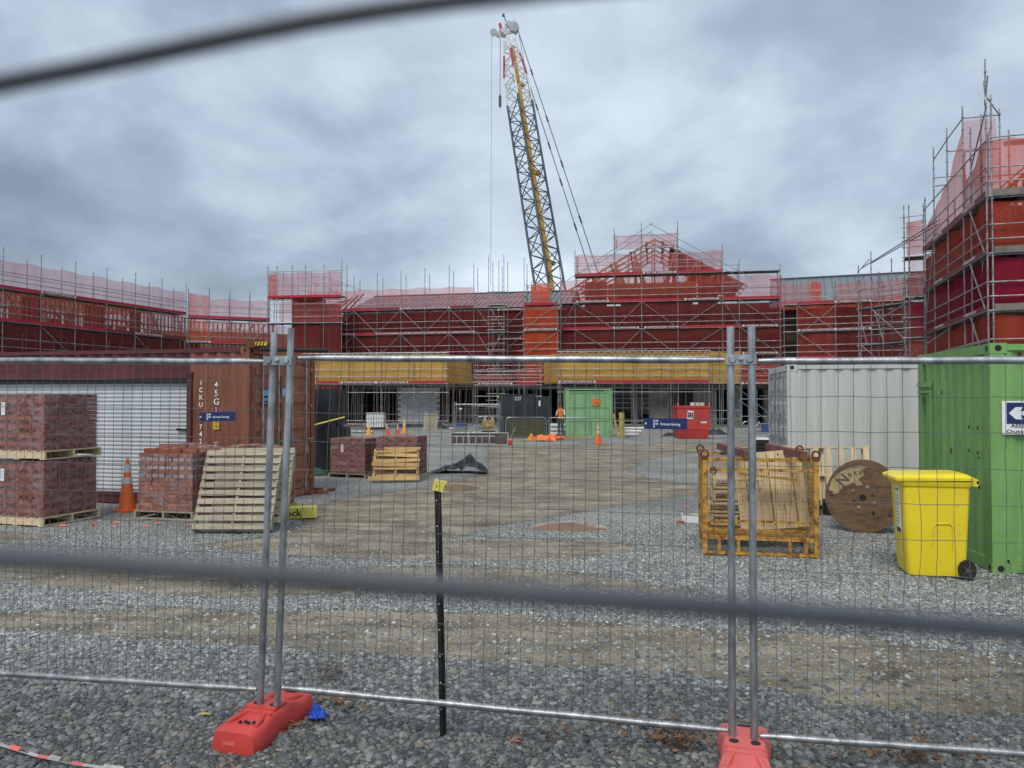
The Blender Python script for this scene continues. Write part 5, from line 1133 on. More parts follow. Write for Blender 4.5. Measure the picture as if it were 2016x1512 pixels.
fc = container('small pale green shipping container with orange notice far across the yard', (V2(1114, 39.9).x, 39.9, -.05), R(-1.5), 0, 2.44, 3.0, 2.59, 'green_far', 'green_far', None, dep=.02)
for o in list(fc.children):
    if o.name.startswith('side_panel') and abs(o.data.vertices[0].co.y) < .1: bpy.data.objects.remove(o)
for h in (0, 1):
    ya = .15 + h * 1.07; yb = ya + 1.06; leaf = MB()
    leaf.box(((ya + yb) / 2, .05, 1.3), (yb - ya - .02, .03, 2.28)); leaf = leaf.build('door', 'green_far', fc)
    for xx in (ya + .03, yb - .03): MB().box((xx, .02, 1.3), (.05, .06, 2.3)).build('door_frame', 'green_far', leaf)
    for zq in (.2, .93, 1.62, 2.4): MB().box(((ya + yb) / 2, .025, zq), (yb - ya - .1, .05, .06)).build('door_rib', 'green_far', leaf)
    for xx in (ya + .33, yb - .25):
        MB().tube([(xx, -.02, .15), (xx, -.02, 2.45)], .02, 6).build('lock_rod', 'green_far', leaf)
ns_ = MB().box((1.58, -.05, 1.88), (.42, .02, .34)).build('notice', 'orange_sign', fc)
text('WARNING', 'black', ns_, (1.58, -.064, 1.99), .045, width=.30); text('1182', 'black', ns_, (1.57, -.064, 1.83), .10, width=.27)

# ------------------------------------------------------------------ pallets
def pallet(label, loc, rot, mat, L_=1.1, W_=1.1, n=7, sw=.095, name='wooden_pallet', group='wooden pallets', nb=3, bearer=.038, H_=.135):
    """deck slats run along local x; bearers along y"""
    t = thing(name, label, 'pallet', loc, rot, group)
    sl = MB().box((0, 0, 0), (L_, sw, .018)).mesh('slat', mat); be = MB().box((0, 0, 0), (bearer, W_, H_ - .036)).mesh('bearer', mat)
    for i in range(n):
        y = -W_ / 2 + sw / 2 + i * (W_ - sw) / (n - 1)
        inst(sl, 'slat', t, (random.uniform(-.006, .006), y, H_ - .009), (0, 0, random.uniform(-.008, .008)))
    for i in range(nb):
        x = -L_ / 2 + bearer / 2 + i * (L_ - bearer) / (nb - 1); inst(be, 'bearer', t, (x, 0, H_ / 2))
    for y in (-W_ / 2 + sw / 2, 0, W_ / 2 - sw / 2): inst(sl, 'slat', t, (0, y, .009))
    return t

# ------------------------------------------------------------------ brick packs
def brick_mesh(holed, mat='brick'):
    m = MB(); w_, h_, d_ = .226, .062, .108
    if not holed:
        m.box((0, 0, 0), (w_, d_, h_)); return m.mesh('brick', mat)
    xs = [-w_ / 2] + sum([[-.075 + k * .0345 - .0085, -.075 + k * .0345 + .0125] for k in range(5)], []) + [w_ / 2]
    zs = [-h_ / 2, -.020, .022, h_ / 2]; y = -d_ / 2; yd = y + .02
    for i in range(len(xs) - 1):
        for j in range(3):
            xa, xb, za, zb = xs[i], xs[i + 1], zs[j], zs[j + 1]
            if j == 1 and i % 2 == 1:
                m.poly([(xa, yd, za), (xb, yd, za), (xb, yd, zb), (xa, yd, zb)], 1)
                for q in (((xa, za), (xb, za)), ((xb, za), (xb, zb)), ((xb, zb), (xa, zb)), ((xa, zb), (xa, za))):
                    (x1, z1), (x2, z2) = q; m.poly([(x1, y, z1), (x2, y, z2), (x2, yd, z2), (x1, yd, z1)], 1)
            else: m.poly([(xa, y, za), (xb, y, za), (xb, y, zb), (xa, y, zb)])
    x0, x1 = xs[0], xs[-1]; z0, z1 = zs[0], zs[-1]; y1 = d_ / 2
    for q in ([(x0, y, z1), (x1, y, z1), (x1, y1, z1), (x0, y1, z1)], [(x0, y, z0), (x0, y1, z0), (x1, y1, z0), (x1, y, z0)], [(x0, y, z0), (x0, y, z1), (x0, y1, z1), (x0, y1, z0)],
              [(x1, y, z0), (x1, y1, z0), (x1, y1, z1), (x1, y, z1)], [(x1, y1, z0), (x0, y1, z0), (x0, y1, z1), (x1, y1, z1)]): m.poly(q)
    return m.mesh('brick', [mat, 'brick_hole'])
BR = {('h', 'brick'): brick_mesh(True), ('p', 'brick'): brick_mesh(False), ('p', 'o'): brick_mesh(False, 'brick_orange'), ('p', 'w'): brick_mesh(False, 'brick_pale')}
def film(t, S, z0, z1, wob=.012, top=True, sag=None):
    def wall(u, v_):
        a = u * 4; k = int(a) % 4; f = a - int(a); h = S / 2 + .008
        c = [(-h, -h), (h, -h), (h, h), (-h, h)]; p = c[k]; q = c[(k + 1) % 4]
        x = p[0] + (q[0] - p[0]) * f; y = p[1] + (q[1] - p[1]) * f; z = z0 + (z1 - z0) * v_
        k2 = 1 + (wob * (1 + 2.2 * (v_ < .12)) * mnoise.noise(Vector((x * 5, y * 5, z * 4))) + wob * .5) / h
        return (x * k2, y * k2, z)
    m = MB(); m.grid(wall, 64, 14)
    if top: m.grid(lambda u, v_: ((u - .5) * S, (v_ - .5) * S, z1 + .006 + .02 * mnoise.noise(Vector((u * 6, v_ * 6, 3)))), 10, 10)
    m.build('plastic_wrap', 'film', t, True)
def brick_pack(label, loc, rz, courses=14, S=1.0, holed=True, group='wrapped packs of bricks', base=.135, messy=False, wrap=True):
    t = thing('brick_pack', label, 'bricks', loc, rz, group); n = 4; w_ = S / n
    H_ = courses * .067
    MB().box((0, 0, H_ / 2), (S - .215, S - .215, H_ - .01)).build('inner_bricks', 'brick', t)
    for c in range(courses):
        z = .0335 + c * .067
        for side in range(4):
            if side in (2,): continue
            a = side * PI / 2; hol = holed and (c % 2 == 0)
            for i in range(n):
                x = -S / 2 + (i + .5) * w_ + (w_ / 2 if False else 0); y = -S / 2 + .054
                if messy and c > courses - 7 and c % 2 == 0:
                    key = ('p', 'w')
                elif messy: key = ('p', 'o') if random.random() < .25 else ('p', 'brick')
                else: key = ('h', 'brick') if hol else (('p', 'o') if random.random() < .04 else ('p', 'brick'))
                x2 = x + random.uniform(-.004, .004) * (3 if messy else 1); y2 = y + random.uniform(-.006, .002) * (2 if messy else 1)
                if key == ('p', 'w'):
                    for q in (-1, 1):
                        xq = x2 + q * w_ / 4; inst(BR[key], 'brick', t, (xq * math.cos(a) - y2 * math.sin(a), xq * math.sin(a) + y2 * math.cos(a), z), (0, 0, a), (.44, 1, .96))
                    continue
                inst(BR[key], 'brick', t, (x2 * math.cos(a) - y2 * math.sin(a), x2 * math.sin(a) + y2 * math.cos(a), z), (0, 0, a + random.uniform(-.006, .006)), (w_ / .234, 1, 1))
    if wrap: film(t, S + .01, -.02, H_)
    return t
def tagsheet(t, x, y, z, side=0):
    a = side * PI / 2; c = Vector((x, y, z)); 
    o = MB().box((0, 0, 0), (.075, .004, .19)).build('paper_label', 'white', t); o.location = c; o.rotation_euler = (0, 0, a)
    q = MB()
    for k in range(4): q.box((0, -.003, .06 - k * .035), (.05, .002, .006))
    q = q.build('label_print', 'black', o)
# pack A (two high) on pallets, left edge
An = Vector((-7.18, 11.7)); ad = Vector((.29, .96)).normalized(); al = Vector((-ad.y, ad.x))
Ac = An + ad * .5 + al * .5; Arz = math.atan2(ad.y, ad.x)   # local x along ad
for lvl, z in ((0, 0), (1, 1.03)):
    pallet(['pale pallet on the gravel under the lower left brick pack', 'pale pallet between the two stacked brick packs at left'][lvl], (Ac.x, Ac.y, z + (.0 if lvl else .01)), Arz + (0 if lvl == 0 else .02), 'pine')
    b = brick_pack(['wrapped brick pack at the left edge, lower of the two stacked', 'wrapped brick pack at the left edge, on top of another pack'][lvl], (Ac.x, Ac.y, z + .14), Arz, 13 if lvl == 0 else 13)
    tagsheet(b, -.52, .30, .64, -1)
# pack B open, loose bricks on top
bn = Vector((-5.16, 12.32)); bl = Vector((-1.04, .25)).normalized(); bd = Vector((-bl.y, bl.x)) * -1
bd = Vector((.25, 1.04)).normalized(); Bc = bn + bl * .5 + bd * .5; Brz = math.atan2(-bl.y, -bl.x)
pallet('grey pallet under the half used brick pack beside the traffic cone', (Bc.x, Bc.y, .005), Brz, 'wood_grey')
bB = brick_pack('half used brick pack with torn wrap and loose bricks on top, beside the cone', (Bc.x, Bc.y, .14), Brz, 14, 1.0, False, messy=True)
for (x, y, z, a) in ((-.35, -.38, .975, .1), (-.12, -.36, .975, -.05), (.10, -.36, .975, .02), (.36, -.35, .975, .3), (-.2, -.2, 1.04, .1), (.05, -.2, 1.04, .0), (-.38, -.05, .975, 1.2), (.2, .1, .975, .7), (.0, -.05, .975, .1), (-.05, .15, 1.03, .4)):
    inst(BR[('p', 'o')], 'brick', bB, (x, y, z), (0, 0, a))
m = MB()
def fil(u, v_):
    z = 1.02 + .05 * mnoise.noise(Vector((u * 5, v_ * 5, 9))) - .9 * max(0, u - .75) * .25
    return (-.52 + 1.04 * u, -.50 + 1.0 * v_, z + (.05 if .3 < u < .8 and .2 < v_ < .7 else 0))
m.grid(fil, 16, 16)
for k in range(16):
    m.tube([(.1 + .4 * random.random(), -.515, -.12 + .0 * k), (-.5 + .2 * random.random(), -.52, .1 + k * .04)], .0018, 4)
m.build('torn_wrap', 'film', bB, True)
# pack C behind leaning pallets
pallet('pine pallet under the brick pack behind the leaning grey pallets', (-4.33, 12.98, .01), R(4), 'pine_gold')
bC = brick_pack('wrapped brick pack behind the two leaning grey pallets', (-4.33, 12.98, .145), R(4), 14, 1.02)
m = MB(); m.grid(lambda u, v_: (-.58 + 1.05 * u, -.54 + .9 * v_, .97 + .10 * math.sin(PI * u) * (1 - v_ * .4) + .05 * mnoise.noise(Vector((u * 6, v_ * 6, 1)))), 20, 16)
m.build('loose_wrap', 'film', bC, True)
for x, y in ((.25, -.3), (.40, -.1), (.12, -.05)): inst(BR[('p', 'o')], 'brick', bC, (x, y, .98), (0, 0, .2))
# leaning grey pallets
tl = math.atan2(1.115, .6)
pallet('weathered grey pallet leaning on a brick pack, front of two', ((-4.65 - 3.5) / 2 - .02, 11.2 + .33, .56), (tl, 0, R(1.5)), 'wood_grey', 1.14, 1.26, 10, .088)
pallet('weathered grey pallet leaning behind the front grey pallet', ((-4.55 - 3.38) / 2, 11.2 + .58, .60), (tl + .05, 0, R(2.5)), 'wood_grey', 1.14, 1.2, 10, .088)
# yellow board
yb = thing('yellow_board', 'yellow painted timber block with black letters beside the leaning pallets', 'timber block', (at(582, 1010, 12.4).x, 12.5, .0), R(14))
MB().box((0, .1, .10), (.62, .26, .17)).build('block', 'cap_yellow', yb); text('ock', 'black', yb, (-.06, -.035, .10), .12)
# packs D and E further back
Dn = Vector((-3.63, 18.9)); dl = Vector((-.97, .40)).normalized(); dd = Vector((.37, 1.0)).normalized(); Dc = Dn + dl * .5 + dd * .5
pallet('pallet under the farther brick pack behind the golden pallet, left one', (Dc.x, Dc.y, -.03), math.atan2(-dl.y, -dl.x), 'wood_grey')
bD = brick_pack('wrapped brick pack in mid yard, left of the pair', (Dc.x, Dc.y, .11), math.atan2(-dl.y, -dl.x), 13)
tagsheet(bD, -.16, -.515, .62, 0)
En = Vector((-2.32, 18.5)); Ec = En + Vector((-.99, .10)).normalized() * .5 + Vector((.16, .99)) * .5
pallet('pallet under the brick pack directly behind the golden pallet', (Ec.x, Ec.y, -.03), R(-8), 'wood_grey')
bE = brick_pack('wrapped brick pack in mid yard, right of the pair', (Ec.x, Ec.y, .11), R(-8), 14)
# golden pallet
gp_t = thing('wooden_pallet', 'golden broken pallet leaning on a mid yard brick pack', 'pallet', (-2.76, 18.02, 0.02), (R(-22), 0, R(3)), 'wooden pallets')
for (x, z, w_, h_, rr) in ((-.03, .06, 1.20, .10, 0), (0, .30, 1.05, .05, 0), (0, .40, 1.12, .10, .03), (.02, .50, 1.10, .08, -.02), (.05, .64, 1.0, .09, .05), (.02, .73, .98, .10, -.09), (.15, .80, .85, .06, 0)):
    o = MB().box((0, 0, 0), (w_, .02, h_)).build('slat', 'pine_gold', gp_t); o.location = (x, -.06, z); o.rotation_euler = (0, rr, 0)
for x in (-.50, .0, .52):
    o = MB().box((x, .0, .40), (.05, .08, .80)).build('bearer', 'pine_gold', gp_t)
for (x, z, w_, h_, rr) in ((0, .16, 1.1, .09, 0), (0, .60, 1.1, .09, 0)):
    o = MB().box((x, .05, z), (w_, .02, h_)).build('slat', 'pine_gold', gp_t)
# loose bricks on the ground
lb = []
for i, (px, py, rz) in enumerate(((626, 966, .2), (634, 972, .5), (612, 973, 1.2), (652, 967, 1.5))):
    p = gp(px, py); o = inst(BR[('p', 'brick')], 'brick', None, (p.x, p.y, .035), (0, 0, rz))
    tag(o, ['loose brick lying flat beside the rusty container, upper one of the group', 'loose brick beside the rusty container, front one of the group', 'loose brick nearest the rusty container', 'loose brick set apart at the right of the group'][i], 'brick', 'loose bricks beside the container')

# ------------------------------------------------------------------ traffic cones
def cone(label, px, py, H_, mat, Y=None, tilt=(0, 0), bands=True, zoff=0):
    p = gp(px, py) if Y is None else at(px, py, Y)
    t = thing('traffic_cone', label, 'traffic cone', (p.x, p.y, p.z + zoff), (tilt[0], tilt[1], random.uniform(0, 1)), 'traffic cones'); s = H_ / .9
    def rad(z): return (.145 - (.145 - .03) * z / .88) * s
    MB().box((0, 0, .015 * s), (.38 * s, .38 * s, .03 * s)).build('base', mat, t)
    m = MB(); m.lathe([(rad(.03), .03 * s), (rad(.88), .86 * s), (.022 * s, .89 * s), (.018 * s, .90 * s)], n=20); m.build('cone_body', mat, t, True)
    if bands:
        for z0, z1 in ((.47, .58), (.66, .80)):
            m = MB(); m.lathe([(rad(z0) + .002, z0 * s), (rad(z1) + .002, z1 * s)], n=20); m.build('reflective_band', 'cone_white', t, True)
    return t
cone('orange traffic cone with scuffed white bands between the brick packs', 250, 1006, .92, 'orange_cone')
cone('orange traffic cone before the pale green container', 1178, 874, .9, 'orange_cone')
cone('amber topped traffic cone, leftmost of the row behind the bricks', 726, 856, .84, 'amber_cone')
cone('tilted red traffic cone, second in the row behind the bricks', 764, 856, .7, 'red_cone', tilt=(0, -.16))
cone('small red traffic cone, third in the row behind the bricks', 783, 856, .62, 'red_cone')
cone('amber traffic cone right of the two red ones', 796, 853, .86, 'amber_cone')
cone('distant orange cone beside the scaffold props at the left wing', 678, 840, .72, 'red_cone')

# ------------------------------------------------------------------ black tarpaulins
def tarp_heap():
    c = gp(903, 931); t = []
    m = MB(); prof = [(0, .10), (.08, .22), (.2, .38), (.38, .52), (.52, .44), (.62, .50), (.72, .64), (.80, .60), (.88, .50), (.97, .34), (1.0, .18)]
    def fn(u, v_):
        x = -.72 + 1.44 * u; y = -.40 + .85 * v_
        hh = np.interp(u, [0, .12, .3, .5, .64, .70, .78, .92, 1], [.03, .10, .22, .34, .50, .53, .42, .34, .05]) * math.sin(PI * min(1, max(0, v_ * .9 + .06))) ** .45
        k = mnoise.noise(Vector((u * 4, v_ * 4, 5))) ; k2 = abs(mnoise.noise(Vector((u * 6 + 3, v_ * 5, 2))))
        return (x + .07 * k, y + .08 * k2, max(0, hh * (1 + .30 * k) - .20 * k2 * min(1, hh * 4) + .05 * mnoise.noise(Vector((u * 11, v_ * 9, 2))) * min(1, hh * 5)) + .01)
    m.grid(fn, 44, 30); o = m.build('tarpaulin', 'tarp', None, True); o.location = (c.x, c.y + .1, 0); o.scale = (1.06, 1, .86)
    tag(o, 'crumpled black tarpaulin heap lying on the dirt in mid yard', 'tarpaulin')
tarp_heap()
wt = thing('wrapped_stack', 'tall stack wrapped in black tarpaulin with a yellow strap behind the rusty container', 'wrapped stack', (V2(636, 20).x, 20.3, 0), R(6))
m = MB()
def wfn(u, v_):
    a = u * 2 * PI; z = 2.22 * v_; r_ = 1.0
    x = max(-1, min(1, 1.35 * math.cos(a))) * .50; y = max(-1, min(1, 1.35 * math.sin(a))) * .5
    k = mnoise.noise(Vector((math.cos(a) * 2, math.sin(a) * 2, z * 1.3))) * .10 + mnoise.noise(Vector((math.cos(a) * 5, math.sin(a) * 5, z * .9))) * .05
    bul = .10 if .35 < v_ < .56 and math.cos(a) > .2 else 0
    s_ = 1 - (.28 if v_ < .32 else 0) * max(0, math.cos(a))
    return ((x * s_) * (1 + k) + bul, y * (1 + k), z + .03 * k)
m.grid(wfn, 56, 34); m.add([wfn(i / 56, 1) for i in range(56)], [tuple(range(56))]); m.build('tarpaulin', 'tarp', wt, True)
m = MB(); m.tube([(-.56, -.60, 1.22), (-.2, -.62, 1.30), (.56, -.58, 1.50)], .022, 6); m.build('strap', 'tape_yellow', wt)
m = MB(); m.grid(lambda u, v_: (-.5 + .7 * u, -.66 + .3 * v_ + .04 * mnoise.noise(Vector((u * 5, v_ * 5, 0))), (1 - v_) * .0 + .42 * v_ * math.sin(PI * min(1, u + .1)) + .02), 14, 8); m.build('green_netting', 'tarp_green', wt, True)

# ------------------------------------------------------------------ yellow crane cage with pallets inside
cr_ = thing('lifting_cage', 'rusty yellow mesh lifting cage holding pale pallets', 'lifting cage', (2.44, 9.66, 0), R(-11))
CW, CD, CH = 1.33, 1.12, 1.22
for x in (0, CW):
    for y in (0, CD):
        m = MB(); m.box((x, y, CH / 2), (.055, .055, CH)); m.build('corner_post', 'cage', cr_)
def rail(a, b, s=.045): MB().bar(a, b, s, s).build('rail', 'cage', cr_)
for y in (0, CD):
    rail((.03, y, CH - .02), (CW - .03, y, CH - .02)); rail((.03, y, .22), (CW - .03, y, .22)); rail((.03, y, .03), (CW - .03, y, .03), .035)
    for x in (.17, .40, 1.02, 1.20): MB().box((x, y, .125), (.04, .045, .15)).build('skid_stub', 'cage', cr_)
for x in (0, CW): rail((x, .03, CH - .02), (x, CD - .03, CH - .02)); rail((x, .03, .22), (x, CD - .03, .22)); rail((x, .03, .03), (x, CD - .03, .03), .035)
rail((.03, 0, CH - .15), (CW - .03, 0, CH - .15), .03); rail((.03, 0, .43), (CW - .03, 0, .43), .03)
rail((.03, .0, .32), (CW - .03, .0, .32), .02)
def meshwall(p0, d, ln, z0, z1, dx=.032, dz=.05):
    m = MB(); p0 = Vector(p0); d = Vector(d); n_ = int(ln / dx)
    for i in range(1, n_): p = p0 + d * (i * ln / n_); m.tube([(p.x, p.y, z0), (p.x, p.y, z1)], .0022, 4, cap=False)
    for k in range(int((z1 - z0) / dz)): z = z0 + k * dz; m.tube([(p0.x, p0.y, z), (p0.x + d.x * ln, p0.y + d.y * ln, z)], .0022, 4, cap=False)
    m.build('mesh_side', 'cage', cr_, kind='stuff')
meshwall((0, -.01, 0), (1, 0, 0), CW, .24, CH - .03); meshwall((0, CD, 0), (1, 0, 0), CW, .24, CH - .03, .05, .08)
meshwall((CW, 0, 0), (0, 1, 0), CD, .24, CH - .03); meshwall((0, 0, 0), (0, 1, 0), CD, .24, CH - .03, .06, .1)
m = MB()
for k in range(14): m.bar((.02, .04 + k * .08, .24), (CW - .02, .04 + k * .08, .24), .012, .01)
m.build('floor_grille', 'cage', cr_, kind='stuff')
for x, y in ((0, 0), (CW, 0), (0, CD), (CW, CD)):
    m = MB(); pts = [(x + .045 * math.cos(a), y, CH + .045 + .05 * math.sin(a)) for a in [i * PI / 5 for i in range(11)]]; m.tube(pts, .014, 6, cap=False)
    m.box((x, y, CH + .0), (.08, .07, .05)); m.build('lifting_eye', 'rust', cr_, True)
m = MB(); m.tube([(.10 + .035 * math.cos(a), -.045, CH - .16 + .045 * math.sin(a)) for a in [i * PI / 5 for i in range(11)]], .011, 6, cap=False); m.build('shackle', 'rust', cr_, True)
for x in (.40, 1.06):
    m = MB(); m.bar((x - .12, CD + .16, CH + .07), (x + .12, -.08, CH + .05), .09, .09); o = m.build('steel_beam', 'rusttube', None)
    o.location = cr_.location; o.rotation_euler = cr_.rotation_euler
    tag(o, ['brown steel beam lying across the yellow cage, left one', 'brown steel beam lying across the yellow cage, right one'][x > 1], 'steel beam', 'brown beams across the cage')
    m = MB(); m.tube([(x + .03, -.06, CH + .02), (x + .03, -.06, CH + .12), (x + .18, -.06, CH + .12), (x + .18, -.06, CH - .02)], .010, 6); m.build('beam_bracket', 'rust', cr_, True)
def in_cage(x, y, z): return Matrix.LocRotScale(cr_.location, cr_.rotation_euler, (1, 1, 1)) @ Vector((x, y, z))
p = in_cage(.97, .60, .74); pallet('upright pallet of wide pale boards inside the yellow cage', p, (R(72), R(0), R(-9)), 'pine', 1.0, .86, 6, .13)
for o in bpy.data.objects[-1:]: pass
lastp = [o for o in bpy.data.objects if o.get('label') == 'upright pallet of wide pale boards inside the yellow cage'][0]
lastp.rotation_euler = Matrix(((0, 1, 0), (-1, 0, 0), (0, 0, 1))).to_euler()
Rm = Matrix.Rotation(R(-11), 3, 'Z') @ Matrix.Rotation(R(84), 3, 'X') @ Matrix.Rotation(R(96), 3, 'Z'); lastp.rotation_euler = Rm.to_euler(); lastp.location = in_cage(.86, .62, .76)
for i, (x, z, rz) in enumerate(((.40, .30, 3), (.38, .46, -2), (.42, .62, 2), (.44, .78, 0))):
    p = in_cage(x, .78, z); pallet(['lowest', 'second', 'third', 'topmost'][i] + ' pale pallet of the stack at the back of the yellow cage', p, (0, 0, R(-11 + rz)), 'pine', .62, .60, 5, .09, group='pallets stacked in the yellow cage')
m = MB(); m.bar((.45, .25, 1.0), (1.15, .3, .93), .10, .03); o = m.build('timber_plank', 'pine_gold', None); o.location = cr_.location; o.rotation_euler = cr_.rotation_euler; tag(o, 'pale plank lying over the pallets in the yellow cage', 'plank')
# black crates behind the cage
ck = thing('crate_stack', 'stack of black trays with a white lid behind the yellow cage', 'crates', (V2(1500, 24.5).x, 24.5, 0))
for k in range(5): MB().box((0, 0, .06 + k * .13), (.62, .45, .10)).box((0, 0, .122 + k * .13), (.56, .40, .02)).build('tray', 'black', ck)
MB().box((.0, 0, .70), (.58, .5, .05)).build('lid', 'white', ck)
wr = thing('white_sheet', 'rumpled white plastic sheet left of the black tray stack', 'plastic sheet', (V2(1466, 25).x, 25, 0))
MB().grid(lambda u, v_: (-.5 + u, -.3 + .6 * v_, .3 * math.sin(PI * u) * math.sin(PI * v_) + .05 * mnoise.noise(Vector((u * 6, v_ * 5, 1)))), 12, 8).build('sheet', 'white', wr, True)
# small timber box frame left of the cage
tb = thing('timber_offcuts', 'small broken white timber box beside the yellow cage', 'timber box', gp(1362, 1030), R(-8))
for c, d, mt in (((.0, 0, .06), (.26, .02, .12), 'white'), ((-.14, .1, .06), (.02, .25, .12), 'white'), ((0, .2, .05), (.30, .02, .10), 'pine'), ((0, .1, .01), (.25, .2, .015), 'pine'), ((.18, .05, .13), (.35, .05, .02), 'pine')):
    MB().box(c, d, random.uniform(-.05, .05)).build('board', mt, tb)
MB().box((-.18, -.06, .02), (.12, .08, .04)).build('brick_piece', 'brick_orange', tb)

# ------------------------------------------------------------------ pallet behind the reel, cable reel
pb_ = at(1650, 955, 13.0); Rm = Matrix.Rotation(R(-11), 3, 'Z') @ Matrix.Rotation(R(80), 3, 'X') @ Matrix.Rotation(R(90), 3, 'Z')
o = pallet('pale pallet standing against the white container behind the cable reel', (5.35, 13.2, .64), (0, 0, 0), 'pine', 1.0, 1.5, 8, .09); o.rotation_euler = Rm.to_euler()
for i, px in enumerate((1590, 1640, 1795)):
    p = V2(px, 12.9); o = MB().box((0, 0, .14), (.32, .2, .26)).build('rubber_block', 'rubber', None); o.location = (p.x, p.y, 0); tag(o, ['black block under the upright pallet, nearest the yellow cage', 'black block under the upright pallet, beside the reel', 'black block behind the yellow bin'][i], 'block', 'black blocks at the white container')
ra = Vector((.45, .55)).normalized(); rc = V2(1697, 11.22)
rl = thing('cable_reel', 'large weathered wooden cable reel lettered Nexans', 'cable reel', (rc.x, rc.y, .515), math.atan2(ra.y, ra.x) - PI / 2 + R(14))
def disc(y0, y1, r_, nm, mt):
    m = MB(); n_ = 48
    for a0, a1, yy in ((0, 0, y0), (0, 0, y1)): pass
    ring = [(r_ * math.cos(2 * PI * j / n_), r_ * math.sin(2 * PI * j / n_)) for j in range(n_)]
    vs = [(x, y0, z) for x, z in ring] + [(x, y1, z) for x, z in ring]
    m.add(vs, [tuple(range(n_))[::-1], tuple(range(n_, 2 * n_))] + [(j, (j + 1) % n_, n_ + (j + 1) % n_, n_ + j) for j in range(n_)]); return m.build(nm, mt, rl)
f1 = disc(0, .028, .515, 'flange', 'reel'); disc(.029, .055, .507, 'flange_ply', 'reel'); disc(.60, .628, .515, 'flange', 'reel'); disc(.575, .599, .507, 'flange_ply', 'reel'); disc(.055, .575, .26, 'drum', 'reel')
m = MB()
blob = [(-.46, .10), (-.42, .25), (-.30, .36), (-.16, .44), (-.04, .46), (.06, .45), (-.02, .40), (.02, .33), (-.06, .27), (.0, .19), (-.08, .17), (-.12, .22), (-.2, .18), (-.28, .14), (-.33, .05), (-.40, .03)]
m.poly([(x, -.0035, z) for x, z in blob]); m.build('pale_patch', 'reel_pale', f1)
for i, ch in enumerate('Nexans'):
    a = R(138 - (0, 20, 32, 43, 55, 66)[i]); r_ = .375 if i else .36
    text(ch, 'formply', f1, (r_ * math.cos(a) , -.006, r_ * math.sin(a)), (.15 if i == 0 else .085), 0, tilt=-(a - PI / 2) * 1.0)
MB().tube([(0, -.003, 0), (0, -.006, 0)], .045, 16).tube([(.12, -.003, .04), (.12, -.006, .04)], .018, 10).tube([(.13, -.003, -.22), (.13, -.006, -.22)], .03, 10).tube([(-.12, -.003, -.05), (-.12, -.006, -.05)], .016, 10).build('bore_hole', 'dark', f1)
for x, z in ((-.13, .09), (.06, .15), (.15, -.08), (-.06, -.15)):
    o = MB().lathe([(.026, 0), (.026, .006), (.012, .008), (.010, .016)], n=12).build('bolt', 'galv', f1); o.location = (x, -.001, z); o.rotation_euler = (PI / 2, 0, 0)
for i, (ch, a) in enumerate((('S', -20), ('T', -27), ('R', -34), ('3', 178), ('0', 172))):
    text(ch, 'black', f1, (.43 * math.cos(R(a)), -.004, .43 * math.sin(R(a))), .05, 0, tilt=-(R(a) + PI / 2))

# ------------------------------------------------------------------ yellow wheelie bin
bn_ = thing('wheelie_bin', 'bright yellow wheelie bin with black wheel beside the green container', 'wheelie bin', (V2(1828, 8.62).x, 8.62, 0), R(-13)); bn_.scale = (.86, .97, 1.06)
m = MB(); secs = [(0.02, -.33, .33, .25), (.10, -.345, .345, .26), (.50, -.375, .365, .275), (.92, -.40, .385, .29), (.99, -.405, .39, .292)]
ringn = None; vs = []; fs = []
def rrect(xa, xb, hy, r_):
    pts = []
    for cx, cy, a0 in ((xb - r_, hy - r_, 0), (xa + r_, hy - r_, 90), (xa + r_, -hy + r_, 180), (xb - r_, -hy + r_, 270)):
        for k in range(5): a = R(a0 + k * 22.5); pts.append((cx + r_ * math.cos(a), cy + r_ * math.sin(a)))
    return pts
for z, xa, xb, hy in secs: pts = rrect(xa, xb, hy, .06); ringn = len(pts); vs += [(x, y, z) for x, y in pts]
fs = [(i * ringn + j, i * ringn + (j + 1) % ringn, (i + 1) * ringn + (j + 1) % ringn, (i + 1) * ringn + j) for i in range(len(secs) - 1) for j in range(ringn)]
fs += [tuple(range(ringn))[::-1], tuple((len(secs) - 1) * ringn + j for j in range(ringn))]
m.add(vs, fs); m.build('body', 'yellow_bin', bn_, True)
m = MB(); vs = []
for z, e_ in ((.945, .015), (.985, .035), (1.0, .035)):
    vs += [(x, y, z) for x, y in rrect(-.405 - e_, .39 + e_, .292 + e_ * .8, .06)]
m.add(vs, [(i * ringn + j, i * ringn + (j + 1) % ringn, (i + 1) * ringn + (j + 1) % ringn, (i + 1) * ringn + j) for i in range(2) for j in range(ringn)]); m.build('rim', 'yellow_bin', bn_, True)
m = MB(); vs = []; ls = [(1.0, .050), (1.028, .052), (1.036, .038), (1.062, -.02), (1.066, -.10)]
for z, e_ in ls: vs += [(x - .03, y, z + (.012 * (1 if x > 0 else 0))) for x, y in rrect(-.42 - e_, .40 + e_, .30 + e_ * .7, .06)]
m.add(vs, [(i * ringn + j, i * ringn + (j + 1) % ringn, (i + 1) * ringn + (j + 1) % ringn, (i + 1) * ringn + j) for i in range(len(ls) - 1) for j in range(ringn)] + [tuple((len(ls) - 1) * ringn + j for j in range(ringn))])
m.build('lid', 'yellow_bin', bn_, True)
m = MB(); m.extr([(.38, 1.05), (.46, 1.03), (.485, .99), (.46, .95), (.40, .96), (.38, 1.0)], (0, -.29, 0), (0, -.22, 0), 0, (1, 0, 0), (0, 0, 1)); m.extr([(.38, 1.05), (.46, 1.03), (.485, .99), (.46, .95), (.40, .96), (.38, 1.0)], (0, .22, 0), (0, .29, 0), 0, (1, 0, 0), (0, 0, 1))
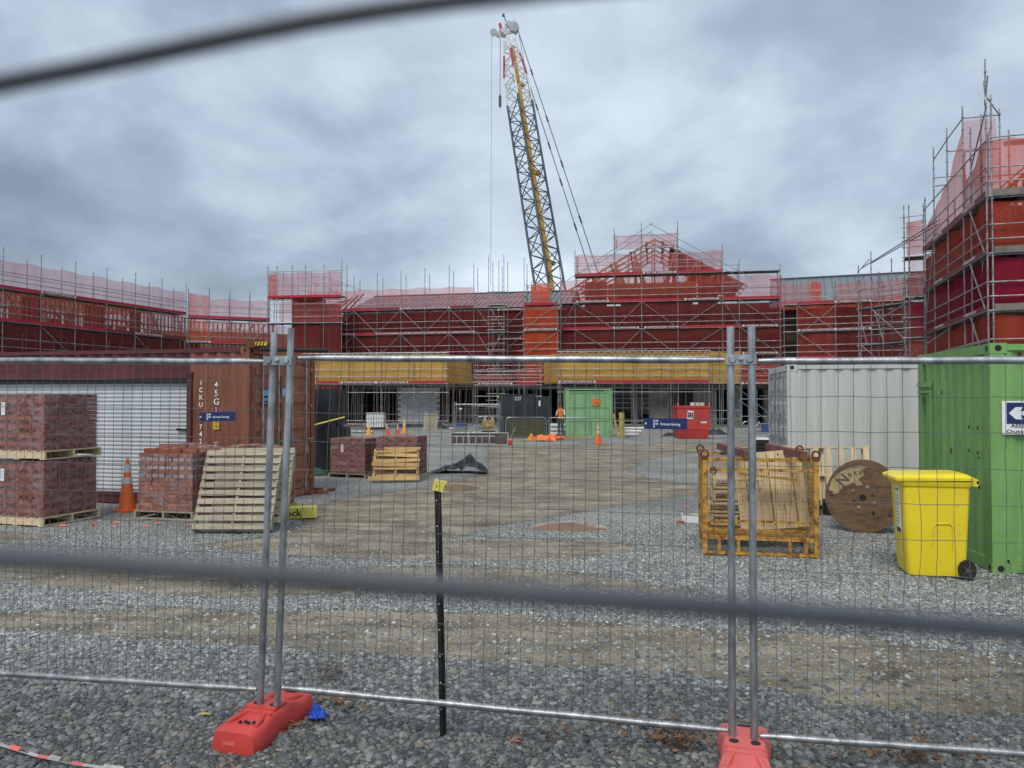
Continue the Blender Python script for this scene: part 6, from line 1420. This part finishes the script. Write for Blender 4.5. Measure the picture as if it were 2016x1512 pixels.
m.tube([(.455, -.26, .985), (.455, .26, .985)], .018, 10); m.build('handle', 'yellow_bin', bn_, True)
MB().tube([(.462, -.295, .995), (.462, -.288, .995)], .016, 10).build('hinge_pin', 'rubber', bn_)
m = MB(); pts = [(.0, -.0, .0)] ; arc = [(-.02 + .19 * (1 - math.cos(a)) , 0, 0) for a in (0,)]
m.tube([(-.055, -.279, .34), (-.055, -.284, .52), (-.02, -.286, .56), (.14, -.286, .565), (.175, -.284, .53), (.175, -.277, .30)], .006, 6); m.build('pressed_panel', 'yellow_bin', bn_, True)
for s_ in (-1, 1):
    wl = MB(); wl.tube([(.33, s_ * .315, .10), (.33, s_ * .262, .10)], .10, 24); wl = wl.build('wheel', 'rubber', bn_, True)
    m = MB(); m.tube([(.33, s_ * .318, .10), (.33, s_ * .312, .10)], .026, 12)
    for k in range(5): a = k * 2 * PI / 5; m.bar((.33 + .03 * math.cos(a), s_ * .318, .10 + .03 * math.sin(a)), (.33 + .075 * math.cos(a), s_ * .318, .10 + .075 * math.sin(a)), .016, .008)
    m.build('rim', 'formply', wl)
MB().tube([(.33, -.27, .10), (.33, .27, .10)], .014, 8).build('axle', 'rubber', bn_)
lbm = MB(); tilt_ = Matrix.Rotation(R(-3.2), 3, 'Y'); lbm.box((-.388, -.02, .68), (.004, .17, .50), tilt=tilt_); lb_ = lbm.build('label', 'white', bn_)
m = MB(); m.box((-.379, -.02, .455), (.005, .16, .045), tilt=tilt_)
for k in range(9): m.box((-.3975 + k * .0019, -.02 + (k % 3) * .012, .82 - k * .035), (.003, .08 + .02 * ((k * 7) % 3), .006), tilt=tilt_)
m.build('label_print', 'purple', lb_); text('medirecs', 'black', lb_, (-.402, -.02, .89), .035, -PI / 2, width=.13)

# ------------------------------------------------------------------ litter near the lens
gl_ = MB(); gp0 = gp(624, 1418)
gl_.grid(lambda u, v_: (-.045 + .09 * u + .012 * mnoise.noise(Vector((u * 7, v_ * 5, 2))), -.03 + .06 * v_, .012 + .05 * (math.sin(PI * u) * math.sin(PI * v_)) ** .7 * (1 + 1.3 * mnoise.noise(Vector((u * 5, v_ * 6, 8))))), 20, 16)
for a in (.2, .7, 1.2, 1.9, 2.6, -.7, -1.6): gl_.tube([(0, 0, .03), (.045 * math.cos(a), .035 * math.sin(a), .025), (.062 * math.cos(a + .1), .05 * math.sin(a + .1), .015)], [.012, .010, .006], 6)
o = gl_.build('glove', 'glove', None, True); o.location = (gp0.x, gp0.y, gp0.z + .012); tag(o, 'crumpled blue disposable glove on the gravel', 'glove')
def bark(px, py, s, mt, label, cat):
    p = gp(px, py); m = MB(); m.grid(lambda u, v_: (-s * .6 + 1.2 * s * u, -s * .25 + .5 * s * v_ * (1 - .3 * u), .012 + s * .14 * math.sin(PI * v_) * (1 + mnoise.noise(Vector((u * 6, v_ * 4, px)))) * math.sin(PI * min(1, u * .9 + .08))), 12, 8)
    o = m.build('bark_piece' if cat == 'bark' else 'plastic_scrap', mt, None, True); o.location = (p.x, p.y, p.z + .01); tag(o, label, cat)
bark(405, 1412, .055, 'pine_gold', 'small orange brown bark piece left of the diagonal red foot', 'bark')
bark(1014, 1466, .05, 'brick_orange', 'reddish brown bark piece near the bottom centre', 'bark')
bark(570, 1432, .11, 'rusttube', 'brown timber scrap behind the diagonal red foot', 'bark')
bark(1690, 1369, .025, 'glove', 'tiny blue plastic scrap on the gravel at right', 'plastic scrap')
for i, (px, py, s, mt, lab) in enumerate(((124, 1037, .13, 'orange_net', 'orange plastic scrap nearest the stacked brick packs'), (186, 1034, .11, 'red_plastic', 'red plastic scrap, second from the stacked brick packs'), (233, 1031, .10, 'orange_net', 'orange plastic scrap below the traffic cone'),
        (224, 1039, .08, 'pink_plastic', 'pink plastic scrap nearest the camera below the cone'), (292, 1038, .11, 'pink_plastic', 'pink plastic scrap below the half used bricks'), (312, 1032, .10, 'orange_net', 'orange plastic scrap below the half used bricks'), (376, 1036, .08, 'pink_plastic', 'pink plastic scrap beside the leaning pallets'), (1352, 1000, .10, 'pink_plastic', 'pink plastic scrap left of the yellow cage'))):
    bark(px, py, s, mt, lab, 'plastic scrap')
# barrier tape at the bottom left corner
m = MB(); m2 = MB(); pts = [gp(-260, 1395), gp(-100, 1440), gp(0, 1482), gp(70, 1504), gp(160, 1522), gp(320, 1545)]
tp_ = thing('barrier_tape', 'red and white barrier tape lying on gravel at the bottom left corner', 'barrier tape', pts[2])
for i in range(len(pts) - 1):
    a, b_ = pts[i] + Vector((0, 0, .035)), pts[i + 1] + Vector((0, 0, .035)); n_ = 4
    for k in range(n_):
        p, q = a.lerp(b_, k / n_), a.lerp(b_, (k + 1) / n_); mi = (i * n_ + k) % 3 == 0
        off = Vector((0, .028, .012 * math.sin(k * 2.1)))
        MB().poly([p, q, q + off, p + off]).build('tape_length', 'pink_plastic' if mi else 'pvc_dirty', tp_, world=True)
# dry leaves and stalks
lv = MB()
for (cx, cy, sx, sy, n_) in ((1330, 1455, 60, 25, 170), (670, 1385, 45, 25, 60), (1780, 1490, 140, 22, 150), (660, 1330, 20, 30, 20), (1100, 1450, 60, 20, 20), (560, 1440, 40, 20, 25), (1240, 1430, 60, 20, 30)):
    for _ in range(n_):
        p = gp(cx + random.gauss(0, sx * .55), min(1540, cy + random.gauss(0, sy * .5))) + Vector((0, 0, random.uniform(.012, .05)))
        a = random.uniform(0, 6.28); s = random.uniform(.008, .026); u = Vector((math.cos(a), math.sin(a), random.uniform(-.5, .5))) * s; v_ = Vector((-math.sin(a), math.cos(a), random.uniform(-.6, .6))) * s * .5
        lv.add([p - u, p + v_, p + u, p - v_ + Vector((0, 0, .006))], [(0, 1, 2), (0, 2, 3)])
o = lv.build('dry_leaves', 'leaf', None, kind='stuff'); o['label'] = 'dry brown leaves caught among the stones by the feet'; o['category'] = 'leaves'
wd = MB()
for (cx, cy, n_, h_) in ((640, 1335, 16, .13), (1975, 1095, 10, .3), (1740, 1330, 10, .12), (1800, 1500, 40, .08), (1330, 1470, 30, .06), (700, 1390, 16, .06), (960, 1345, 5, .10)):
    for _ in range(n_):
        b_ = gp(cx + random.gauss(0, 16), cy + random.gauss(0, 6)) if cx != 1975 else Vector((5.62 + random.gauss(0, .05), 8.38 + random.gauss(0, .02), 0))
        d = Vector((random.gauss(0, .4), random.gauss(0, .4), 1)).normalized() * h_ * random.uniform(.5, 1)
        wd.tube([b_, b_ + d * .5 + Vector((random.gauss(0, .008), 0, 0)), b_ + d], [.0016, .0012, .0006], 3, cap=False)
        for k in range(3):
            q = b_ + d * random.uniform(.3, .95); e_ = q + Vector((random.gauss(0, .02), random.gauss(0, .02), .015)); wd.tube([q, e_], [.001, .0006], 3, cap=False)
o = wd.build('dry_stalks', 'weed', None, kind='stuff'); o['label'] = 'dry brown weed stalks standing in the gravel'; o['category'] = 'weeds'
gw = MB()
for (cx, cy, n_) in ((1560, 1092, 40), (1850, 1140, 70), (1975, 1155, 60), (1520, 1125, 15), (1880, 1150, 30)):
    for _ in range(n_):
        p = gp(cx + random.gauss(0, 22), cy + random.gauss(0, 4)); a = random.uniform(0, 6.28); h_ = random.uniform(.015, .05)
        gw.add([p + Vector((.004, 0, .01)), p + Vector((-.004, 0, .01)), p + Vector((math.cos(a) * .03, math.sin(a) * .03, h_))], [(0, 1, 2)])
o = gw.build('green_weeds', 'moss', None, kind='stuff'); o['label'] = 'small green weeds in the gravel near the yellow bin'; o['category'] = 'weeds'

# ------------------------------------------------------------------ things across the yard
ge_ = thing('generator', 'black green generator container lettered CAT before the building', 'generator', (V2(983, 41.5).x, 41.5, 0), 0)
gw_ = 2.75
MB().box((gw_ * .36, 1.1, 1.12), (gw_ * .72, 2.2, 2.2)).build('housing', 'gen', ge_); MB().box((gw_ * .86, 1.25, 1.08), (gw_ * .27, 2.0, 2.1)).build('end_housing', 'gen', ge_)
for x in (.02, gw_ * .36, gw_ * .70): MB().box((x, -.015, 1.12), (.03, .03, 2.1)).build('door_joint', 'dark', ge_)
MB().box((gw_ * .36, 1.1, 2.24), (gw_ * .74, 2.24, .05)).build('roof_cap', 'gen', ge_)
text('CAT', 'white', ge_, (1.02, -.01, 2.0), .20, width=.34); m = MB(); m.poly([(.96, -.022, 1.90), (1.08, -.022, 1.90), (1.02, -.022, 1.96)]); m.build('logo_triangle', 'crane_yellow', ge_)
MB().tube([(-.55 + .5, -.02, 2.1), (-.06, -.03, 2.1)], .05, 8).build('lamp', 'cap_yellow', ge_)
q = MB().box((gw_ * .80, .24, 1.75), (.10, .01, .30)).build('data_plate', 'white', ge_)

# person in hi-vis vest beside the generator (skin-modelled, one surface)
def person():
    P0 = Vector((V2(1104, 40.2).x, 40.2, 0)); t = thing('person', 'person in an orange hi vis vest and hard hat standing before the scaffold', 'person', P0, R(150))
    J = {'pel': (0, 0, .95, .13, .10), 'wst': (0, .0, 1.10, .125, .095), 'chs': (0, 0, 1.30, .16, .11), 'nck': (0, 0, 1.49, .06, .06), 'hd0': (0, .0, 1.58, .075, .085), 'hd1': (0, .01, 1.70, .075, .09)}
    for s, n_ in ((-1, 'l'), (1, 'r')):
        J['hip' + n_] = (s * .09, 0, .90, .095, .10); J['kne' + n_] = (s * .11, .02, .50, .06, .065); J['ank' + n_] = (s * .12, 0, .09, .042, .045); J['toe' + n_] = (s * .13, -.17, .04, .04, .03)
        J['sho' + n_] = (s * .18, 0, 1.42, .06, .06); J['elb' + n_] = (s * .25, .03, 1.14, .043, .043); J['wri' + n_] = (s * .22, -.12, .95, .03, .03)
    E = [('pel', 'wst'), ('wst', 'chs'), ('chs', 'nck'), ('nck', 'hd0'), ('hd0', 'hd1')]
    for n_ in 'lr': E += [('pel', 'hip' + n_), ('hip' + n_, 'kne' + n_), ('kne' + n_, 'ank' + n_), ('ank' + n_, 'toe' + n_), ('chs', 'sho' + n_), ('sho' + n_, 'elb' + n_), ('elb' + n_, 'wri' + n_)]
    ks = list(J); edges = [(ks.index(a), ks.index(b)) for a, b in E]; vs = [J[k][:3] for k in ks]
    rad = [J[k][3:] for k in ks]
    for s, n_ in ((-1, 'l'), (1, 'r')):     # five fingers and a thumb per hand, rooted in the wrist
        w_ = ks.index('wri' + n_); wp = Vector(vs[w_]); palm = wp + Vector((0, -.05, -.05)); vs.append(tuple(palm)); rad.append((.036, .02)); pi_ = len(vs) - 1; edges.append((w_, pi_))
        for f in range(4):
            k = palm + Vector(((f - 1.5) * .019, -.035, -.035)); e_ = k + Vector((0, -.01, -.04 + .004 * abs(f - 1.5))); vs += [tuple(k), tuple(e_)]; rad += [(.010, .010), (.008, .008)]; edges += [(pi_, len(vs) - 2), (len(vs) - 2, len(vs) - 1)]
        k = palm + Vector((-s * .035, -.02, .0)); vs.append(tuple(k)); rad.append((.011, .011)); edges.append((pi_, len(vs) - 1))
    me = bpy.data.meshes.new('body'); me.from_pydata(vs, edges, []); o = bpy.data.objects.new('body', me); COL.objects.link(o); o.parent = t
    sk = o.modifiers.new('skin', 'SKIN'); 
    for v, r_ in zip(me.skin_vertices[0].data if me.skin_vertices else [], rad): v.radius = r_
    bpy.context.view_layer.objects.active = o
    if not me.skin_vertices:
        bm = bmesh.new(); bm.from_mesh(me); lay = bm.verts.layers.skin.verify(); bm.verts.ensure_lookup_table()
        for v, r_ in zip(bm.verts, rad): v[lay].radius = r_
        bm.verts[0][lay].use_root = True; bm.to_mesh(me); bm.free()
    sb = o.modifiers.new('sub', 'SUBSURF'); sb.levels = 1; sb.render_levels = 1
    dg = bpy.context.evaluated_depsgraph_get(); m2 = bpy.data.meshes.new_from_object(o.evaluated_get(dg)); o.modifiers.clear(); o.data = m2
    m2.materials.clear()
    for mt in ('skin', 'navy', 'hivis', 'white', 'black'): m2.materials.append(M[mt])
    for p in m2.polygons:
        z = p.center.z; x = abs(p.center.x)
        p.material_index = 1 if z < .97 and not (x > .17 and z > .8) else (0 if (z > 1.5 or z < .98 or (x > .2 and z < 1.12)) else (3 if x > .19 else 2))
        if z < .12: p.material_index = 4
        p.use_smooth = True
    m = MB(); m.lathe([(.118, 1.70), (.120, 1.73), (.105, 1.79), (.06, 1.83), (.01, 1.84)], (0, .01, 0), 16); m.box((0, -.13, 1.705), (.16, .09, .012)); m.build('hard_hat', 'black', t, True)
    m = MB()
    for s in (-1, 1): m.box((s * .06, -.125, 1.25), (.035, .012, .34))
    m.box((0, -.12, 1.10), (.26, .012, .04)); m.build('reflective_stripe', 'cone_white', t)
    m = MB()
    for s in (-1, 1): m.tube([(s * .03, -.082, 1.655), (s * .03, -.09, 1.655)], .010, 8)
    m.build('eye', 'black', t); MB().box((0, -.10, 1.625), (.02, .03, .045)).build('nose', 'skin', t)
person()

def hoop_barrier(label, x, Y, w_, h_, rz, infill=None, tilt=0):
    t = thing('mesh_barrier', label, 'barrier', (x, Y, 0), (tilt, 0, rz), 'low mesh barriers with rounded corners'); r_ = .18; pts = []
    for cx, cz, a0 in ((w_ - r_, r_, -90), (w_ - r_, h_ - r_, 0), (r_, h_ - r_, 90), (r_, r_, 180)):
        for k in range(5): a = R(a0 + 22.5 * k); pts.append((cx + r_ * math.cos(a), 0, cz + r_ * math.sin(a)))
    MB().tube(pts + [pts[0]], .022, 6, cap=False).build('frame', 'galv', t, True)
    m = MB()
    for i in range(1, int(w_ / .1)): m.tube([(i * .1, 0, .03), (i * .1, 0, h_ - .03)], .0035, 3, cap=False)
    for i in range(1, int(h_ / .2)): m.tube([(.02, 0, i * .2), (w_ - .02, 0, i * .2)], .0035, 3, cap=False)
    m.build('wire_mesh', 'galv', t, kind='stuff')
    if infill: MB().grid(lambda u, v_: (.06 + (w_ - .12) * u, .03 + .02 * mnoise.noise(Vector((u * 5, v_ * 4, 3))), .06 + (h_ - .12) * v_), 8, 5).build('cloth', infill, t, True)
netmat('net_olive', (.12, .11, .05), .82, .06); M['net_olive'] = _mats['net_olive']
hoop_barrier('low mesh barrier with olive cloth before the generator', V2(996, 37.5).x, 37.5, 2.0, 1.08, R(4), 'net_olive', R(-4))
hoop_barrier('low mesh barrier overlapping the pale green container', V2(1080, 38.3).x, 38.3, 2.15, 1.05, 0)
hoop_barrier('low mesh barrier behind the small fence panel', V2(938, 38.8).x, 38.8, 1.35, 1.08, 0)
# small fence panel
fp = thing('mesh_fence', 'small distant galvanised fence panel left of the generator', 'fence panel', (V2(895, 38.2).x, 38.2, 0), 0)
for x in (0, .09, 2.2, 2.28): MB().tube([(x - (.05 if x < 1 else 0), 0, 0), (x, 0, 1.85)], .022, 6).build('post', 'galv', fp, True)
for z in (.3, 1.72): MB().tube([(.05, 0, z), (2.24, 0, z)], .022, 6).build('rail', 'galv', fp, True)
m = MB()
for i in range(1, 32): m.tube([(.07 * i, 0, .3), (.07 * i, 0, 1.72)], .0035, 3, cap=False)
for i in range(1, 10): m.tube([(.05, 0, .3 + i * .15), (2.24, 0, .3 + i * .15)], .0035, 3, cap=False)
m.build('wire_mesh', 'galv', fp, kind='stuff'); MB().box((.30, -.02, 1.50), (.14, .01, .07)).build('tag', 'white', fp)
# machine behind it
mc_ = thing('compactor', 'small mustard yellow machine with a coiled hose behind the fence panel', 'machine', (V2(962, 39.6).x, 39.6, 0))
MB().box((.0, 0, .72), (.62, .5, .36)).box((-.05, 0, .47), (.5, .4, .16)).build('engine_cover', 'crane_yellow', mc_); MB().box((0, 0, .2), (.7, .5, .28)).build('frame', 'rubber', mc_)
m = MB()
for k in range(6): m.tube([(-.42 + .2 * math.cos(a) , .02 * k, .55 + .38 * math.sin(a)) for a in [R(20 + 14 * i) for i in range(11)]], .02, 5)
m.build('hose', 'concrete', mc_, True); MB().box((-.0, -.26, .66), (.10, .01, .08)).build('label', 'white', mc_)
for x in (-.2, .2): MB().tube([(x, 0, .88), (x + .02, 0, 1.06)], .07, 8).build('exhaust', 'alu', mc_, True)
gr_ = thing('scrub_heap', 'heap of tangled pipes and offcuts behind the small fence panel', 'offcut heap', (V2(918, 40).x, 40, 0))
for i in range(14):
    a = Vector((random.uniform(-.9, .7), random.uniform(-.3, .4), random.uniform(.05, .5))); MB().tube([a, a + Vector((random.uniform(.3, 1.0), random.uniform(-.2, .2), random.uniform(-.1, .35)))], .03, 5).build('pipe_offcut', random.choice(['galv_dull', 'ochre', 'pvc', 'concrete']), gr_, True)
bb_ = thing('blue_bin', 'small blue and grey box left of the tangled offcuts', 'box', (V2(908, 39.2).x, 39.2, 0)); MB().box((0, 0, .30), (.62, .5, .60)).build('body', 'concrete', bb_); MB().box((0, 0, .68), (.64, .52, .14)).build('lid', 'blue_box', bb_)
# boxing frame with ladder
bx_ = thing('formwork_panel', 'long brown form ply panel with a pale frame standing on edge', 'formwork', (V2(888, 32.7).x, 32.7, 0), R(-1))
MB().box((1.22, .02, .27), (2.44, .02, .50)).build('ply_sheet', 'formply', bx_)
for z in (.02, .53): MB().box((1.22, -.0, z), (2.46, .05, .035)).build('edge_rail', 'alu', bx_)
for x in (.0, .74, 1.66, 2.44): MB().box((x, -.01, .275), (.035, .04, .47)).build('stiffener', 'alu', bx_)
ld = thing('ladder', 'short aluminium ladder lying on its side against the form ply panel', 'ladder', (V2(890, 32.5).x, 32.5, 0), 0)
for z in (.07, .40): MB().box((.92, 0, z), (1.82, .03, .035)).build('stile', 'alu', ld)
for k in range(6): MB().box((.2 + k * .27, 0, .235), (.028, .03, .30)).build('rung', 'alu', ld)
rp = thing('red_fuel_can', 'small red container beside the end of the form ply panel', 'container', (V2(1003, 33).x, 33, 0)); MB().lathe([(.10, 0), (.12, .02), (.12, .18), (.09, .22)], n=12).build('body', 'red_cone', rp, True); MB().tube([(0, 0, .2), (.25, .1, .75)], .012, 5).build('handle', 'galv', rp)
# orange netting heap and pipe
oh = thing('orange_netting', 'heap of crumpled orange barrier netting before the barriers', 'netting', (V2(1068, 36).x, 36, 0))
MB().grid(lambda u, v_: (-.7 + 1.3 * u, -.4 + .7 * v_, max(.01, .42 * math.sin(PI * v_) * (.3 + .5 * u + .9 * mnoise.noise(Vector((u * 4, v_ * 3, 4)))))), 28, 14).build('netting', 'orange_net', oh, True)
MB().tube([(.15, -.1, .12), (1.0, 0, .16)], .10, 10).build('rolled_end', 'orange_net', oh, True); MB().grid(lambda u, v_: (.0 + .5 * u, -.45 + .2 * v_, .03 + .10 * math.sin(PI * u) * math.sin(PI * v_)), 8, 5).build('red_flag', 'red_plastic', oh, True)
for i, (x0, x1, y0, z) in enumerate(((1010, 1095, 35.2, .06), (1095, 1180, 37.0, .05), (1090, 1150, 37.8, .1))):
    a, b = V2(x0, y0), V2(x1, y0 + .6); o = MB().bar((a.x, a.y, z), (b.x, b.y, z), .16, .05).build('timber_plank', 'ochre', None)
    tag(o, ['pale plank lying before the orange netting heap', 'ochre plank in front of the pale green container', 'ochre plank lying beside the rolled orange netting'][i], 'plank')
for i, (px, py, x1) in enumerate(((1083, 838, 1113), (1083, 846, 1113), (1083, 854, 1106), (1218, 849, 1262), (1216, 855, 1256), (1222, 860, 1240), (1222, 843, 1290))):
    Y = 41 if i < 3 else 39.5; a, b = at(px, py, Y), at(x1, py + 1, Y + .2); z = max(.12, a.z)
    o = MB().tube([(a.x, a.y, z), (b.x, b.y, z)], .11 if i != 6 else .06, 12).tube([(a.x - .002, a.y, z), (a.x + .03, a.y, z)], .09 if i != 6 else .05, 12, 1).build('pvc_pipe', ['pvc', 'dark'], None, True)
    tag(o, ['top white pipe between the generator and green container', 'middle white pipe left of the green container', 'lowest white pipe left of the green container', 'upper fat white pipe right of the green container', 'lower fat white pipe right of the green container', 'shortest white pipe right of the green container', 'thin white pipe behind the fat pipes right of the green container'][i], 'pipe', 'white pipes stacked beside the green container')
for i, (px, w_, h_, mt, ti) in enumerate(((1216, .10, 1.25, 'ochre', .16), (1224, .26, 1.30, 'ochre', 0))):
    o = MB().box((0, 0, h_ / 2), (w_, .06, h_)).build('leaning_plank', mt, None); p = V2(px, 38.9); o.location = (p.x, p.y, 0); o.rotation_euler = (R(-4), -ti, 0); tag(o, ['thin slanting ochre plank against the green container', 'wide upright ochre plank beside the green container'][i], 'plank')
# red skip
sk_ = thing('skip_bin', 'red steel waste skip with a purple poster before the building', 'skip', (V2(1334, 37.8).x, 37.8, 0), R(-2)); W_, D_ = 1.58, 1.7
m = MB(); prof = [(0, 1.62), (0, .48), (.10, .05), (.14, 0)]
vs = []
for z, e_ in ((0, .13), (.06, .11), (.47, .015), (.48, 0), (1.60, 0)): vs += [(e_, e_, z), (W_ - e_, e_, z), (W_ - e_, D_ - e_, z), (e_, D_ - e_, z)]
m.add(vs, [(0, 1, 2, 3)[::-1]] + [(4 * i + j, 4 * i + (j + 1) % 4, 4 * i + 4 + (j + 1) % 4, 4 * i + 4 + j) for i in range(4) for j in range(4)])
m.add([(.04, .04, 1.60), (W_ - .04, .04, 1.60), (W_ - .04, D_ - .04, 1.60), (.04, D_ - .04, 1.60), (.12, .12, .5), (W_ - .12, .12, .5), (W_ - .12, D_ - .12, .5), (.12, D_ - .12, .5)], [(0, 4, 5, 1), (1, 5, 6, 2), (2, 6, 7, 3), (3, 7, 4, 0), (4, 7, 6, 5)])
m.build('body', 'skip_red', sk_)
for a, b in (((0, 0), (W_, 0)), ((W_, 0), (W_, D_)), ((W_, D_), (0, D_)), ((0, D_), (0, 0))): MB().bar((*a, 1.60), (*b, 1.60), .09, .09).build('rim', 'skip_red', sk_)
for x in (.02, W_ - .02): MB().tube([(x, .02, 1.64), (x + .03, .2, 1.78)], .03, 6).build('lug', 'pink_plastic', sk_, True)
MB().box((W_ + .03, .05, .62), (.08, .10, .14)).build('hook_plate', 'skip_red', sk_)
po = MB().box((.62, -.008, 1.20), (.29, .008, .40), tilt=Matrix.Rotation(R(6), 3, 'Y')).build('poster', 'white', sk_)
MB().box((.62, -.014, 1.19), (.25, .006, .26), tilt=Matrix.Rotation(R(6), 3, 'Y')).build('poster_panel', 'purple', po)
m = MB(); m.tube([(.62 + .07 * math.cos(a), -.019, 1.20 + .06 * math.sin(a)) for a in [i * PI / 6 - .6 for i in range(9)]], .012, 4); m.tube([(.55, -.019, 1.11), (.70, -.019, 1.10)], .01, 4); m.build('poster_mark', 'white', po)
text('SKIP', 'black', po, (.60, -.014, 1.35), .05, width=.18) if False else None
MB().box((1.28, -.008, .83), (.30, .006, .07)).build('number_plate', 'white', sk_)
ctn = thing('cardboard_boxes', 'pale boxes sticking up behind the red skip', 'boxes', (V2(1376, 40.5).x, 40.5, 0)); MB().box((0, 0, .9), (.45, .4, 1.8)).build('box', 'pine', ctn); MB().box((-.38, 0, .9), (.12, .3, 1.8)).build('box', 'white', ctn)
# IBC tote
ib = thing('liquid_tote', 'white liquid tote in a wire cage under the left ochre scaffold', 'tote', (V2(741, 50).x, 50, .0)); MB().box((0, 0, .62), (1.08, .95, .92)).build('tank', 'pvc', ib); MB().box((0, 0, .07), (1.2, 1.0, .14)).build('pallet', 'black', ib)
for k in range(8): MB().tube([(-.58 + k * .166, -.5, .14), (-.58 + k * .166, -.5, 1.12)], .014, 5).build('cage_bar', 'galv', ib)
for k in range(4): MB().tube([(-.6, -.515, .2 + k * .3), (.6, -.515, .2 + k * .3)], .014, 5).build('cage_bar', 'galv', ib)
# leaning slatted panel
sp_ = thing('slatted_panel', 'grey slatted timber panel leaning before the block wall corner', 'timber panel', (V2(847, 48).x, 48, 0), (R(-9), R(4), 0))
for k in range(7): MB().box((-.38 + k * .125, 0, .55), (.11, .025, 1.1)).build('slat', 'wood_grey', sp_)
for z in (.15, .9): MB().box((0, .03, z), (.86, .04, .08)).build('rail', 'wood_grey', sp_)
# kerb of black membrane and pale slabs by the wall
for i, (x0, x1, Y, mt, lab) in enumerate(((690, 735, 45, 'pvc', 'pale plastic sheet lying left of the amber cone'), (665, 745, 51, 'pine_gold', 'long pale timber before the left wing props'))):
    a, b = V2(x0, Y), V2(x1, Y + .5); o = MB().grid(lambda u, v_: (a.x + (b.x - a.x) * u, Y + v_ * .8, .05 + .10 * abs(mnoise.noise(Vector((u * 5, v_ * 3, i)))) + (.25 if i else 0)), 12, 4).build('plastic_sheet' if i == 0 else 'timber_length', mt, None, True); tag(o, lab, 'sheet' if i == 0 else 'timber')
# black membrane heap at skip right and pipe
for i, (px, Y, s, lab) in enumerate(((1410, 43, .8, 'black plastic heap right of the red skip'), (1318, 41, .5, 'small black plastic heap left of the red skip'), (860, 52, 1.0, 'black membrane along the foot of the block wall'))):
    p = V2(px, Y); o = MB().grid(lambda u, v_: ((u - .5) * 1.6 * s, (v_ - .5) * .8 * s, .02 + .45 * s * max(0, math.sin(PI * u) * math.sin(PI * v_)) * (.7 + .8 * mnoise.noise(Vector((u * 4, v_ * 4, i + 3))))), 16, 10).build('plastic_heap', 'tarp', None, True); o.location = (p.x, p.y, 0); tag(o, lab, 'plastic')
bl_ = thing('blue_crate', 'blue crate with grey sheets at the right ground floor', 'crate', (V2(1512, 46).x, 46, 0), R(-20)); MB().box((0, 0, .28), (.8, .7, .45)).build('body', 'blue_box', bl_); MB().box((-.3, 0, .50), (1.0, .8, .05), R(8)).build('sheet', 'concrete', bl_)
tr_ = thing('trestle', 'round grey trestle and hose before the right scaffold legs', 'trestle', (V2(1470, 47).x, 47, 0))
MB().tube([(.3 * math.cos(a), 0, .32 + .3 * math.sin(a)) for a in [i * PI / 8 for i in range(17)]], .03, 6, cap=False).build('hoop', 'galv', tr_, True); MB().tube([(.3, 0, 0), (.8, 0, .6)], .03, 5).tube([(-.9, 0, .1), (.9, 0, .1)], .03, 5).build('leg', 'galv', tr_, True)
# white van seen through the building
vn = thing('white_van', 'white van parked behind the ground floor opening', 'van', (V2(1296, 69).x - 2.0, 69, 0))
m = MB(); m.extr([(0, .35), (0, 2.0), (.1, 2.15), (2.6, 2.15), (3.3, 1.35), (4.2, 1.15), (4.3, .7), (4.3, .35)], (0, 0, 0), (0, 1.8, 0), 0, (1, 0, 0), (0, 0, 1)); m.build('body', 'white', vn)
MB().box((2.2, -.01, 1.7), (.8, .02, .5)).build('window', 'ldark', vn)
for x in (.8, 3.4): MB().tube([(x, -.05, .35), (x, .2, .35)], .35, 16).build('wheel', 'rubber', vn, True)
# ground floor props (steel) in the openings
for i, (px, Y) in enumerate(((700, 57), (712, 56), (752, 57.5), (1085, 60), (1140, 59), (1250, 60), (1285, 60.5), (1330, 60), (1408, 58), (1420, 58.5), (1490, 57), (1515, 57.3), (905, 57.5), (930, 58))):
    p = V2(px, Y); t = thing('steel_prop', 'adjustable steel prop holding up the first floor slab', 'prop', (p.x, p.y, 0), 0, 'steel props under the slabs')
    MB().tube([(0, 0, 0), (0, 0, 1.6)], .045, 8).build('outer_tube', 'galv_dull', t, True); MB().tube([(0, 0, 1.6), (0, 0, 2.75)], .03, 6).build('inner_tube', 'galv_dull', t, True); MB().box((0, 0, .01), (.15, .15, .02)).build('base_plate', 'galv_dull', t)
# green brown trees? none in the photo; finish
for o in [o for o in bpy.data.objects if o.name.startswith('banner')]:
    for ch in list(o.children):
        if ch.data and ch.name.startswith('lettering') and len(ch.data.vertices) and getattr(ch.data, 'name', '') and False: pass
